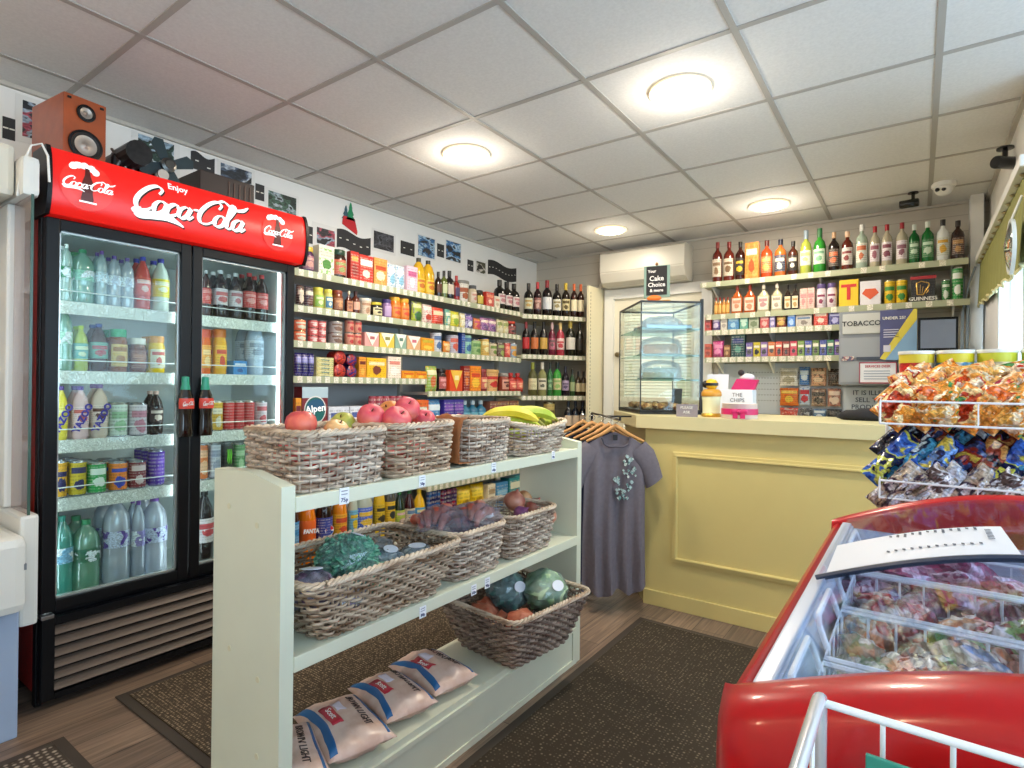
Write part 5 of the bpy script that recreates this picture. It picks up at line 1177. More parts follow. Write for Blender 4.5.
def shirt(p, lab, m, length, first=False, tilt=0, wid=.205):
    t = thing('t_shirt', lab, 't-shirt', (p.x, p.y, 0), ang+tilt)
    ztop = .965; zb = ztop-length; b = MB(); nu, nv = 28, 26; d = .022
    def half(v):  # torso half width
        return wid*(1.0 if v < .8 else 1.0)*(.98+.05*(1-v))
    for side in (-1, 1):
        off = len(b.v)
        for j in range(nv+1):
            v = j/nv
            for i in range(nu+1):
                u = i/nu*2-1; w = half(v)
                x = u*w
                # top edge: shoulders slope, neck scoop
                shz = ztop+.012-.095*abs(u)**1.15
                neck = max(0, 1-(x/.078)**2)**.5*(.075 if side < 0 else .018) if abs(x) < .078 else 0
                top = shz-neck; low = zb+.018*math.sin(u*7+1)+.012*u
                z = low+(top-low)*v
                fold = (1-v)**.7*.022*math.sin(u*13+.8*math.sin(v*4))+.006*math.sin(u*5+v*3)
                th = d*(1-abs(u)**3)*(.5+.6*(1-v))
                b.v.append((x, side*th+fold, z))
        for j in range(nv):
            for i in range(nu): a_ = off+j*(nu+1)+i; q = (a_, a_+1, a_+nu+2, a_+nu+1); b.f.append(q if side < 0 else q[::-1])
    b.build('shirt_body', m, t, 60)
    for sx in (-1, 1):
        sl = MB()
        P = [(sx*wid*.70, 0, ztop-.088), (sx*(wid*.97), .002, ztop-.135), (sx*(wid+.026), .006, ztop-.20), (sx*(wid+.050), .010, ztop-.275)]
        n = 16; vs = []
        for k, pp in enumerate(P):
            r1, r2 = [(.075, .016), (.078, .026), (.074, .030), (.072, .032)][k]
            for i in range(n):
                a_ = 2*PI*i/n; vs.append((pp[0]+sx*.0+r1*.62*math.cos(a_), pp[1]+r2*math.sin(a_), pp[2]+r1*.45*math.cos(a_)*sx))
        fs = [(k*n+i, k*n+(i+1) % n, (k+1)*n+(i+1) % n, (k+1)*n+i) for k in range(3) for i in range(n)]
        sl.add(vs, fs); sl.build('sleeve', m, t, True)
    if first:
        c = MB(); P = []
        for i in range(13): x = -.078+.156*i/12; P.append((x, -.024, ztop-.012-.068*max(0, 1-(x/.078)**2)**.5-.02*abs(x/.078)))
        c.tube(P, .006, 6); c.build('collar', pm('#57525c', .8), t, True)
        MB().box(-.012, .012, -.004, -.001, ztop-.05, ztop-.02).build('neck_label', pm('#1c1a1e', .6), t)
    return t
M_tee = pm('#716a72', .85, noise_amt=.08, noise_scale=60); M_navy = pm('#2a2f4e', .85); M_bltee = pm('#1c1a1f', .85)
t0 = shirt(SH, 'front grey t-shirt with a pale leafy print on the chest', M_tee, .86, True, 0, .168)
pr_ = MB(); rd = random.Random(4)
for k in range(46):
    u = rd.random(); zc = .60+.235*u; hw = .055*(1-abs(u-.45)*1.2); x = .045+rd.uniform(-hw, hw)+(.02 if u > .5 else -.01)
    s_ = rd.uniform(.005, .010); yy = -.036+.004*math.sin(k)-.004
    pr_.add([(x-s_, yy, zc), (x, yy, zc-s_*1.2), (x+s_, yy, zc+.002), (x, yy, zc+s_*1.3), (x-s_, yy+.014, zc), (x, yy+.014, zc-s_*1.2), (x+s_, yy+.014, zc+.002), (x, yy+.014, zc+s_*1.3)], [(0, 1, 2, 3), (7, 6, 5, 4), (0, 4, 5, 1), (1, 5, 6, 2), (2, 6, 7, 3), (3, 7, 4, 0)])
pr_.build('chest_print', print_mat(('#b9d0cf', '#6f9a9a', '#dfe8e2'), 40, .7), t0)
hanger(SH, 'wooden hanger inside the front grey shirt')
for k, (dd, mm, l, ln) in enumerate([(.07, M_navy, 'dark navy t-shirt hanging directly behind the grey one', .84), (.15, M_bltee, 'black t-shirt, third on the rail', .80), (.25, M_bltee, 'black t-shirt, fourth on the rail, mostly hidden', .80), (.36, M_navy, 'navy t-shirt at the back of the rail', .78)]):
    p = SH+U*dd-V*.30*dd; shirt(p, l, mm, ln, False, .04*(k % 2), .155); hanger(p, 'wooden hanger behind the front one, in the row on the rail', .03)

# ------------------------------------------------------------------ cake display case
CC = Vector((-1.315, 3.13, 1.042)); cu, cv = .50, .37; ca = math.atan2(V.y, V.x); H_ = .66
cs = thing('cake_case', 'tall glass cake display case with dark edges at the counter corner', 'display case', CC, ca)
m = MB(); e = .006
for x in (0, cv):
    for y in (0, cu): m.box(x-e if x else 0, x if x else e, y-e if y else 0, y if y else e, .02, H_)
for z in (.02, H_): m.box(0, cv, 0, e, z-e, z+e).box(0, cv, cu-e, cu, z-e, z+e).box(0, e, 0, cu, z-e, z+e).box(cv-e, cv, 0, cu, z-e, z+e)
m.build('metal_edges', pm('#3b3a38', .3, .7), cs)
MB().box(cv-.012, cv+.004, .0, .016, 0, H_+.02).build('corner_post', pm('#2b2a2a', .35), cs)
MB().box(0, cv, 0, cu, 0, .022, .003).build('base', pm('#22262a', .25), cs)
gl = glass_mat('#fafdfb', .005, .02, 'case', (.02, .28))
MB().box(.001, .004, .006, cu-.006, .026, H_-.006).box(.006, cv-.006, .001, .004, .026, H_-.006).box(cv-.004, cv-.001, .006, cu-.006, .026, H_-.006).box(.006, cv-.006, .006, cu-.006, H_-.003, H_).build('glass_panes', gl, cs)
for z in (.20, .345, .50): MB().box(.008, cv-.008, .008, cu-.008, z, z+.006).box(.008, cv-.008, .008, .012, z-.004, z+.008).build('glass_shelf', glass_mat('#d4e6e0', .10, .03, 'shelf', (.05, .3)), cs)
def inC(u, w, z): # case coords to world
    return Vector((CC.x+u*math.cos(ca)-w*math.sin(ca), CC.y+u*math.sin(ca)+w*math.cos(ca), CC.z+z))
def dome(u, w, z, r, h, lab, cake, cc):
    p = inC(u, w, z)
    t = thing('cake_dome', lab+' glass dome on a stand', 'cake dome', p)
    MB().lathe([(.001, .002), (r*1.05, .004), (r*1.1, .010), (r*1.05, .012), (.001, .010)], 28).build('plate', pm('#8fa8a8', .2), t, True)
    MB().lathe([(r, .012), (r, h*.55), (r*.85, h*.85), (r*.4, h), (.001, h*1.02)], 28).build('dome_cover', glass_mat('#f6faf8', .05, .04, 'dome', (.06, .7)), t, True)
    MB().sphere((0, 0, h*1.05), .011, 10, 8).build('knob', gl, t, True)
    t2 = MB().lathe([(.001, 0), (r*.78, .0), (r*.80, .012), (r*.80, h*.42), (r*.7, h*.5), (.001, h*.5)], 24).build('cake', cc, None, True, (p.x, p.y, p.z+.0125)); tag(t2, cake, 'cake')
dome(.19, .22, .351, .13, .12, 'upper', 'pale sponge cake under the upper glass dome', pm('#c9a07a', .8, noise_amt=.3, noise_scale=60))
dome(.19, .22, .206, .13, .12, 'lower', 'white iced cake under the lower glass dome', pm('#cfd6d4', .6, noise_amt=.2, noise_scale=40))
p = inC(.19, .2, .506)
t = thing('foil_tray', 'clear plastic tray of wrapped bakes on the highest case shelf', 'tray', p, ca)
MB().box(-.14, .14, -.14, .14, 0, .03, .008).build('tray', pm('#8fa4b0', .2, .4), t); MB().sphere((0, 0, .045), .11, 18, 10, (1.1, 1.1, .45), .2, 3, 3).build('film_cover', glass_mat('#d9e2e6', .3, .1, 'film4', (.1, .6)), t)
rd = random.Random(5)
for k in range(16):
    u, w = .06+.08*(k % 4)+rd.uniform(-.01, .01), .06+.11*(k//4)+rd.uniform(-.01, .01); p = inC(u, w, .024)
    o = MB().sphere((0, 0, .022), .03, 10, 7, (1.1, .9, .7), .3, k, 4).build('pastry', print_mat(('#9a6a3a', '#d9a86a', '#e6c9a0', '#5a3020'), 30, .6, k % 4), None, True, p, (0, 0, k))
    tag(o, 'small golden-brown pastry on the floor of the cake case', 'pastry', 'pastries on the floor of the cake case')
o = MB().box(-.03, .03, -.003, .003, 0, .13).build('menu_card', pm('#2c3a4a', .4), None, False, inC(.25, .10, .024), (.15, 0, ca)); tag(o, 'small dark card standing among the pastries in the case', 'card')
# chalkboard sign on top
p = inC(.13, .12, H_+.007)
t = thing('chalkboard_sign', 'small black cake-sale sign with white lettering standing on the cake case', 'sign', p, ca-.52)
MB().box(-.078, .078, 0, .012, .035, .23, .002).build('board', pm('#7f9a8e', .5), t); MB().box(-.062, .062, -.002, .001, .05, .225).build('black_face', pm('#17161a', .6), t)
MB().box(-.085, .085, -.03, .035, 0, .014, .002).box(-.08, -.065, -.028, .03, -.0, .02).build('wooden_foot', pm('#c8923f', .5), t); MB().sphere((-.012, -.01, .03), .034, 14, 8, (1.3, .5, .55)).build('orange_ornament', pm('#e2782a', .5), t, True)
MB().lathe([(.001, -.012), (.012, 0), (.001, .012)], 10, mat=Matrix.Translation((0, 0, .238))).build('hook', pm('#8a5a2a', .5), t, True)
M_chalk = pm('#f0ece6', .6)
for s_, sz, z, dx in (('Your', .024, .195, -.028), ('Cake', .042, .15, 0), ('Choice', .036, .112, 0), ('& more', .026, .078, 0)):
    o = bpy.data.objects.new('chalk_word', text_mesh(s_, sz, M_chalk, 'chalk_word', bold=.0006)); COL.objects.link(o); o.parent = t; o.location = (dx, -.003, z); o.rotation_euler = FY
# ------------------------------------------------------------------ small things on the counter
def onc(px, py): q = at(px, py, z=1.042); return q
q = onc(709, 417)
t = thing('honey_jar', 'pale yellow pot with a bee-shaped top, beside the cake case', 'jar', (q.x, q.y+.04, 1.042))
MB().lathe([(.045, 0), (.05, .004), (.048, .015), (.045, .02), (.047, .09), (.05, .105), (.045, .12)], 24).build('pot', pm('#dfe0b8', .4), t, True)
MB().lathe([(.048, 0), (.053, .006), (.050, .018), (.046, .02)], 24).build('gold_base', pm('#c9a03a', .3, .5), t, True)
MB().lathe([(.052, .112), (.054, .118), (.052, .135), (.04, .15), (.001, .155)], 24).build('lid', pm('#c98f2c', .4), t, True)
MB().sphere((.0, 0, .178), .034, 18, 12, (1, 1, .9)).build('bee_body', pm('#e8b81e', .4), t, True)
MB().sphere((-.028, -.006, .178), .021, 14, 10).lathe([(.035, .17), (.036, .178), (.035, .186)], 18).build('bee_stripes', pm('#1c1814', .4), t, True)
q = onc(736, 419)
t = thing('ribbon_cake', 'round white gift cake box tied with a bright pink ribbon and bow', 'cake box', (q.x, q.y+.07, 1.042))
MB().lathe([(.085, 0), (.088, .003), (.085, .075), (.088, .078), (.001, .082)], 30).build('round_box', pm('#e2d3cf', .5), t, True)
M_pink = pm('#c9286a', .35)
MB().lathe([(.0895, .022), (.0905, .022), (.0905, .052), (.0895, .052)], 30).build('ribbon', M_pink, t, True)
m = MB()
for s in (-1, 1): m.sphere((.02+s*.022, -.09, .038), .018, 12, 8, (1.2, .5, .8)).box(.02+s*.006, .02+s*.03, -.097, -.094, .004, .03)
m.sphere((.02, -.094, .038), .009, 10, 8); m.build('bow', M_pink, t)
q = onc(686, 417)
t = thing('price_plaque', 'small grey plastic card with white lettering in front of the cake case', 'sign', (q.x, q.y+.01, 1.042))
MB().box(-.058, .058, 0, .008, 0, .068, .002).build('plaque', pm('#8d8790', .4), t)
for s_, z in (('PLEASE', .05), ('ASK', .025)):
    o = bpy.data.objects.new('word', text_mesh(s_, .022, M_white, 'word')); COL.objects.link(o); o.parent = t; o.location = (0, -.0012, z); o.rotation_euler = FY
t = thing('paper_tub', 'white carton with grey writing behind the pink-ribboned cake', 'carton', (-.84, 3.37, 1.042))
MB().box(-.10, .10, -.05, .05, 0, .15, .004).build('carton', pm('#dfe4ee', .5), t)
for s_, z in (('THE', .12), ('CHIPS', .09)):
    o = bpy.data.objects.new('word', text_mesh(s_, .03, pm('#6a6e7a', .5), 'word')); COL.objects.link(o); o.parent = t; o.location = (.02, -.0515, z); o.rotation_euler = FY
o = MB().box(-.06, .06, 0, .002, 0, .14).build('leaflet', pm('#e8ecf6', .5), None, False, (-.96, 3.43, 1.142), (-.12, 0, .1)); tag(o, 'plain white leaflet standing above the honey pot', 'leaflet')
tag(MB().box(-.06, .06, -.03, .03, 0, .10, .003).build('leaflet_holder', pm('#cfd4dd', .4), None, False, (-.96, 3.46, 1.042)), 'grey leaflet stand behind the honey pot', 'leaflet holder')
t = thing('gift_parcel', 'pink and white wedge-shaped gift on the white carton', 'gift', (-.80, 3.37, 1.1925), .1)
MB().add([(-.06, -.04, 0), (.06, -.04, .0), (.08, -.04, .055), (-.03, -.04, .06), (-.06, .04, 0), (.06, .04, 0), (.08, .04, .055), (-.03, .04, .06)], [(0, 1, 2, 3), (7, 6, 5, 4), (0, 4, 5, 1), (1, 5, 6, 2), (2, 6, 7, 3), (3, 7, 4, 0)]).build('wedge', M_pink, t)
MB().sphere((.02, 0, .07), .03, 14, 8, (1.3, .9, .7)).build('white_trim', pm('#f0e6ea', .5), t, True); MB().sphere((-.01, -.01, .095), .018, 10, 8).build('dark_top', pm('#2a2226', .5), t, True)

# ------------------------------------------------------------------ shelves behind the counter
M_bs = pm('#a9ab8d', .45)
YS = 4.65
M_green2 = M_green
for z, x0, x1, lb in ((2.045, -1.44, .262, 'highest back shelf of spirit bottles behind the counter'), (1.782, -1.40, .27, 'second back shelf with small bottles, tea and stout boxes'), (1.655, -1.40, -.455, 'third back shelf with a row of small packets'), (1.437, -1.40, -.455, 'fourth back shelf with narrow upright packets')):
    t = shelf('back_shelf', lb, [(x0, 4.895), (x0, YS), (x1, YS), (x1, 4.895)], z, [(x0, YS), (x1, YS)], M_bs, lip=.042, frac=.75 if z > 1.7 else 1, step=.11 if z > 1.7 else .06, tw=.035 if z > 1.7 else .045)
    for x in (x0+.08, (x0+x1)/2, x1-.08): m = MB(); m.add([(x-.006, YS+.02, z-.02), (x-.006, 4.895, z-.02), (x-.006, 4.895, z-.12), (x+.006, YS+.02, z-.02), (x+.006, 4.895, z-.02), (x+.006, 4.895, z-.12)], [(0, 1, 2), (5, 4, 3), (0, 3, 4, 1), (1, 4, 5, 2), (2, 5, 3, 0)]); m.build('bracket', M_white, t)
def bf(z, y=YS-.003):
    def f(px, py):
        q = at(px, 300, y=y); return Vector((q.x, y, z+.0005)), at(px, py, y=y).z-z, 0.0
    return f
row('on the highest back shelf', bf(2.045), [
 (710.5, 720.5, 241, 'spirit', ('#5a1c12', '#d8c9b4', '#7a1f1c', '#8a6a4a'), 'brown whisky bottle with a cream label and bird mark', 1),
 (721.5, 732.5, 240.5, 'spirit', ('#6a2416', '#dccdb6', '#7a1f1c', '#7a5a3a'), 'taller brown whisky bottle, second of the row', 1),
 (733.5, 743.5, 240.5, 'spirit', ('#3a140c', '#2a1c14', '#1c1412', '#d9b42a'), 'dark whisky bottle with a black and yellow label', 1),
 (744, 758, 242, 'box', ('#d98a3a', '#e0a05a', '#e6dccb', '#b8501c'), 'orange and white boxed bottle', 1),
 (759, 771, 239, 'spirit', ('#c4461a', '#d9662a', '#5a1c12', '#e6a24a'), 'bright amber liqueur bottle', 1),
 (772.5, 785, 238, 'spirit', ('#c96a2a', '#2c3450', '#23263a', '#e6dcb8'), 'amber bottle with a navy label', 1),
 (786.5, 797, 240, 'spirit', ('#4a2012', '#26201e', '#1a1614', '#d0c6b4'), 'black-labelled whiskey bottle', 1),
 (798.5, 810.5, 229, 'wine', ('#a8b04a', '#dfe0d0', '#8a9aa8', '#c9c97a'), 'yellow-green gin bottle with a round label', 1),
 (811.5, 825, 227, 'wine', ('#2f8a2c', '#cfe0c9', '#2a6a3a', '#7ab08a'), 'vivid green gin bottle with a round label', 1),
 (827, 838.5, 231, 'spirit', ('#1c1210', '#4a4038', '#c9a07a', '#d9622a'), 'dark rum bottle with an orange label', 1),
 (840, 852.5, 230, 'spirit', ('#5a1f10', '#d9cfc6', '#e0b89a', '#8a3a3a'), 'brown rum bottle with a white label', 1),
 (854.5, 867, 223, 'spirit', ('#a8b8a8', '#d9dcd0', '#e6e6e2', '#c9704a'), 'clear white rum bottle with a white cap', 1),
 (868.5, 879.5, 225, 'spirit', ('#b0a890', '#d9d0d4', '#a8202a', '#9a5a6a'), 'clear vodka bottle with a red cap, nearest the white rum', 1),
 (880.5, 892, 223, 'spirit', ('#b4ac94', '#dcd2d6', '#a8202a', '#8a4a5a'), 'clear vodka bottle with a red cap, middle of three', 1),
 (895, 907.5, 221, 'spirit', ('#b4ac94', '#dcd2d6', '#9a1c26', '#8a5a6a'), 'clear vodka bottle with a red cap, beside the green gin', 1),
 (907.8, 919.5, 223, 'spirit', ('#16602c', '#1a6a34', '#cfd8cf', '#b8d0b8'), 'green gin bottle with a white cap, shorter of two', 1),
 (920.5, 934, 220, 'spirit', ('#16682e', '#1a7038', '#d4dcd4', '#b8d0b8'), 'green gin bottle with a white cap, taller of two', 1),
 (935.5, 949.5, 218, 'spirit', ('#dde0dd', '#d0d4c9', '#1c1c1e', '#d9a83a'), 'white coconut rum bottle with a black cap', 1),
 (950.5, 965, 219, 'spirit', ('#2c1812', '#4a2c1c', '#1c1210', '#a87a3a'), 'dark brown cream liqueur bottle at the end of the row', 1)])
row('on the second back shelf', bf(1.782), [
 (713.5, 729, 297, 'spirit', ('#c07a2a', '#e0b060', '#8a2a1c'), 'miniature amber bottle', 4),
 (730.5, 742, 285, 'flask', ('#b0561c', '#e6cdb8', '#8a2a1c', '#c98a6a'), 'small amber whisky flask, nearer the miniatures', 1),
 (743, 755, 284, 'flask', ('#a84a1c', '#e6cdb8', '#8a2a1c', '#c98a6a'), 'small amber whisky flask beside the clear ones', 1),
 (756.5, 769, 284, 'flask', ('#b8b090', '#e6dcc9', '#c9c0b0', '#b88a8a'), 'small clear vodka flask, left of the pair', 1),
 (770.5, 782, 283, 'flask', ('#b8b090', '#e6dcc9', '#c9c0b0', '#a89a8a'), 'small clear vodka flask, right of the pair', 1),
 (783.5, 798.5, 284, 'flask', ('#2a1c14', '#d9cdb0', '#14110f', '#b8945a'), 'small dark rum flask with a cream label', 2),
 (799.5, 814.5, 288, 'box', ('#e0b4a8', '#e6c4b8', '#c98a8a'), 'slim pale pink carton', 2),
 (815.5, 836.5, 283, 'jar', ('#d9c9cf', '#e0d2d6', '#5a4a7a', '#8a3a5a'), 'white carton-like jar with a purple lid', 2),
 (910.5, 935.5, 275, 'box', ('#17151a', '#17151a', '#17151a'), 'black stout box with a gold harp emblem'),
 (838.5, 858.5, 279.5, 'box', ('#ecc41a', '#ecc41a', '#ecc41a'), 'yellow box with a large red T'),
 (859.5, 881, 280.5, 'box', ('#e2dde2', '#e2dde2', '#e2dde2'), 'white box with a red-orange diamond mark'),
 (883.5, 907.5, 279, 'can', ('', '#e0b81e', '#b8b8a0', '#3a8a3a'), 'yellow and green can', 2),
 (941.5, 950.5, 279, 'can', ('', '#1f7a3a', '#b8bcb8', '#cfd8cf'), 'small green and silver can', 1),
 (951.5, 963.5, 266, 'can', ('', '#1f8a3f', '#c2c6c2', '#dfe4df'), 'tall green and silver can', 1)])
def face(lab, txt, size, m, dz, dx=0, d=0, **k):
    t = on_thing(lab); bb = [c for c in t.children if c.name.startswith('carton')]
    me = bb[0].data; y0 = min(v.co.y for v in me.vertices); h = max(v.co.z for v in me.vertices)
    o = bpy.data.objects.new('print_word', text_mesh(txt, size, m, 'print_word', **k)); COL.objects.link(o); o.parent = t; o.location = (dx, y0-.0032-d, h*dz); o.rotation_euler = FY
    return t, y0, h
face('yellow box with a large red T', 'T', .15, pm('#c9261c', .4), .52, bold=.004)
t, y0, h = face('black stout box', 'GUINNESS', .033, pm('#e6e2d9', .4), .14, bold=.0008)
MB().box(-.07, .07, y0-.004, y0-.001, h*.86, h*.97).build('red_band', pm('#a8242c', .4), t)
m = MB(); yh = y0-.003
for s in range(5): m.tube([(-.028+.011*s, yh, h*.32), (-.03+.015*s, yh, h*.72-.012*s)], .0015, 5)
m.tube([(-.032, yh, h*.3), (-.036, yh, h*.72), (-.01, yh, h*.78), (.03, yh, h*.7), (.034, yh, h*.62), (-.0, yh, h*.28), (-.032, yh, h*.3)], .0035, 6); m.build('harp_emblem', pm('#d0a24a', .3, .5), t, True)
t = on_thing('white box with a red-orange'); me = [c for c in t.children if c.name.startswith('carton')][0].data; y0 = min(v.co.y for v in me.vertices); h = max(v.co.z for v in me.vertices)
MB().add([(-.05, y0-.004, h*.5), (0, y0-.004, h*.25), (.05, y0-.004, h*.5), (.03, y0-.004, h*.68), (-.03, y0-.004, h*.68), (-.05, y0-.001, h*.5), (0, y0-.001, h*.25), (.05, y0-.001, h*.5), (.03, y0-.001, h*.68), (-.03, y0-.001, h*.68)], [(0, 1, 2, 3, 4), (9, 8, 7, 6, 5)]+[(i, 5+i, 5+(i+1) % 5, (i+1) % 5) for i in range(5)]).build('diamond_mark', pm('#d9572c', .4), t)
m_ = MB(); q = on_thing('yellow-green gin'); 
row('on the third back shelf', bf(1.655), [
 (704.5, 711, 317, 'box', ('#b8282c', '#c9384a', '#7a1a2a'), 'small red packet at the near end'), (711.5, 720, 316, 'pouch', ('#5a3a8a', '#8a6ab0', '#d9c9e0'), 'small purple packet'),
 (720.5, 727, 317, 'box', ('#d9d2c6', '#d9d2c6', '#a8a09a'), 'small cream packet'), (727.5, 739, 315, 'box', ('#2f7ab0', '#4a96c9', '#9ac9e0'), 'small bright blue packet'),
 (739.5, 748, 315.5, 'box', ('#4a9a8a', '#6ab0a0', '#b8d9c9'), 'small teal packet'), (748.5, 759, 315, 'box', ('#a8b09a', '#b8c0a8', '#7a8a6a'), 'small grey-green packet'),
 (760, 769, 314, 'box', ('#b83a42', '#c94a52', '#e6a8a0'), 'small crimson packet'), (769.5, 775, 314, 'box', ('#7a6aa8', '#8a7ab8', '#c9c0dc'), 'small lavender packet'),
 (775.5, 786, 314, 'pouch', ('#a83a3a', '#4a8a3a', '#d9b05a'), 'small red and green packet'), (787.5, 795, 311, 'box', ('#3a7ad0', '#4a8adf', '#a8c9ec'), 'small vivid blue packet'),
 (795.5, 812, 315, 'box', ('#c9c2b8', '#d0c9c0', '#5a7aa0', '#8a8078'), 'long cream packet with a blue mark'), (813.5, 828, 309.5, 'box', ('#c9382c', '#d04a3a', '#e6c9b8'), 'red box with a pale stripe'),
 (828.5, 841.5, 311, 'box', ('#2a2a7a', '#3a3a8f', '#a8a8d9'), 'navy box with a pale stripe')])
ent = [(704.5, 711.5, 344, 'box', ('#c04a3a', '#c95a4a', '#8a2a2c'), 'small rust-red packet'), (711.8, 723.5, 340.5, 'pouch', ('#b8287a', '#c93a8a', '#e68ab8'), 'magenta sweet bag'),
 (724, 730.5, 345, 'box', ('#7a4a2a', '#8a5a3a', '#c9a06a'), 'small brown packet'), (731, 745, 334, 'box', ('#1f4a4a', '#23504f', '#2c3a7a', '#5a9a8a'), 'tall dark teal carton')]
cols = [('#6a5aa0', 'violet'), ('#c9b83a', 'mustard'), ('#8a6aa8', 'mauve'), ('#c9703a', 'burnt orange'), ('#c94a3a', 'coral red'), ('#8a2a2c', 'maroon'), ('#c93a5a', 'raspberry'), ('#7a9a4a', 'moss green'), ('#4a5ab0', 'cobalt'), ('#5a7a3a', 'dark green'), ('#3a4a9a', 'indigo'), ('#2a7a5a', 'bottle green'), ('#5a3a9a', 'deep purple')]
for k, (c, nm) in enumerate(cols):
    a = 746+k*(842-746)/13; ent.append((a, a+7, 342.5-.25*k, 'box', (c, c, '#e6e0d2', '#2a2a3a'), 'narrow %s packet with a white foot' % nm))
row('on the fourth back shelf', bf(1.437, YS-.003), ent)
# pegboard panel with hanging packs
t = thing('pegboard', 'pale grey perforated panel on the wall below the back shelves', 'pegboard')
MB().box(-1.36, .26, 4.885, 4.897, .996, 1.40).build('board', pm('#c6cdd6', .5), t)
m = MB()
for i in range(20):
    for j in range(6): m.box(-1.13+.022*i, -1.122+.022*i, 4.8835, 4.8852, 1.10+.045*j, 1.108+.045*j)
m.build('holes', pm('#7f868e', .6), t)
hp = [(780, 798, 368, 386, ('#dcd8d0', '#f0eee8', '#b0a890'), 'cream'), (799.5, 809.5, 367, 385, ('#2a6ab8', '#4a8ad9', '#c9dcf0'), 'blue'), (811, 826.5, 368, 386, ('#d9a88a', '#2a2420', '#e6c9a8'), 'peach and black'), (828, 841, 369, 386, ('#2c1c1a', '#6a3a2c', '#1c1416'), 'dark brown'),
      (780, 798.5, 388, 406, ('#e07a2a', '#d9601c', '#e6c04a'), 'orange'), (799.5, 810, 386, 405, ('#c9d6ea', '#5a8ac9', '#c93a4a'), 'white, blue and red'), (811.5, 826, 388.5, 406.5, ('#8a6a5a', '#d0b8a0', '#2a2420'), 'taupe'), (827.5, 841, 388.5, 406.5, ('#b87a6a', '#2a1c1c', '#e0c9b8'), 'rose-brown'),
      (780, 798, 407.5, 420, ('#d93a2a', '#e6dcd0', '#b8281c'), 'scarlet'), (800, 812, 408, 420, ('#3a4258', '#c9ccd6', '#23283a'), 'slate grey'), (813, 826, 409, 420, ('#4a7ab0', '#8ab0d0', '#dfe6ee'), 'sky blue'), (827, 842, 409, 420, ('#1f2430', '#3a4a6a', '#10141c'), 'near-black')]
for a, b_, c, d, C, nm in hp:
    q0, q1 = at(a, c, y=4.85), at(b_, d, y=4.85); w_, h_ = q1.x-q0.x, q0.z-q1.z
    t = thing('hanging_packet', '%s hanging packet on the pegboard behind the counter' % nm, 'packet', ((q0.x+q1.x)/2, 4.85, q1.z))
    MB().pillow(w_, h_, .03, hash_(nm), .2, 8, 8).build('packet', pack_mat(C, hash_(nm), .3), t, 60)
    MB().tube([(0, .033, h_*.95), (0, -.02, h_*.95), (0, -.022, h_)], .0015, 5).build('peg_hook', pm('#c9c9c9', .3, 1), t)
# tobacco cabinet, posters, till screen
t = thing('tobacco_cabinet', 'grey closed tobacco cabinet with a TOBACCO sign', 'cabinet')
x0, x1 = -.452, -.112
MB().box(x0, x1, 4.60, 4.88, 1.232, 1.742, .004).build('cabinet_body', pm('#8f949b', .45), t)
MB().box(x0+.01, x1-.06, 4.594, 4.60, 1.252, 1.395).box(x0+.01, x1-.06, 4.594, 4.60, 1.42, 1.56).build('shutter_door', pm('#9da2a9', .4), t)
MB().box(x0+.022, -.205, 4.588, 4.60, 1.585, 1.725, .003).build('sign_board', pm('#c7c8c4', .4), t)
text('word_tobacco', 'TOBACCO', .047, pm('#26282c', .4), ((x0+.022-.205)/2, 4.586, 1.655), FY, t, bold=.001)
MB().box(x0+.02, -.36, 4.588, 4.594, 1.40, 1.43).build('picture_strip', print_mat(('#5a6a8a', '#c9706a', '#d9d2c6'), 60, .4), t)
MB().box(-.345, -.16, 4.588, 4.594, 1.402, 1.425, .002).build('handle_bar', pm('#4a5260', .3, .5), t)
MB().box(-.325, -.115, 4.586, 4.592, 1.245, 1.385, .003).build('notice', pm('#e9eaf0', .4), t)
frm = MB().box(-.328, -.112, 4.5845, 4.587, 1.38, 1.388).box(-.328, -.112, 4.5845, 4.587, 1.242, 1.25).box(-.328, -.322, 4.5845, 4.587, 1.242, 1.388).box(-.118, -.112, 4.5845, 4.587, 1.242, 1.388); frm.build('notice_frame', pm('#a8485a', .4), t)
text('notice_title', 'SERVICES DESK', .022, pm('#b83a4a', .4), (-.22, 4.5845, 1.358), FY, t, bold=.0006)
m = MB()
for k in range(4): m.box(-.30, -.15, 4.5845, 4.586, 1.27+.018*k, 1.276+.018*k)
m.build('notice_lines', pm('#9aa4ba', .5), t)
t = thing('age_poster', 'purple, yellow and blue UNDER 25 poster beside the tobacco sign', 'poster')
PY = 4.572; a0, a1, z0, z1 = -.208, -.004, 1.40, 1.735
MB().box(a0, a1, PY, PY+.004, z0, z1).build('backing', pm('#4d5284', .4), t)
def tri(nm, P, m, e=.001):
    n = len(P); MB().add([(x, PY-e, z) for x, z in P]+[(x, PY-e+.0012, z) for x, z in P], [tuple(range(n)), tuple(range(n, 2*n))[::-1]]+[(i, (i+1) % n, n+(i+1) % n, n+i) for i in range(n)]).build(nm, m, t)
tri('blue_corner', [(a0+.02, z0), (a1, z0), (a1, z1-.03)], pm('#86b0d8', .4), .0012)
tri('yellow_stripe', [(a0+.0, z0+.01), (a0+.03, z0), (a1, z1-.07), (a1, z1), (a1-.018, z1)], pm('#e0d04a', .4), .002)
text('poster_words', 'UNDER 25?', .026, M_white, (-.13, PY-.003, 1.68), FY, t, bold=.0007)
m = MB()
for k in range(4): m.box(a0+.02, a0+.105, PY-.002, PY-.001, 1.60-.016*k, 1.606-.016*k)
m.box(a0+.02, a0+.06, PY-.003, PY-.001, 1.455, 1.50); m.build('small_print', pm('#cfd0e4', .5), t)
t = thing('legal_notice', 'pale blue notice reading IT IS ILLEGAL TO SELL TOBACCO, below the cabinet', 'sign')
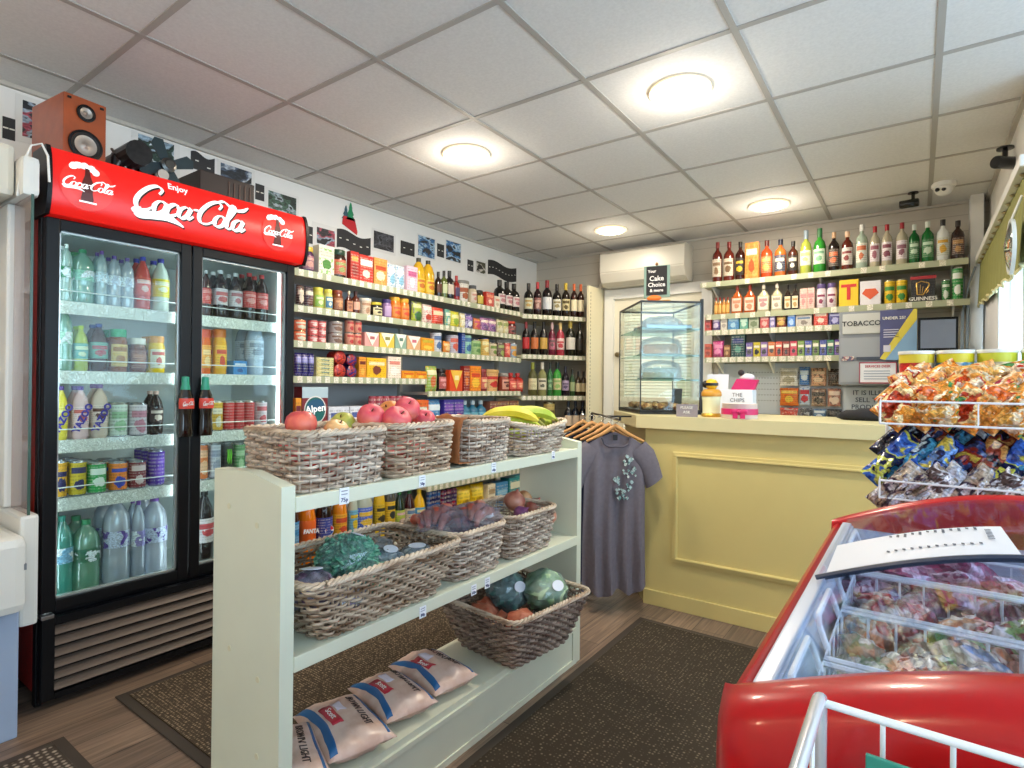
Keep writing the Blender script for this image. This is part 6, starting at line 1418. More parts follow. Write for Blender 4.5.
MB().box(-.445, .05, 4.86, 4.866, 1.0, 1.215).build('notice_board', pm('#c2cbd8', .4), t)
for k, s_ in enumerate(('IT IS ILLEGAL TO', 'SELL TOBACCO', 'PRODUCTS TO ANYONE')):
    text('notice_words', s_, .047, pm('#3a4660', .4), (-.40+(.013, .03, .005)[k], 4.858, 1.175-.052*k), FY, t, align='LEFT', bold=.0006)
t = thing('back_worktop', 'pale worktop along the wall behind the counter, under the perforated panel', 'worktop')
MB().box(-1.42, .372, 4.25, 4.88, .955, .995, .004).build('worktop', M_top, t); MB().box(-1.40, .37, 4.29, 4.88, 0, .955).build('cupboards', M_ctr, t)
t = thing('till_screen', 'black-framed grey touch screen behind the crisps', 'screen', (.10, 4.38, .9955), .12)
MB().box(-.10, .10, -.012, .012, .45, .655, .004).build('screen_frame', M_blk, t); MB().box(-.088, .088, -.0135, -.0115, .465, .64).build('display', pm('#7d8496', .2), t)
MB().box(-.02, .02, -.01, .02, .0, .47, .003).box(-.09, .09, -.07, .07, 0, .015, .004).build('stand', M_blk2, t)
t = thing('till', 'light blue-grey cash till partly visible behind the crisp tubs', 'till', (.22, 3.47, 1.0421)); MB().box(-.1, .1, -.12, .12, 0, .20, .02).box(-.09, .09, .0, .1, .2, .30, .02).build('till_body', pm('#7f9ab0', .4), t)
m = MB()
for i in range(4):
    for j in range(5): m.box(-.07+.035*i, -.045+.035*i, -.10+.022*j, -.085+.022*j, .2, .206)
m.build('keys', pm('#c9d4dc', .4), t)
q = at(790, 415, z=1.042)
o = MB().sphere((0, 0, .0), .09, 16, 8, (1.6, .7, .4), .3, 3, 3).build('black_cloth', pm('#1d1d22', .8), None, True, (-.20, 3.42, 1.066)); tag(o, 'crumpled dark cloth lying on the counter below the notice', 'cloth')
# ------------------------------------------------------------------ air conditioner, cameras
t = thing('air_conditioner', 'white wall-mounted air conditioner above the louvred door', 'air conditioner')
b = MB(); X0, X1 = -2.36, -1.585; pf = [(4.895, 2.42), (4.70, 2.42), (4.672, 2.40), (4.665, 2.22), (4.70, 2.145), (4.76, 2.115), (4.895, 2.115)]
n = len(pf); b.add([(X0, y, z) for y, z in pf]+[(X1, y, z) for y, z in pf], [tuple(range(n)), tuple(range(n, 2*n))[::-1]]+[(i, n+i, n+(i+1) % n, (i+1) % n) for i in range(n)]); b.build('casing', pm('#c9c5b9', .3), t, 20)
MB().add([(X0+.03, 4.688, 2.170), (X1-.03, 4.688, 2.170), (X1-.03, 4.752, 2.118), (X0+.03, 4.752, 2.118), (X0+.03, 4.692, 2.166), (X1-.03, 4.692, 2.166), (X1-.03, 4.756, 2.114), (X0+.03, 4.756, 2.114)], [(0, 3, 2, 1), (4, 5, 6, 7)]).build('air_flap', pm('#c4bfb2', .4), t)
MB().box(X0+.002, X1-.002, 4.661, 4.667, 2.232, 2.236).build('panel_seam', pm('#b3ada0', .5), t)
t = MB().tube([(-2.37, 4.86, 2.2), (-2.42, 4.87, 2.19), (-2.46, 4.88, 2.13)], .028, 12).build('pipe_cover', pm('#d9d2c0', .5), None, True); tag(t, 'cream pipe cover beside the air conditioner, above the corner shelves', 'pipe')
q = at(946, 184, z=ZC)
t = thing('dome_camera', 'white dome security camera with two dark lenses on the ceiling', 'security camera', (.125, 4.40, ZC))
MB().lathe([(.062, 0), (.064, -.02), (.058, -.028)][::1], 24).build('base_ring', M_white, t, True); MB().sphere((0, 0, -.028), .05, 20, 14).build('ball', M_white, t, True)
for dx in (-.028, .004): MB().sphere((dx-.005, -.043, -.048), .012, 12, 8, (1, .4, 1)).build('lens', M_blk2, t, True)
def bullet(lab, x, y, z, rz, s=1):
    t = thing('bullet_camera', lab, 'security camera', (x, y, z), rz); t.scale = (s, s, s)
    MB().lathe([(.03, 0), (.03, -.008), (.01, -.012), (.01, -.04), (.016, -.05), (.016, -.06), (.001, -.062)], 14).build('mount', M_blk2, t, True)
    MB().lathe([(.024, -.055), (.026, -.05), (.026, .045), (.02, .05), (.001, .05)], 16, mat=Matrix.Translation((-.02, -.02, -.075)) @ Matrix.Rotation(PI/2, 4, 'Y') @ Matrix.Rotation(.2, 4, 'X')).build('camera_body', M_blk2, t, True)
    return t
bullet('small black security camera hanging above the green gin bottles', -.03, 4.50, ZC, .1)
bullet('larger black security camera above the window corner', .345, 3.68, 2.40, .9, 1.15)
# ------------------------------------------------------------------ blind, rail, mirror on the window side
t = thing('window_blind', 'olive green scalloped window blind with a pale fringe', 'blind')
YA, YB_ = 2.75, 4.74
def bz(y): return 1.66+.085*(y-YA)/(YB_-YA)
m = MB(); n = 80; top = [(.325, YA+(YB_-YA)*i/n, 2.02) for i in range(n+1)]
low = [(.318+.006*math.sin(i*1.1), YA+(YB_-YA)*i/n, bz(YA+(YB_-YA)*i/n)+.022*abs(math.sin(i*PI/10))) for i in range(n+1)]
vs = top+low; vs += [(x+.006, y, z) for x, y, z in vs]; N2 = 2*(n+1)
fs = []
for i in range(n): fs.append((i, i+1, n+2+i, n+1+i)); fs.append((N2+i+1, N2+i, N2+n+1+i, N2+n+2+i)); fs.append((n+1+i, n+2+i, N2+n+2+i, N2+n+1+i)); fs.append((i+1, i, N2+i, N2+i+1))
fs += [(0, n+1, N2+n+1, N2), (n, N2+n, N2+2*n+1, 2*n+1)]
m.add(vs, fs); m.build('fabric', pm('#8a8a4e', .8), t)
MB().tube([(p[0]+.002, p[1], p[2]-.004) for p in low], .006, 6).build('fringe', pm('#ded8a8', .7), t)
t = thing('blind_rail', 'white boxed rail along the top of the window blind', 'rail'); MB().box(.298, .345, 2.75, 4.74, 2.02, 2.062, .003).box(.345, .379, 2.75, 4.74, 2.0, 2.075, .002).build('rail_board', M_white, t)
m = MB()
for i in range(14): m.lathe([(.004, 0), (.012, -.004), (.004, -.012)], 8, cx=.318, cy=2.85+.14*i, mat=Matrix.Translation((0, 0, 2.02)))
m.build('rail_rings', pm('#a89a7a', .4, .5), t)
t = thing('wall_mirror', 'oval convex mirror hanging in front of the window blind', 'mirror', (at(1011, 247, x=.285).x, at(1011, 247, x=.285).y, at(1011, 247, x=.285).z), 0)
mt = Matrix.Rotation(-PI/2, 4, 'Y')
MB().lathe([(.001, .022), (.06, .013), (.095, 0), (.001, 0)], 32, mat=mt, sy=1).build('mirror_face', pm('#aebcc0', .06, 1), t, True)
MB().lathe([(.094, -.006), (.103, -.006), (.103, .006), (.094, .006), (.094, -.006)], 32, mat=mt).build('mirror_rim', pm('#d9dcd8', .3), t, True)
MB().tube([(.0, 0, .10), (.03, .0, .19)], .005, 6).build('hanger_arm', M_white, t)
t = thing('curtain', 'white vertical curtain folds in front of the bright window', 'curtain')
m = MB(); n = 60; vs = []
for zz in (1.02, 1.99):
    for i in range(n+1): vs.append((.358+.008*math.sin(i*1.25), 4.05+.66*i/n, zz))
m.add(vs, [(i, i+1, n+2+i, n+1+i) for i in range(n)]); o = m.build('curtain_fabric', pm('#d8dae0', .8), t, True); md = o.modifiers.new('thickness', 'SOLIDIFY'); md.thickness = .002
# pipes and cables in the corner
o = MB().tube([(.265, 4.74, 1.78), (.262, 4.735, 1.5), (.262, 4.73, 1.05)], .008, 8).tube([(.245, 4.74, 1.95), (.24, 4.73, 1.6), (.25, 4.73, 1.2)], .005, 8).tube([(.30, 4.70, 2.0), (.27, 4.72, 1.9), (.235, 4.735, 1.7), (.23, 4.735, 1.1)], .006, 8).build('corner_cables', pm('#8fa0b0', .5), None, True); tag(o, 'bundle of pale cables running down the corner post', 'cables')
# ------------------------------------------------------------------ photographs and road strips on the left wall
M_ph = lambda c: print_mat(c, 13, .5, hash_(c), (1, 1, 1.8))
def sheet(px0, px1, y0, y1, kind, C, lab, border=0):
    X = XL+.0015; p0, p1 = at(px0, 300, x=X).y, at(px1, 300, x=X).y; pm_ = (px0+px1)/2
    za, zb = at(pm_, y0, x=X).z, at(pm_, y1, x=X).z
    za = min(za, 2.45)
    t = thing('road_strip' if kind == 'road' else 'photo_print', lab, 'wall decoration' if kind == 'road' else 'photograph')
    if kind == 'road':
        n = 16; vs = []; amp = (za-zb)*.12 if (px1-px0) > 20 else 0
        for e in (0, .001):
            for zz in (zb, za):
                for i in range(n+1): vs.append((X+e, p0+(p1-p0)*i/n, zz+amp*math.sin(i/n*2*PI+.4)))
        m_ = MB(); k = n+1; fs = [(2*k+i, 2*k+i+1, 3*k+i+1, 3*k+i) for i in range(n)]+[(i+1, i, k+i, k+i+1) for i in range(n)]+[(i, i+1, 2*k+i+1, 2*k+i) for i in range(n)]+[(k+i+1, k+i, 3*k+i, 3*k+i+1) for i in range(n)]
        m_.add(vs, fs).build('strip', pm('#2b2a2c', .6), t)
        d = MB(); nd = max(2, int((p1-p0)/.05))
        for i in range(nd): u = (i+.5)/nd; yy = p0+(p1-p0)*u; zc = (za+zb)/2+amp*math.sin(u*2*PI+.4); d.box(X+.001, X+.0018, yy-.009, yy+.009, zc-.003, zc+.003)
        d.build('centre_dashes', pm('#e6e4da', .6), t)
    else:
        b = border
        MB().box(X, X+.0008, p0-b, p1+b, zb-b*1.1, za+b*.8).build('paper', pm('#dedcd8', .5), t)
        MB().box(X+.0008, X+.0016, p0, p1, zb, za).build('picture', M_ph(C), t)
dk = ('#26262a', '#3a3a40', '#55565e', '#1a1a1c'); blu = ('#26282c', '#3a6a9a', '#9ab8d0', '#1c1e22'); grn = ('#22302a', '#3a5a4a', '#9aa8b0', '#1c221e'); red = ('#3a3438', '#a84a5a', '#9aa8b8', '#26242a')
sheet(0, 13, 117, 139, 'road', None, 'short black road strip at the picture edge, before the loudspeaker')
sheet(20, 33, 101, 137, 'photo', red, 'photo with a red car, half hidden by the loudspeaker', .025)
sheet(136, 172, 133, 166, 'photo', ('#9ab0c0', '#22302a', '#2f4a3e', '#c9d2da'), 'photo of sky and trees behind the fan motor', .03)
sheet(189, 213, 155, 173, 'road', None, 'black road strip above the flat brown box')
sheet(219, 250, 167, 192, 'photo', ('#2a3038', '#4a5a6e', '#b0b8c2', '#1c2026'), 'grey-blue car photo above the drinks fridge', .02)
sheet(254, 263, 184, 200, 'road', None, 'tiny black road strip between two photos above the fridge')
sheet(267, 295, 194, 213, 'photo', grn, 'green countryside photo at the far end of the fridge', .02)
sheet(304, 312, 226, 243, 'road', None, 'short black road strip just beyond the red fridge sign')
sheet(316, 334, 229, 245, 'photo', red, 'photo of red and blue cars under the tree decoration', .035)
sheet(336, 370, 234, 252, 'road', None, 'long wavy black road strip under the tree decoration')
sheet(373, 393, 233, 250, 'photo', dk, 'dark photo of a black car, next after the long road strip', .02)
sheet(400, 414, 242, 255, 'road', None, 'black road strip above the yellow oil bottles')
sheet(417.5, 434, 237, 257, 'photo', blu, 'photo of a silver-blue car above the oil bottles', .012)
sheet(436.5, 443.5, 244, 257, 'road', None, 'narrow black road strip between two blue car photos')
sheet(445.5, 460, 242, 261, 'photo', ('#1f2226', '#3f7ab0', '#a8c4dc', '#26282c'), 'photo of a bright blue car, farther of the blue ones', .012)
sheet(467, 473, 260, 271, 'road', None, 'smallest road strip, beside the little brown photo')
sheet(476, 485, 262, 273, 'photo', ('#4a4a34', '#c9c2b8', '#2c2a22'), 'little brown and white photo near the wine', .02)
sheet(487.5, 516, 264.5, 278.5, 'road', None, 'last wavy road strip, above the three wine bottles')
t = thing('tree_decoration', 'green fir trees with a red base, decoration stuck high on the wall', 'decoration')
X = XL+.002; yc = at(349, 215, x=XL).y; zt = at(349, 202, x=XL).z; zb = at(349, 233, x=XL).z; hh = zt-zb
def fir(y, z0, z1, w, m, e):
    P = []; k = 3
    for i in range(k): a = z0+(z1-z0)*i/k; P += [(y+w*(1-i/k), a), (y+w*(1-i/k)*.45, a+(z1-z0)/k*.75)]
    P2 = [(2*y-p, z) for p, z in P][::-1]; P = P+[(y, z1)]+P2; n = len(P)
    MB().add([(X+e, a, b) for a, b in P]+[(X+e+.002, a, b) for a, b in P], [tuple(range(n)), tuple(range(n, 2*n))[::-1]]+[(i, (i+1) % n, n+(i+1) % n, n+i) for i in range(n)]).build('fir_tree', m, t)
fir(yc+.01, zb+hh*.42, zt, .04, pm('#23895a', .5), .002); fir(yc-.028, zb+hh*.42, zt-.03, .035, pm('#3a5a6a', .5), 0)
MB().add([(X, yc-.06, zb+.05), (X, yc+.065, zb), (X, yc+.07, zb+.02), (X, yc+.045, zb+hh*.5), (X, yc-.05, zb+hh*.5), (X+.004, yc-.06, zb+.05), (X+.004, yc+.065, zb), (X+.004, yc+.07, zb+.02), (X+.004, yc+.045, zb+hh*.5), (X+.004, yc-.05, zb+hh*.5)], [(4, 3, 2, 1, 0), (5, 6, 7, 8, 9)]+[(i, (i+1) % 5, 5+(i+1) % 5, 5+i) for i in range(5)]).build('red_base', pm('#c0202a', .5), t)
# ------------------------------------------------------------------ crisps display between counter and freezer
cd = thing('crisp_rack', 'white wire display rack holding layers of crisp packets in front of the counter', 'display rack')
M_wire = pm('#eceff2', .3)
KX0, KX1, KY = -.092, .372, 2.06
def wire_basket(mb, x0, x1, y0, y1, z0, z1, zr, n=10, r=.0035):
    for z in (z0, z1): mb.tube([(x0, y0, z), (x1, y0, z), (x1, y1, z+zr), (x0, y1, z+zr)], r, 6, closed=True)
    for i in range(n+1):
        x = x0+(x1-x0)*i/n; mb.tube([(x, y0, z1), (x, y0, z0), (x, y1, z0+zr)], r*.55, 5)
    mb.tube([(x0, y0, z0), (x0, y0, z1)], r, 6); mb.tube([(x1, y0, z0), (x1, y0, z1)], r, 6)
for z0, z1, nm in ((1.098, 1.165, 'upper_basket'), (.872, .925, 'middle_basket'), (.62, .69, 'lower_basket')):
    m = MB(); wire_basket(m, KX0, KX1, KY, 2.34, z0, z1, .03, 2); m.build(nm, M_wire, cd, True)
m = MB()
for x in (KX0+.01, KX1-.01):
    m.tube([(x, 2.36, 0), (x, 2.36, 1.18)], .008, 8); m.tube([(x, 2.06, .012), (x, 2.40, .012)], .008, 8)
m.build('rack_posts', M_wire, cd, True)
m = MB()
for i in range(6): m.tube([(KX0, 2.36-.035*i, 1.185), (KX1, 2.36-.035*i, 1.185)], .003, 5)
m.build('top_shelf', M_wire, cd)
for k, (x, C, l) in enumerate([(-.003, ('#c92a22', '#d9c93a', '#b82a1c'), 'red and yellow snack tub at the left end of the rack top'), (.098, ('#4a96c9', '#d9d02a', '#e6e6d0'), 'blue snack tub with a lime band, second on the rack top'), (.20, ('#7ab8d9', '#c9cf3a', '#dfe6e0'), 'pale blue snack tub with a lime band, third on the rack top'), (.305, ('#8ac0d9', '#b8cf3a', '#d9e0d0'), 'light blue snack tub at the right end of the rack top')]):
    t = thing('snack_tub', l, 'tub', (x, 2.30, 1.1885))
    MB().lathe([(.044, 0), (.048, .1)], 24).build('tub_body', print_mat(C[:1]+('#e9e0c0', C[2]), 12, .4, k), t, True)
    MB().lathe([(.048, .1), (.0485, .128)], 24).build('lime_band', pm(C[1], .4), t, True)
    MB().lathe([(.050, .128), (.051, .131), (.050, .139), (.001, .139)], 24).build('lid', pm('#e9ece6', .4), t, True)
gold = [('#e8983a', '#f0c078', '#d9481c', '#f6ead8'), ('#f0a848', '#e88a2a', '#f6d9a0', '#b83a1c'), ('#dc7a2c', '#f4e4cc', '#c23a22', '#e8b060'), ('#e6a04a', '#f0cf9a', '#d9661f'), ('#c23a30', '#e8a25a', '#f4dcc0', '#a82a4a'), ('#e8b45a', '#f6e6c4', '#d98a2c', '#4a8a4a')]
darkb = [('#1c3f9a', '#3a6ac9', '#c9cf5a', '#0f1c4a'), ('#17182a', '#2a3a6a', '#8a2a22', '#c9b84a'), ('#1f6a9a', '#4aa0c9', '#122a4a', '#c9dce6'), ('#5a1c22', '#1a1420', '#8a3a2a', '#c99a5a'), ('#2244a8', '#1a2450', '#6a9ae0', '#e0d060')]
popc = [('#c9ccd9', '#5a4a4a', '#e6e4ea', '#9a8a7a'), ('#d4d6e2', '#b8a898', '#4a3a4a', '#eceaf0'), ('#c0c8dc', '#e6e0d9', '#6a5a5a')]
redb = [('#b8241c', '#e05a2a', '#2a3a5a', '#e6c9a0'), ('#2a3a5a', '#c9ccd9', '#b82a22')]
def bag_row(cols, x0, x1, n, y, z, h, w, tilt, lab, grp, lean=-.25, jit=.06, seed=0, d=.05):
    protos = {}
    rd = random.Random(seed)
    for k in range(n):
        C = cols[(k*2+seed) % len(cols)]; key = (C, w, h)
        x = x0+(x1-x0)*(k+.5)/n+rd.uniform(-.006, .006); rot = (lean+rd.uniform(-jit, jit), tilt+rd.uniform(-jit, jit)*1.5, rd.uniform(-.25, .25)); loc = (x, y+rd.uniform(-.006, .006), z+rd.uniform(-.006, .006))
        l = lab % CN.get(C[0], 'mixed')
        if key not in protos:
            t = thing('crisp_packet', l, 'crisp packet', loc, 0, grp, rot)
            MB().pillow(w, h, d, seed*5+k, .42, 20, 20, mat=Matrix.Translation((0, 0, -h/2))).build('packet', print_mat(C, 24, .22, seed+k), t, 40)
            protos[key] = t
        else: t = dup(protos[key], loc, rot=rot, label=l)
CN = {gold[0][0]: 'orange and cream', gold[1][0]: 'golden', gold[2][0]: 'orange-brown', gold[3][0]: 'pale orange', gold[4][0]: 'red and orange', gold[5][0]: 'yellow-gold', darkb[0][0]: 'royal blue', darkb[1][0]: 'black and red', darkb[2][0]: 'sky blue', darkb[3][0]: 'dark maroon', darkb[4][0]: 'bright blue', popc[0][0]: 'silver', popc[1][0]: 'pale grey', popc[2][0]: 'pale lilac', redb[0][0]: 'red', redb[1][0]: 'slate blue'}
TL = .68
bag_row(gold, -.065, .36, 8, 2.105, 1.15, .125, .10, TL, '%s crisp packet in the front row of the upper rack basket', 'crisp packets in the front row of the upper basket', -.15, .07, 1, .06)
bag_row(gold, -.055, .37, 7, 2.15, 1.185, .15, .12, TL+.25, '%s crisp packet in the middle of the heap on the upper rack basket', 'crisp packets in the middle of the upper heap', -.5, .2, 2, .07)
bag_row(gold[1:], -.03, .38, 6, 2.20, 1.215, .14, .13, TL+.5, '%s crisp packet at the top of the heap below the snack tubs', 'crisp packets at the top of the upper heap', -.7, .25, 3, .07)
bag_row(popc, -.07, .37, 8, 2.095, .905, .17, .075, TL+.05, '%s clear-fronted popcorn packet in the front row of the middle rack basket', 'popcorn packets in the middle basket', -.12, .04, 4)
bag_row(darkb, -.075, .37, 8, 2.14, .965, .19, .115, TL, '%s crisp packet behind the popcorn in the middle rack basket', 'dark and blue crisp packets behind the popcorn', -.2, .08, 5)
bag_row(darkb[1:4], -.06, .37, 6, 2.20, 1.035, .18, .13, TL, '%s crisp packet in the shadow under the upper rack basket', 'dark crisp packets under the upper basket', -.2, .1, 6)
bag_row(redb, -.065, .37, 6, 2.12, .73, .2, .12, TL, '%s crisp packet low in the rack, behind the freezer end', 'crisp packets low in the rack', -.2, .08, 7)
# ------------------------------------------------------------------ chest freezer
QX0, QX1, QY0, QY1 = -.178, .60, .60, 1.755
def arch(x): return .855+.105*math.sin(PI*min(1, max(0, (x-QX0)/(QX1-QX0))))
fz = thing('chest_freezer', 'glossy red chest freezer with curved glass sliding lids', 'freezer')
M_rd = pm('#b80b12', .28, coat=.25, spec=.35)
def beam(y_in, y_out, sgn):
    """arched end beam; sgn -1 near end, +1 far end"""
    m = MB(); n = 48; prof = [(y_in, -.075), (y_in, -.012), (y_in+sgn*.006, 0), (y_in+sgn*.03, .006), (y_out-sgn*.022, -.002), (y_out-sgn*.006, -.02), (y_out, -.05), (y_out, -.16)]
    vs = []
    for i in range(n+1):
        u = i/n; x = QX0+(QX1-QX0)*u; zt = arch(x); e = min(u, 1-u)*(QX1-QX0); rr = .05; cut = rr-math.sqrt(max(0, rr*rr-max(0, rr-e)**2))
        for y, dz in prof: yy = y-sgn*cut*.9*min(1, max(0, ((y-y_in)*sgn-.012)/.05)); vs.append((x, yy, zt+dz if dz > -.1 else .60))
        vs.append((x, y_out-sgn*cut*.9, .03)); vs.append((x, y_in, .03))
    k = len(prof)+2
    fs = [(i*k+j, i*k+j+1, (i+1)*k+j+1, (i+1)*k+j) for i in range(n) for j in range(k-1)]
    fs += [tuple(range(k))[::-1], tuple(n*k+j for j in range(k))]
    if sgn > 0: fs = [f[::-1] for f in fs]
    m.add(vs, fs); return m
beam(.692, QY0, -1).build('end_beam', M_rd, fz, True); beam(1.672, QY1, 1).build('end_beam', M_rd, fz, True)
for sx, X in ((1, QX0), (-1, QX1)):
    m = MB(); prof = [(0, .03), (0, .80), (.001, .835), (.006, .850), (.014, .856), (.022, .853), (.025, .845), (.025, .80)]
    ys = [.655]+[.655+(1.70-.655)*i/10 for i in range(1, 11)]; vs = [(X+sx*a, y, z) for y in ys for a, z in prof]; k = len(prof)
    m.add(vs, [(i*k+j, i*k+j+1, (i+1)*k+j+1, (i+1)*k+j) for i in range(len(ys)-1) for j in range(k-1)]); m.build('side_wall', M_rd, fz, True)
    MB().box(X+sx*.025, X+sx*.045, .692, 1.672, .80, .862, .003).build('grey_rail', pm('#c3c9d6', .3, .2), fz)
    MB().box(X+sx*.045, X+sx*.049, .692, 1.672, .42, .855).build('inner_liner', pm('#c6cedc', .35), fz)
MB().box(QX0+.045, QX1-.045, .692, 1.672, .415, .42).box(QX0+.045, QX1-.045, .692, .697, .42, .85).box(QX0+.045, QX1-.045, 1.667, 1.672, .42, .85).build('inner_liner', pm('#bcc4d2', .35), fz)
MB().box(QX0+.02, QX1-.02, .64, 1.71, 0, .05).build('base', M_blk2, fz)
def lid(nm, y0, y1, dz, edge_y):
    m = MB(); n = 24; a, b_ = QX0+.035, QX1-.035; vs = []
    for e in (0, -.004):
        for i in range(n+1): x = a+(b_-a)*i/n; z = arch(x)+dz+e; vs += [(x, y0, z), (x, y1, z)]
    K = 2*(n+1); fs = [(2*i, 2*i+2, 2*i+3, 2*i+1) for i in range(n)]+[(K+2*i, K+2*i+1, K+2*i+3, K+2*i+2) for i in range(n)]+[(2*i, K+2*i, K+2*i+2, 2*i+2) for i in range(n)]+[(2*i+1, 2*i+3, K+2*i+3, K+2*i+1) for i in range(n)]
    o = m.add(vs, fs).build(nm, glass_mat('#f4f8ff', .01, .02, 'lid', (.015, .2)), fz, True)
    MB().tube([(a+(b_-a)*i/n, edge_y, arch(a+(b_-a)*i/n)+dz-.001) for i in range(n+1)], .0045, 6).build('lid_edge', pm('#2f3b52', .35), o, True)
lid('near_glass_lid', .695, 1.17, -.013, 1.168); lid('far_glass_lid', 1.125, 1.672, 0, 1.127)
# paper list on the far lid
m = MB(); n = 12; x0, x1, y0, y1 = -.128, .128, 1.135, 1.345; vs = []
for i in range(n+1):
    x = x0+(x1-x0)*i/n
    for y in (y0, y1): vs.append((x+(.0 if y == y0 else -.004), y, arch(x)+.0022))
m.add(vs, [(2*i, 2*i+2, 2*i+3, 2*i+1) for i in range(n)]); t = m.build('paper_list', pm('#e4e8f2', .5), None, False); md = t.modifiers.new('thickness', 'SOLIDIFY'); md.thickness = .0008
r_ = thing('price_list', 'white printed price list lying on the far glass lid of the freezer', 'paper'); t.parent = r_; t.name = 'sheet'
m = MB(); mp_ = MB()
for k in range(12):
    x = -.04+.0115*k
    for yy, L in ((1.335, .014+.022*((k*7) % 5)/5), (1.21, .012)): z = arch(x)+.0042; (m if yy > 1.3 else mp_).add([(x-.0022, yy-L, z), (x+.0022, yy-L, z), (x+.0022, yy, z), (x-.0022, yy, z)], [(0, 1, 2, 3)])
m.build('printed_names', pm('#5a5e6a', .6), r_); mp_.build('printed_prices', pm('#5a5e6a', .6), r_); m = MB(); z = arch(.105)+.0042
for k in range(7): m.add([(.098, 1.31-.012*k, z), (.107, 1.31-.012*k, z+.0006), (.107, 1.303-.012*k, z+.0006), (.098, 1.303-.012*k, z)], [(0, 3, 2, 1)])
m.build('printed_title', pm('#5a5e6a', .6), r_)
# wire baskets inside
def fbasket(y0, y1, x0, x1, z0, z1, lab):
    t = thing('freezer_basket', lab, 'wire basket'); m = MB(); r = .0032
    for z in (z1,): m.tube([(x0, y0, z), (x1, y0, z), (x1, y1, z), (x0, y1, z)], r*1.3, 6, closed=True)
    for z in (z1-.065,): m.tube([(x0, y0, z), (x1, y0, z), (x1, y1, z), (x0, y1, z)], r*.7, 5, closed=True)
    k = int((x1-x0)/.038)
    for i in range(k+1): x = x0+(x1-x0)*i/k; m.tube([(x, y0, z1), (x, y0, z0), (x, y1, z0), (x, y1, z1)], r*.6, 5)
    k = int((y1-y0)/.045)
    for i in range(k+1): y = y0+(y1-y0)*i/k; m.tube([(x0, y, z1), (x0, y, z0), (x1, y, z0), (x1, y, z1)], r*.6, 5)
    m.build('wires', M_wire, t, True)
    h = MB(); ym = (y0+y1)/2; w = min(.075, (y1-y0)*.38)
    h.tube([(x0, ym-w, z1), (x0-.012, ym-w, z1+.035), (x0-.014, ym-w+.012, z1+.045), (x0-.014, ym+w-.012, z1+.045), (x0-.012, ym+w, z1+.035), (x0, ym+w, z1)], .0045, 8)
    h.build('hanging_handle', M_wire, t, True); return t
BX0, BX1 = -.105, .525
fbasket(.705, .905, BX0, BX1, .68, .815, 'nearest white wire basket inside the freezer')
fbasket(.925, 1.14, BX0, BX1, .68, .815, 'middle white wire basket inside the freezer, of beige ice packs')
fbasket(1.16, 1.39, BX0, BX1, .68, .815, 'white wire basket under the price list, of red-patterned packs')
fbasket(1.41, 1.655, BX0, BX1, .68, .815, 'farthest white wire basket inside the freezer, of pink wrappers')
past = [('#cfc4a4', '#b89a7a', '#8a9a6a', '#e6dfc9'), ('#d9c9a8', '#a8b08a', '#7a5a4a', '#efe6d2'), ('#c9b08a', '#d9b8a0', '#5a6a8a', '#e6d9c0')]
mixd = [('#3a4258', '#c9ccd6', '#23283a', '#8a90a6'), ('#d9dce4', '#8a90a8', '#3a4058'), ('#b8343a', '#e0b0a0', '#f0e6dc', '#8a2028'), ('#d9a05a', '#b84a3a', '#e6d0a8', '#6a3a2a')]
redm = [('#c23a3a', '#e8c9b8', '#d98a5a', '#f0e6dc'), ('#d9c4bc', '#b82a34', '#e6a890'), ('#c9b0a8', '#a83a44', '#8aa05a', '#efe2dc')]
pink = [('#b87a92', '#e0c4d0', '#8a3a5a', '#d9aebc'), ('#c99aae', '#e6d0da', '#a04a6a'), ('#9a3a5a', '#d9b4c4', '#c98aa0')]
def packs(cols, x0, x1, y0, y1, z, n, sz, grp, lab, seed, flat=1.25, elong=1.0, rz=None):
    rd = random.Random(seed); P = []
    for j in range(n):
        C = cols[j % len(cols)]; nx = max(2, int((x1-x0)/(sz*.62)))
        x = x0+(x1-x0)*((j % nx)+.5)/nx+rd.uniform(-.01, .01); y = y0+(y1-y0)*((j//nx)+.5)/max(1, math.ceil(n/nx))+rd.uniform(-.008, .008)
        rot = (flat+rd.uniform(-.35, .25), rd.uniform(-.35, .35), (rz if rz is not None else rd.uniform(-1.2, 1.2))+rd.uniform(-.12, .12)); loc = (x, y, z+rd.uniform(0, .022)+.012*(j % 3))
        if j < len(cols)*2:
            t = thing('ice_packet', lab, 'ice cream packet', loc, 0, grp, rot); MB().pillow(sz*.8/elong, sz*1.1*elong, .038, seed*9+j, .3, 14, 14, mat=Matrix.Translation((0, 0, -sz*.5))).build('wrapper', print_mat(C, 22, .22, seed+j), t, 40); P.append(t)
        else: dup(P[j % len(P)], loc, rot=rot)
packs(past, -.075, .34, .72, .90, .765, 18, .12, 'beige packets in the nearest basket', 'beige and olive wrapped frozen packet in the nearest freezer basket', 1)
packs(past, -.085, .10, .94, 1.13, .75, 12, .095, 'golden beige packets', 'golden beige frozen packet at the near-counter end of the middle freezer basket', 2)
packs(mixd, .08, .50, .94, 1.13, .75, 20, .11, 'navy and white packets', 'navy, white or red frozen packet at the window end of the middle freezer basket', 3)
packs(redm, -.08, .50, 1.175, 1.385, .745, 34, .085, 'red-patterned packets', 'red-patterned frozen packet in the basket beneath the price list', 4)
packs(pink, -.08, .50, 1.43, 1.65, .745, 30, .12, 'pink ice lolly wrappers', 'pink ice lolly wrapper in the farthest freezer basket', 5, 1.35, 1.3, -.9)
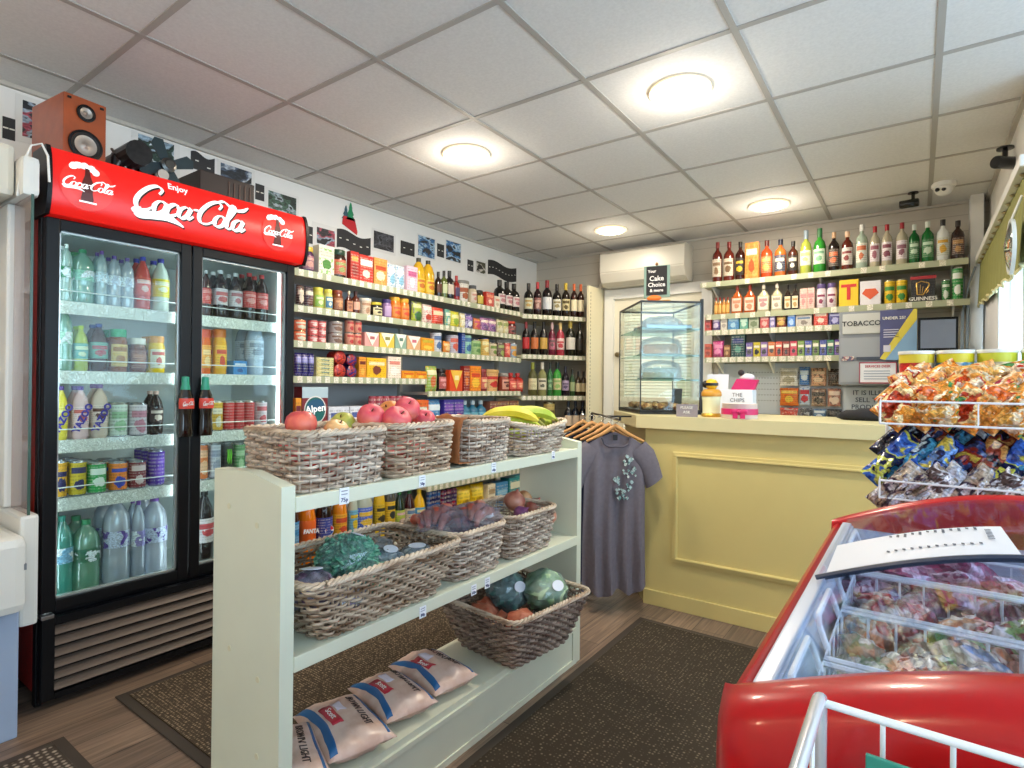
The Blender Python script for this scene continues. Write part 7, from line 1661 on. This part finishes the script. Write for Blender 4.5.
# ------------------------------------------------------------------ white wire stand in front of the freezer
t = thing('wire_stand', 'white wire basket stand in front of the red freezer end', 'wire basket')
sx0, sx1, sy0, sy1, sz = -.066, .34, .20, .552, .932
m = MB(); m.tube([(sx0, sy1, sz), (sx1, sy1, sz-.004)], .0035, 8).tube([(sx0, sy0, sz), (sx1, sy0, sz)], .0035, 8)
k = 9
for i in range(1, k+1): x = sx0+(sx1-sx0)*i/k; m.tube([(x, sy1, sz), (x, sy1, sz-.25), (x, sy0, sz-.25), (x, sy0, sz)], .0022, 6)
for i in range(1, 8): y = sy0+(sy1-sy0)*i/8; m.tube([(sx0, y, sz), (sx0, y, sz-.25), (sx1, y, sz-.25), (sx1, y, sz)], .0022, 6)
m.build('basket_wires', M_wire, t, True)
m = MB().tube([(sx0, sy0, sz-.002), (sx0, sy1-.012, sz+.006), (sx0, sy1, sz+.004), (sx0, sy1, sz-.02), (sx0, sy1, .0)], .0055, 10).tube([(sx1, sy0, sz), (sx1, sy1, sz), (sx1, sy1, 0)], .0055, 10).tube([(sx0, sy0, sz), (sx0, sy0, 0)], .0055, 10).tube([(sx1, sy0, sz), (sx1, sy0, 0)], .0055, 10)
m.build('stand_legs', pm('#dfe3ea', .2, .5), t, True)
o = MB().box(0, .13, -.004, .0, 0, .20, .001).build('green_card', pm('#2f8a78', .45), None, False, (-.031, .528, .715), (0, 0, -.04)); tag(o, 'teal green card standing in the white wire basket stand', 'card')

# ------------------------------------------------------------------ drinks in the fridge
XG = -2.70
def ff(z, x=XG):
    def f(px, py): q = at(px, 386, x=x); return Vector((x, q.y, z+.001)), at(px, py, x=x).z-z, PI/2
    return f
def clearb(kind_px, yt, tint, cap, lab, what, z, n=1, label2=None, cone=False):
    px0, px1 = kind_px; fr_ = ff(z); w = (fr_(px1, yt)[0]-fr_(px0, yt)[0]).length/n*1.08; h = fr_((px0+px1)/2, yt)[1]; r = w/2
    t = thing('water_bottle', what, 'bottle', group=(what+' pair' if n > 1 else None))
    MB().lathe([(r*.85, 0), (r, .012), (r, h*.3), (r*.95, h*.33), (r, h*.37), (r, h*.62), (r*.97, h*.70), (r*.85, h*.79), (r*.55, h*.87), (r*.32, h*.91), (r*.3, h*.95)], 18).build('bottle_body', glass_mat(tint, .42, .12, 'pet', (.12, .7)), t, True)
    MB().lathe([(r*.34, h*.93), (r*.34, h*.995), (.001, h)], 12).build('cap', pm(cap, .4), t, True)
    MB().lathe([(r*1.01, h*.42), (r*1.02, h*.43), (r*1.02, h*.60), (r*1.01, h*.61)], 16).build('label', print_mat((lab, label2 or '#e6eef2'), 40, .4, hash_(what)), t, True)
    for k in range(n):
        p, _, a = fr_(px0+(px1-px0)*(k+.5)/n, yt); loc = p-Vector((r+.004, 0, 0))
        if k == 0: t.location = loc; t.rotation_euler = (0, 0, a); t['group'] = what+' and the one behind it'
        else: dup(t, loc, a)
        dup(t, loc-Vector((2*r+.008, 0, 0)), a)
W5, W1_, W2_ = .352, 1.507, 1.237
clearb((61, 73), 243, '#d9eee6', '#e6e9e6', '#2f8a5a', 'white-capped water bottle with a green label, top fridge shelf by the hinge', W1_)
clearb((74, 96), 248, '#a8dcc8', '#2a8a5a', '#8ac9b0', 'large greenish water bottle on the top fridge shelf', W1_)
clearb((97, 108), 250, '#d0e4e6', '#6a3a9a', '#c9dce6', 'purple-capped water bottle beside the large greenish one', W1_)
clearb((109, 135), 256, '#dce6ee', '#5a3a8a', '#c9d4e6', 'clear water bottle with a purple cap in the middle of the top fridge shelf', W1_, 2)
clearb((57, 78), 517, '#5ac2b0', '#2a8a7a', '#7ab0d0', 'teal tinted water bottle on the fridge floor by the hinge', W5)
clearb((79, 106), 521, '#8acaa8', '#2a8a5a', '#1f6a4a', 'green tinted water bottle with a dark green label on the fridge floor', W5)
clearb((111, 136), 497, '#e2e8f2', '#6a3a9a', '#c2cce2', 'large clear water bottle with a purple band, middle of the fridge floor', W5, 1, '#5a3a9a')
clearb((137, 149), 500, '#d4dce8', '#6a3a9a', '#8a80c0', 'clear water bottle squeezed between two larger ones on the fridge floor', W5)
clearb((150, 173), 497, '#e2e8f2', '#6a3a9a', '#c2cce2', 'large clear water bottle at the door-handle side of the fridge floor', W5, 1, '#5a3a9a')
row('top shelf of the fridge', ff(W1_), deep=2, entries=[
 (137, 153, 255.5, 'pet', ('#c9483f', '#e0584a', '#2a2f9a', '#f0c9c0'), 'red juice bottle with a blue cap'),
 (155, 172, 257.5, 'pet', ('#c2cfc0', '#e0cf2a', '#2a2f9a', '#e6e6c0'), 'pale drink bottle with a yellow label and blue cap'),
 (203, 213, 269, 'pet', ('#3a1c1c', '#c9302c', '#b8b8b8', '#d9807a'), 'cola bottle with a red label, nearest the door handle'),
 (216.5, 230.5, 269, 'pet', ('#2c1c20', '#dcd4d6', '#e0e0e0', '#c9666a'), 'cola bottle with a white label and cap, larger'),
 (232, 245, 272, 'pet', ('#2c1c20', '#d9d0d2', '#d9d9d9', '#b87078'), 'cola bottle with a white label and cap, smaller'),
 (246, 271, 273, 'pet', ('#2a1416', '#c93434', '#c2262c', '#e0908a'), 'cola bottle with a red label and red cap', 2)])
row('second shelf of the fridge', ff(W2_), deep=2, entries=[
 (75.5, 91, 325, 'pet', ('#a8b84a', '#5aa8a0', '#b8cf3a', '#c9d9b8'), 'lime juice bottle with a teal label'),
 (92.5, 111, 323, 'pet', ('#4a2a22', '#5aa090', '#2a3f8a', '#a83a4a'), 'brown juice bottle with a teal label'),
 (112, 131, 329, 'jar', ('#8a4a1c', '#d9b86a', '#23a06a', '#a87030'), 'amber juice bottle with a green cap'),
 (132.5, 150, 338, 'jar', ('#6a3218', '#7a3a22', '#e6e0d4', '#a86a4a'), 'dark amber juice bottle with a white cap'),
 (151.5, 168.5, 336, 'jar', ('#e8c21e', '#dfd8b8', '#e09a3a', '#c94a2a'), 'bright yellow juice bottle'),
 (203, 213.5, 329, 'jar', ('#e0641e', '#e8a03a', '#d9502a', '#f0c98a'), 'orange juice bottle'),
 (216.5, 230, 329, 'jar', ('#e6a81e', '#f0bc2c', '#e07a2a', '#d94a2c'), 'yellow-orange juice bottle'),
 (234, 248, 361, 'box', ('#3a8ad0', '#5aa8e0', '#d9e6f0', '#2a5a9a'), 'small blue carton'),
 (251, 268, 318, 'pet', ('#a8b8c9', '#c2d0dc', '#30383c', '#8a9aaa'), 'tall pale grey bottle with a black cap')])
clearb((58, 74), 306, '#b8e0cf', '#8ac9b0', '#a8d4c0', 'tall clear green bottle on the second fridge shelf by the hinge', W2_)
row('third shelf of the fridge', ff(.968), deep=2, entries=[
 (57.5, 71, 386, 'pet', ('#e6d24a', '#ecd85a', '#6a3aa0', '#f2e6a0'), 'yellow milkshake bottle with a purple cap'),
 (75, 93, 386, 'pet', ('#e8c4c4', '#f0d0d0', '#6a3aa0', '#d9645a'), 'pink milkshake bottle with a purple cap'),
 (94, 112.5, 384, 'pet', ('#dcc6b4', '#e6d2c2', '#7a2a8a', '#6a3a2a'), 'brown and white milkshake bottle with a purple cap'),
 (113, 132, 403, 'can', ('', '#cfdccf', '#b8c0b8', '#9ac29a'), 'white can with a green tint'),
 (133, 151.5, 403, 'can', ('', '#dcd0d4', '#b8b8b8', '#cf8a9a'), 'white can with a pink tint'),
 (152.5, 167, 391, 'pet', ('#2a1c1a', '#3a2a2a', '#c9a89a', '#d9c9b8'), 'dark iced coffee bottle'),
 (214.5, 226.5, 401, 'can', ('', '#d9a82c', '#c9c9c0', '#e6dcc0'), 'gold and silver can'),
 (227.5, 258, 401, 'can', ('', '#c9242a', '#b8b8b8', '#c92c30'), 'red cola can with white script', 3),
 (259, 271, 401, 'can', ('', '#d9c4c6', '#b8b8b8', '#c95a60'), 'silver and red cola can')])
for lab, dx in (('yellow milkshake bottle', 0), ('pink milkshake bottle', 0), ('brown and white milkshake', 0)):
    t = on_thing(lab); o = bpy.data.objects.new('brand_word', text_mesh('YAZOO', .034, pm('#3f2f9a', .4), 'brand_word', bold=.0016)); COL.objects.link(o); o.parent = t
    y0 = -max(max(v.co.x for v in c.data.vertices) for c in t.children if c.type == 'MESH' and c.name.startswith('label'))
    o.location = (.0, y0-.003, .085); o.rotation_euler = (PI/2, -1.15, 0)
row('fourth shelf of the fridge', ff(.743), deep=3, entries=[
 (57.5, 71, 461, 'can', ('', '#d9a01e', '#b8c0c9', '#22205a'), 'yellow and navy can by the hinge'),
 (73, 91, 461, 'can', ('', '#d0b41e', '#b8c0c9', '#24225e'), 'yellow and navy can, second along'),
 (92, 111.5, 463, 'can', ('', '#1fa04a', '#b8c4c0', '#dfeee0'), 'bright green can'),
 (113.5, 132.5, 462, 'can', ('', '#e8801c', '#b8bcc0', '#3a4ab8'), 'orange can with a blue and white band'),
 (133.5, 151, 461, 'can', ('', '#7a1c28', '#b8bcc0', '#d9c4c0'), 'dark red can'),
 (153, 169.5, 450, 'can', ('', '#4a2296', '#b0b4c9', '#6a3ab0'), 'tall purple can'),
 (201, 212, 443, 'can', ('', '#d9783a', '#c0c4c8', '#e8b890'), 'tall orange can'),
 (213.5, 225, 443, 'can', ('', '#c9ced6', '#c0c4c8', '#9aa4b8'), 'tall silver can'),
 (226.5, 236.5, 443, 'can', ('', '#161c14', '#8a908a', '#23301c'), 'tall black can with a green claw mark'),
 (238, 249, 443, 'can', ('', '#5a9a5a', '#b0b8b0', '#a8d0a0'), 'tall pale green can')])
row('floor of the fridge', ff(.352), deep=2, entries=[
 (202, 220, 490, 'pet', ('#241a1c', '#dcd2d4', '#2a2a2a', '#c94a52'), 'large cola bottle with a white and red label', 1)])
t = on_thing('tall black can'); m = MB(); r_ = -max(max(v.co.x for v in c.data.vertices) for c in t.children)
for k in (-1, 0, 1): m.tube([(k*.008-.002, r_-.001, .135), (k*.008, r_-.002, .11), (k*.008-.003, r_-.002, .085), (k*.008+.001, r_-.001, .065)], [.002, .003, .0025, .0008], 5)
m.build('green_claw_mark', pm('#6fcf2a', .4, es=.1), t)
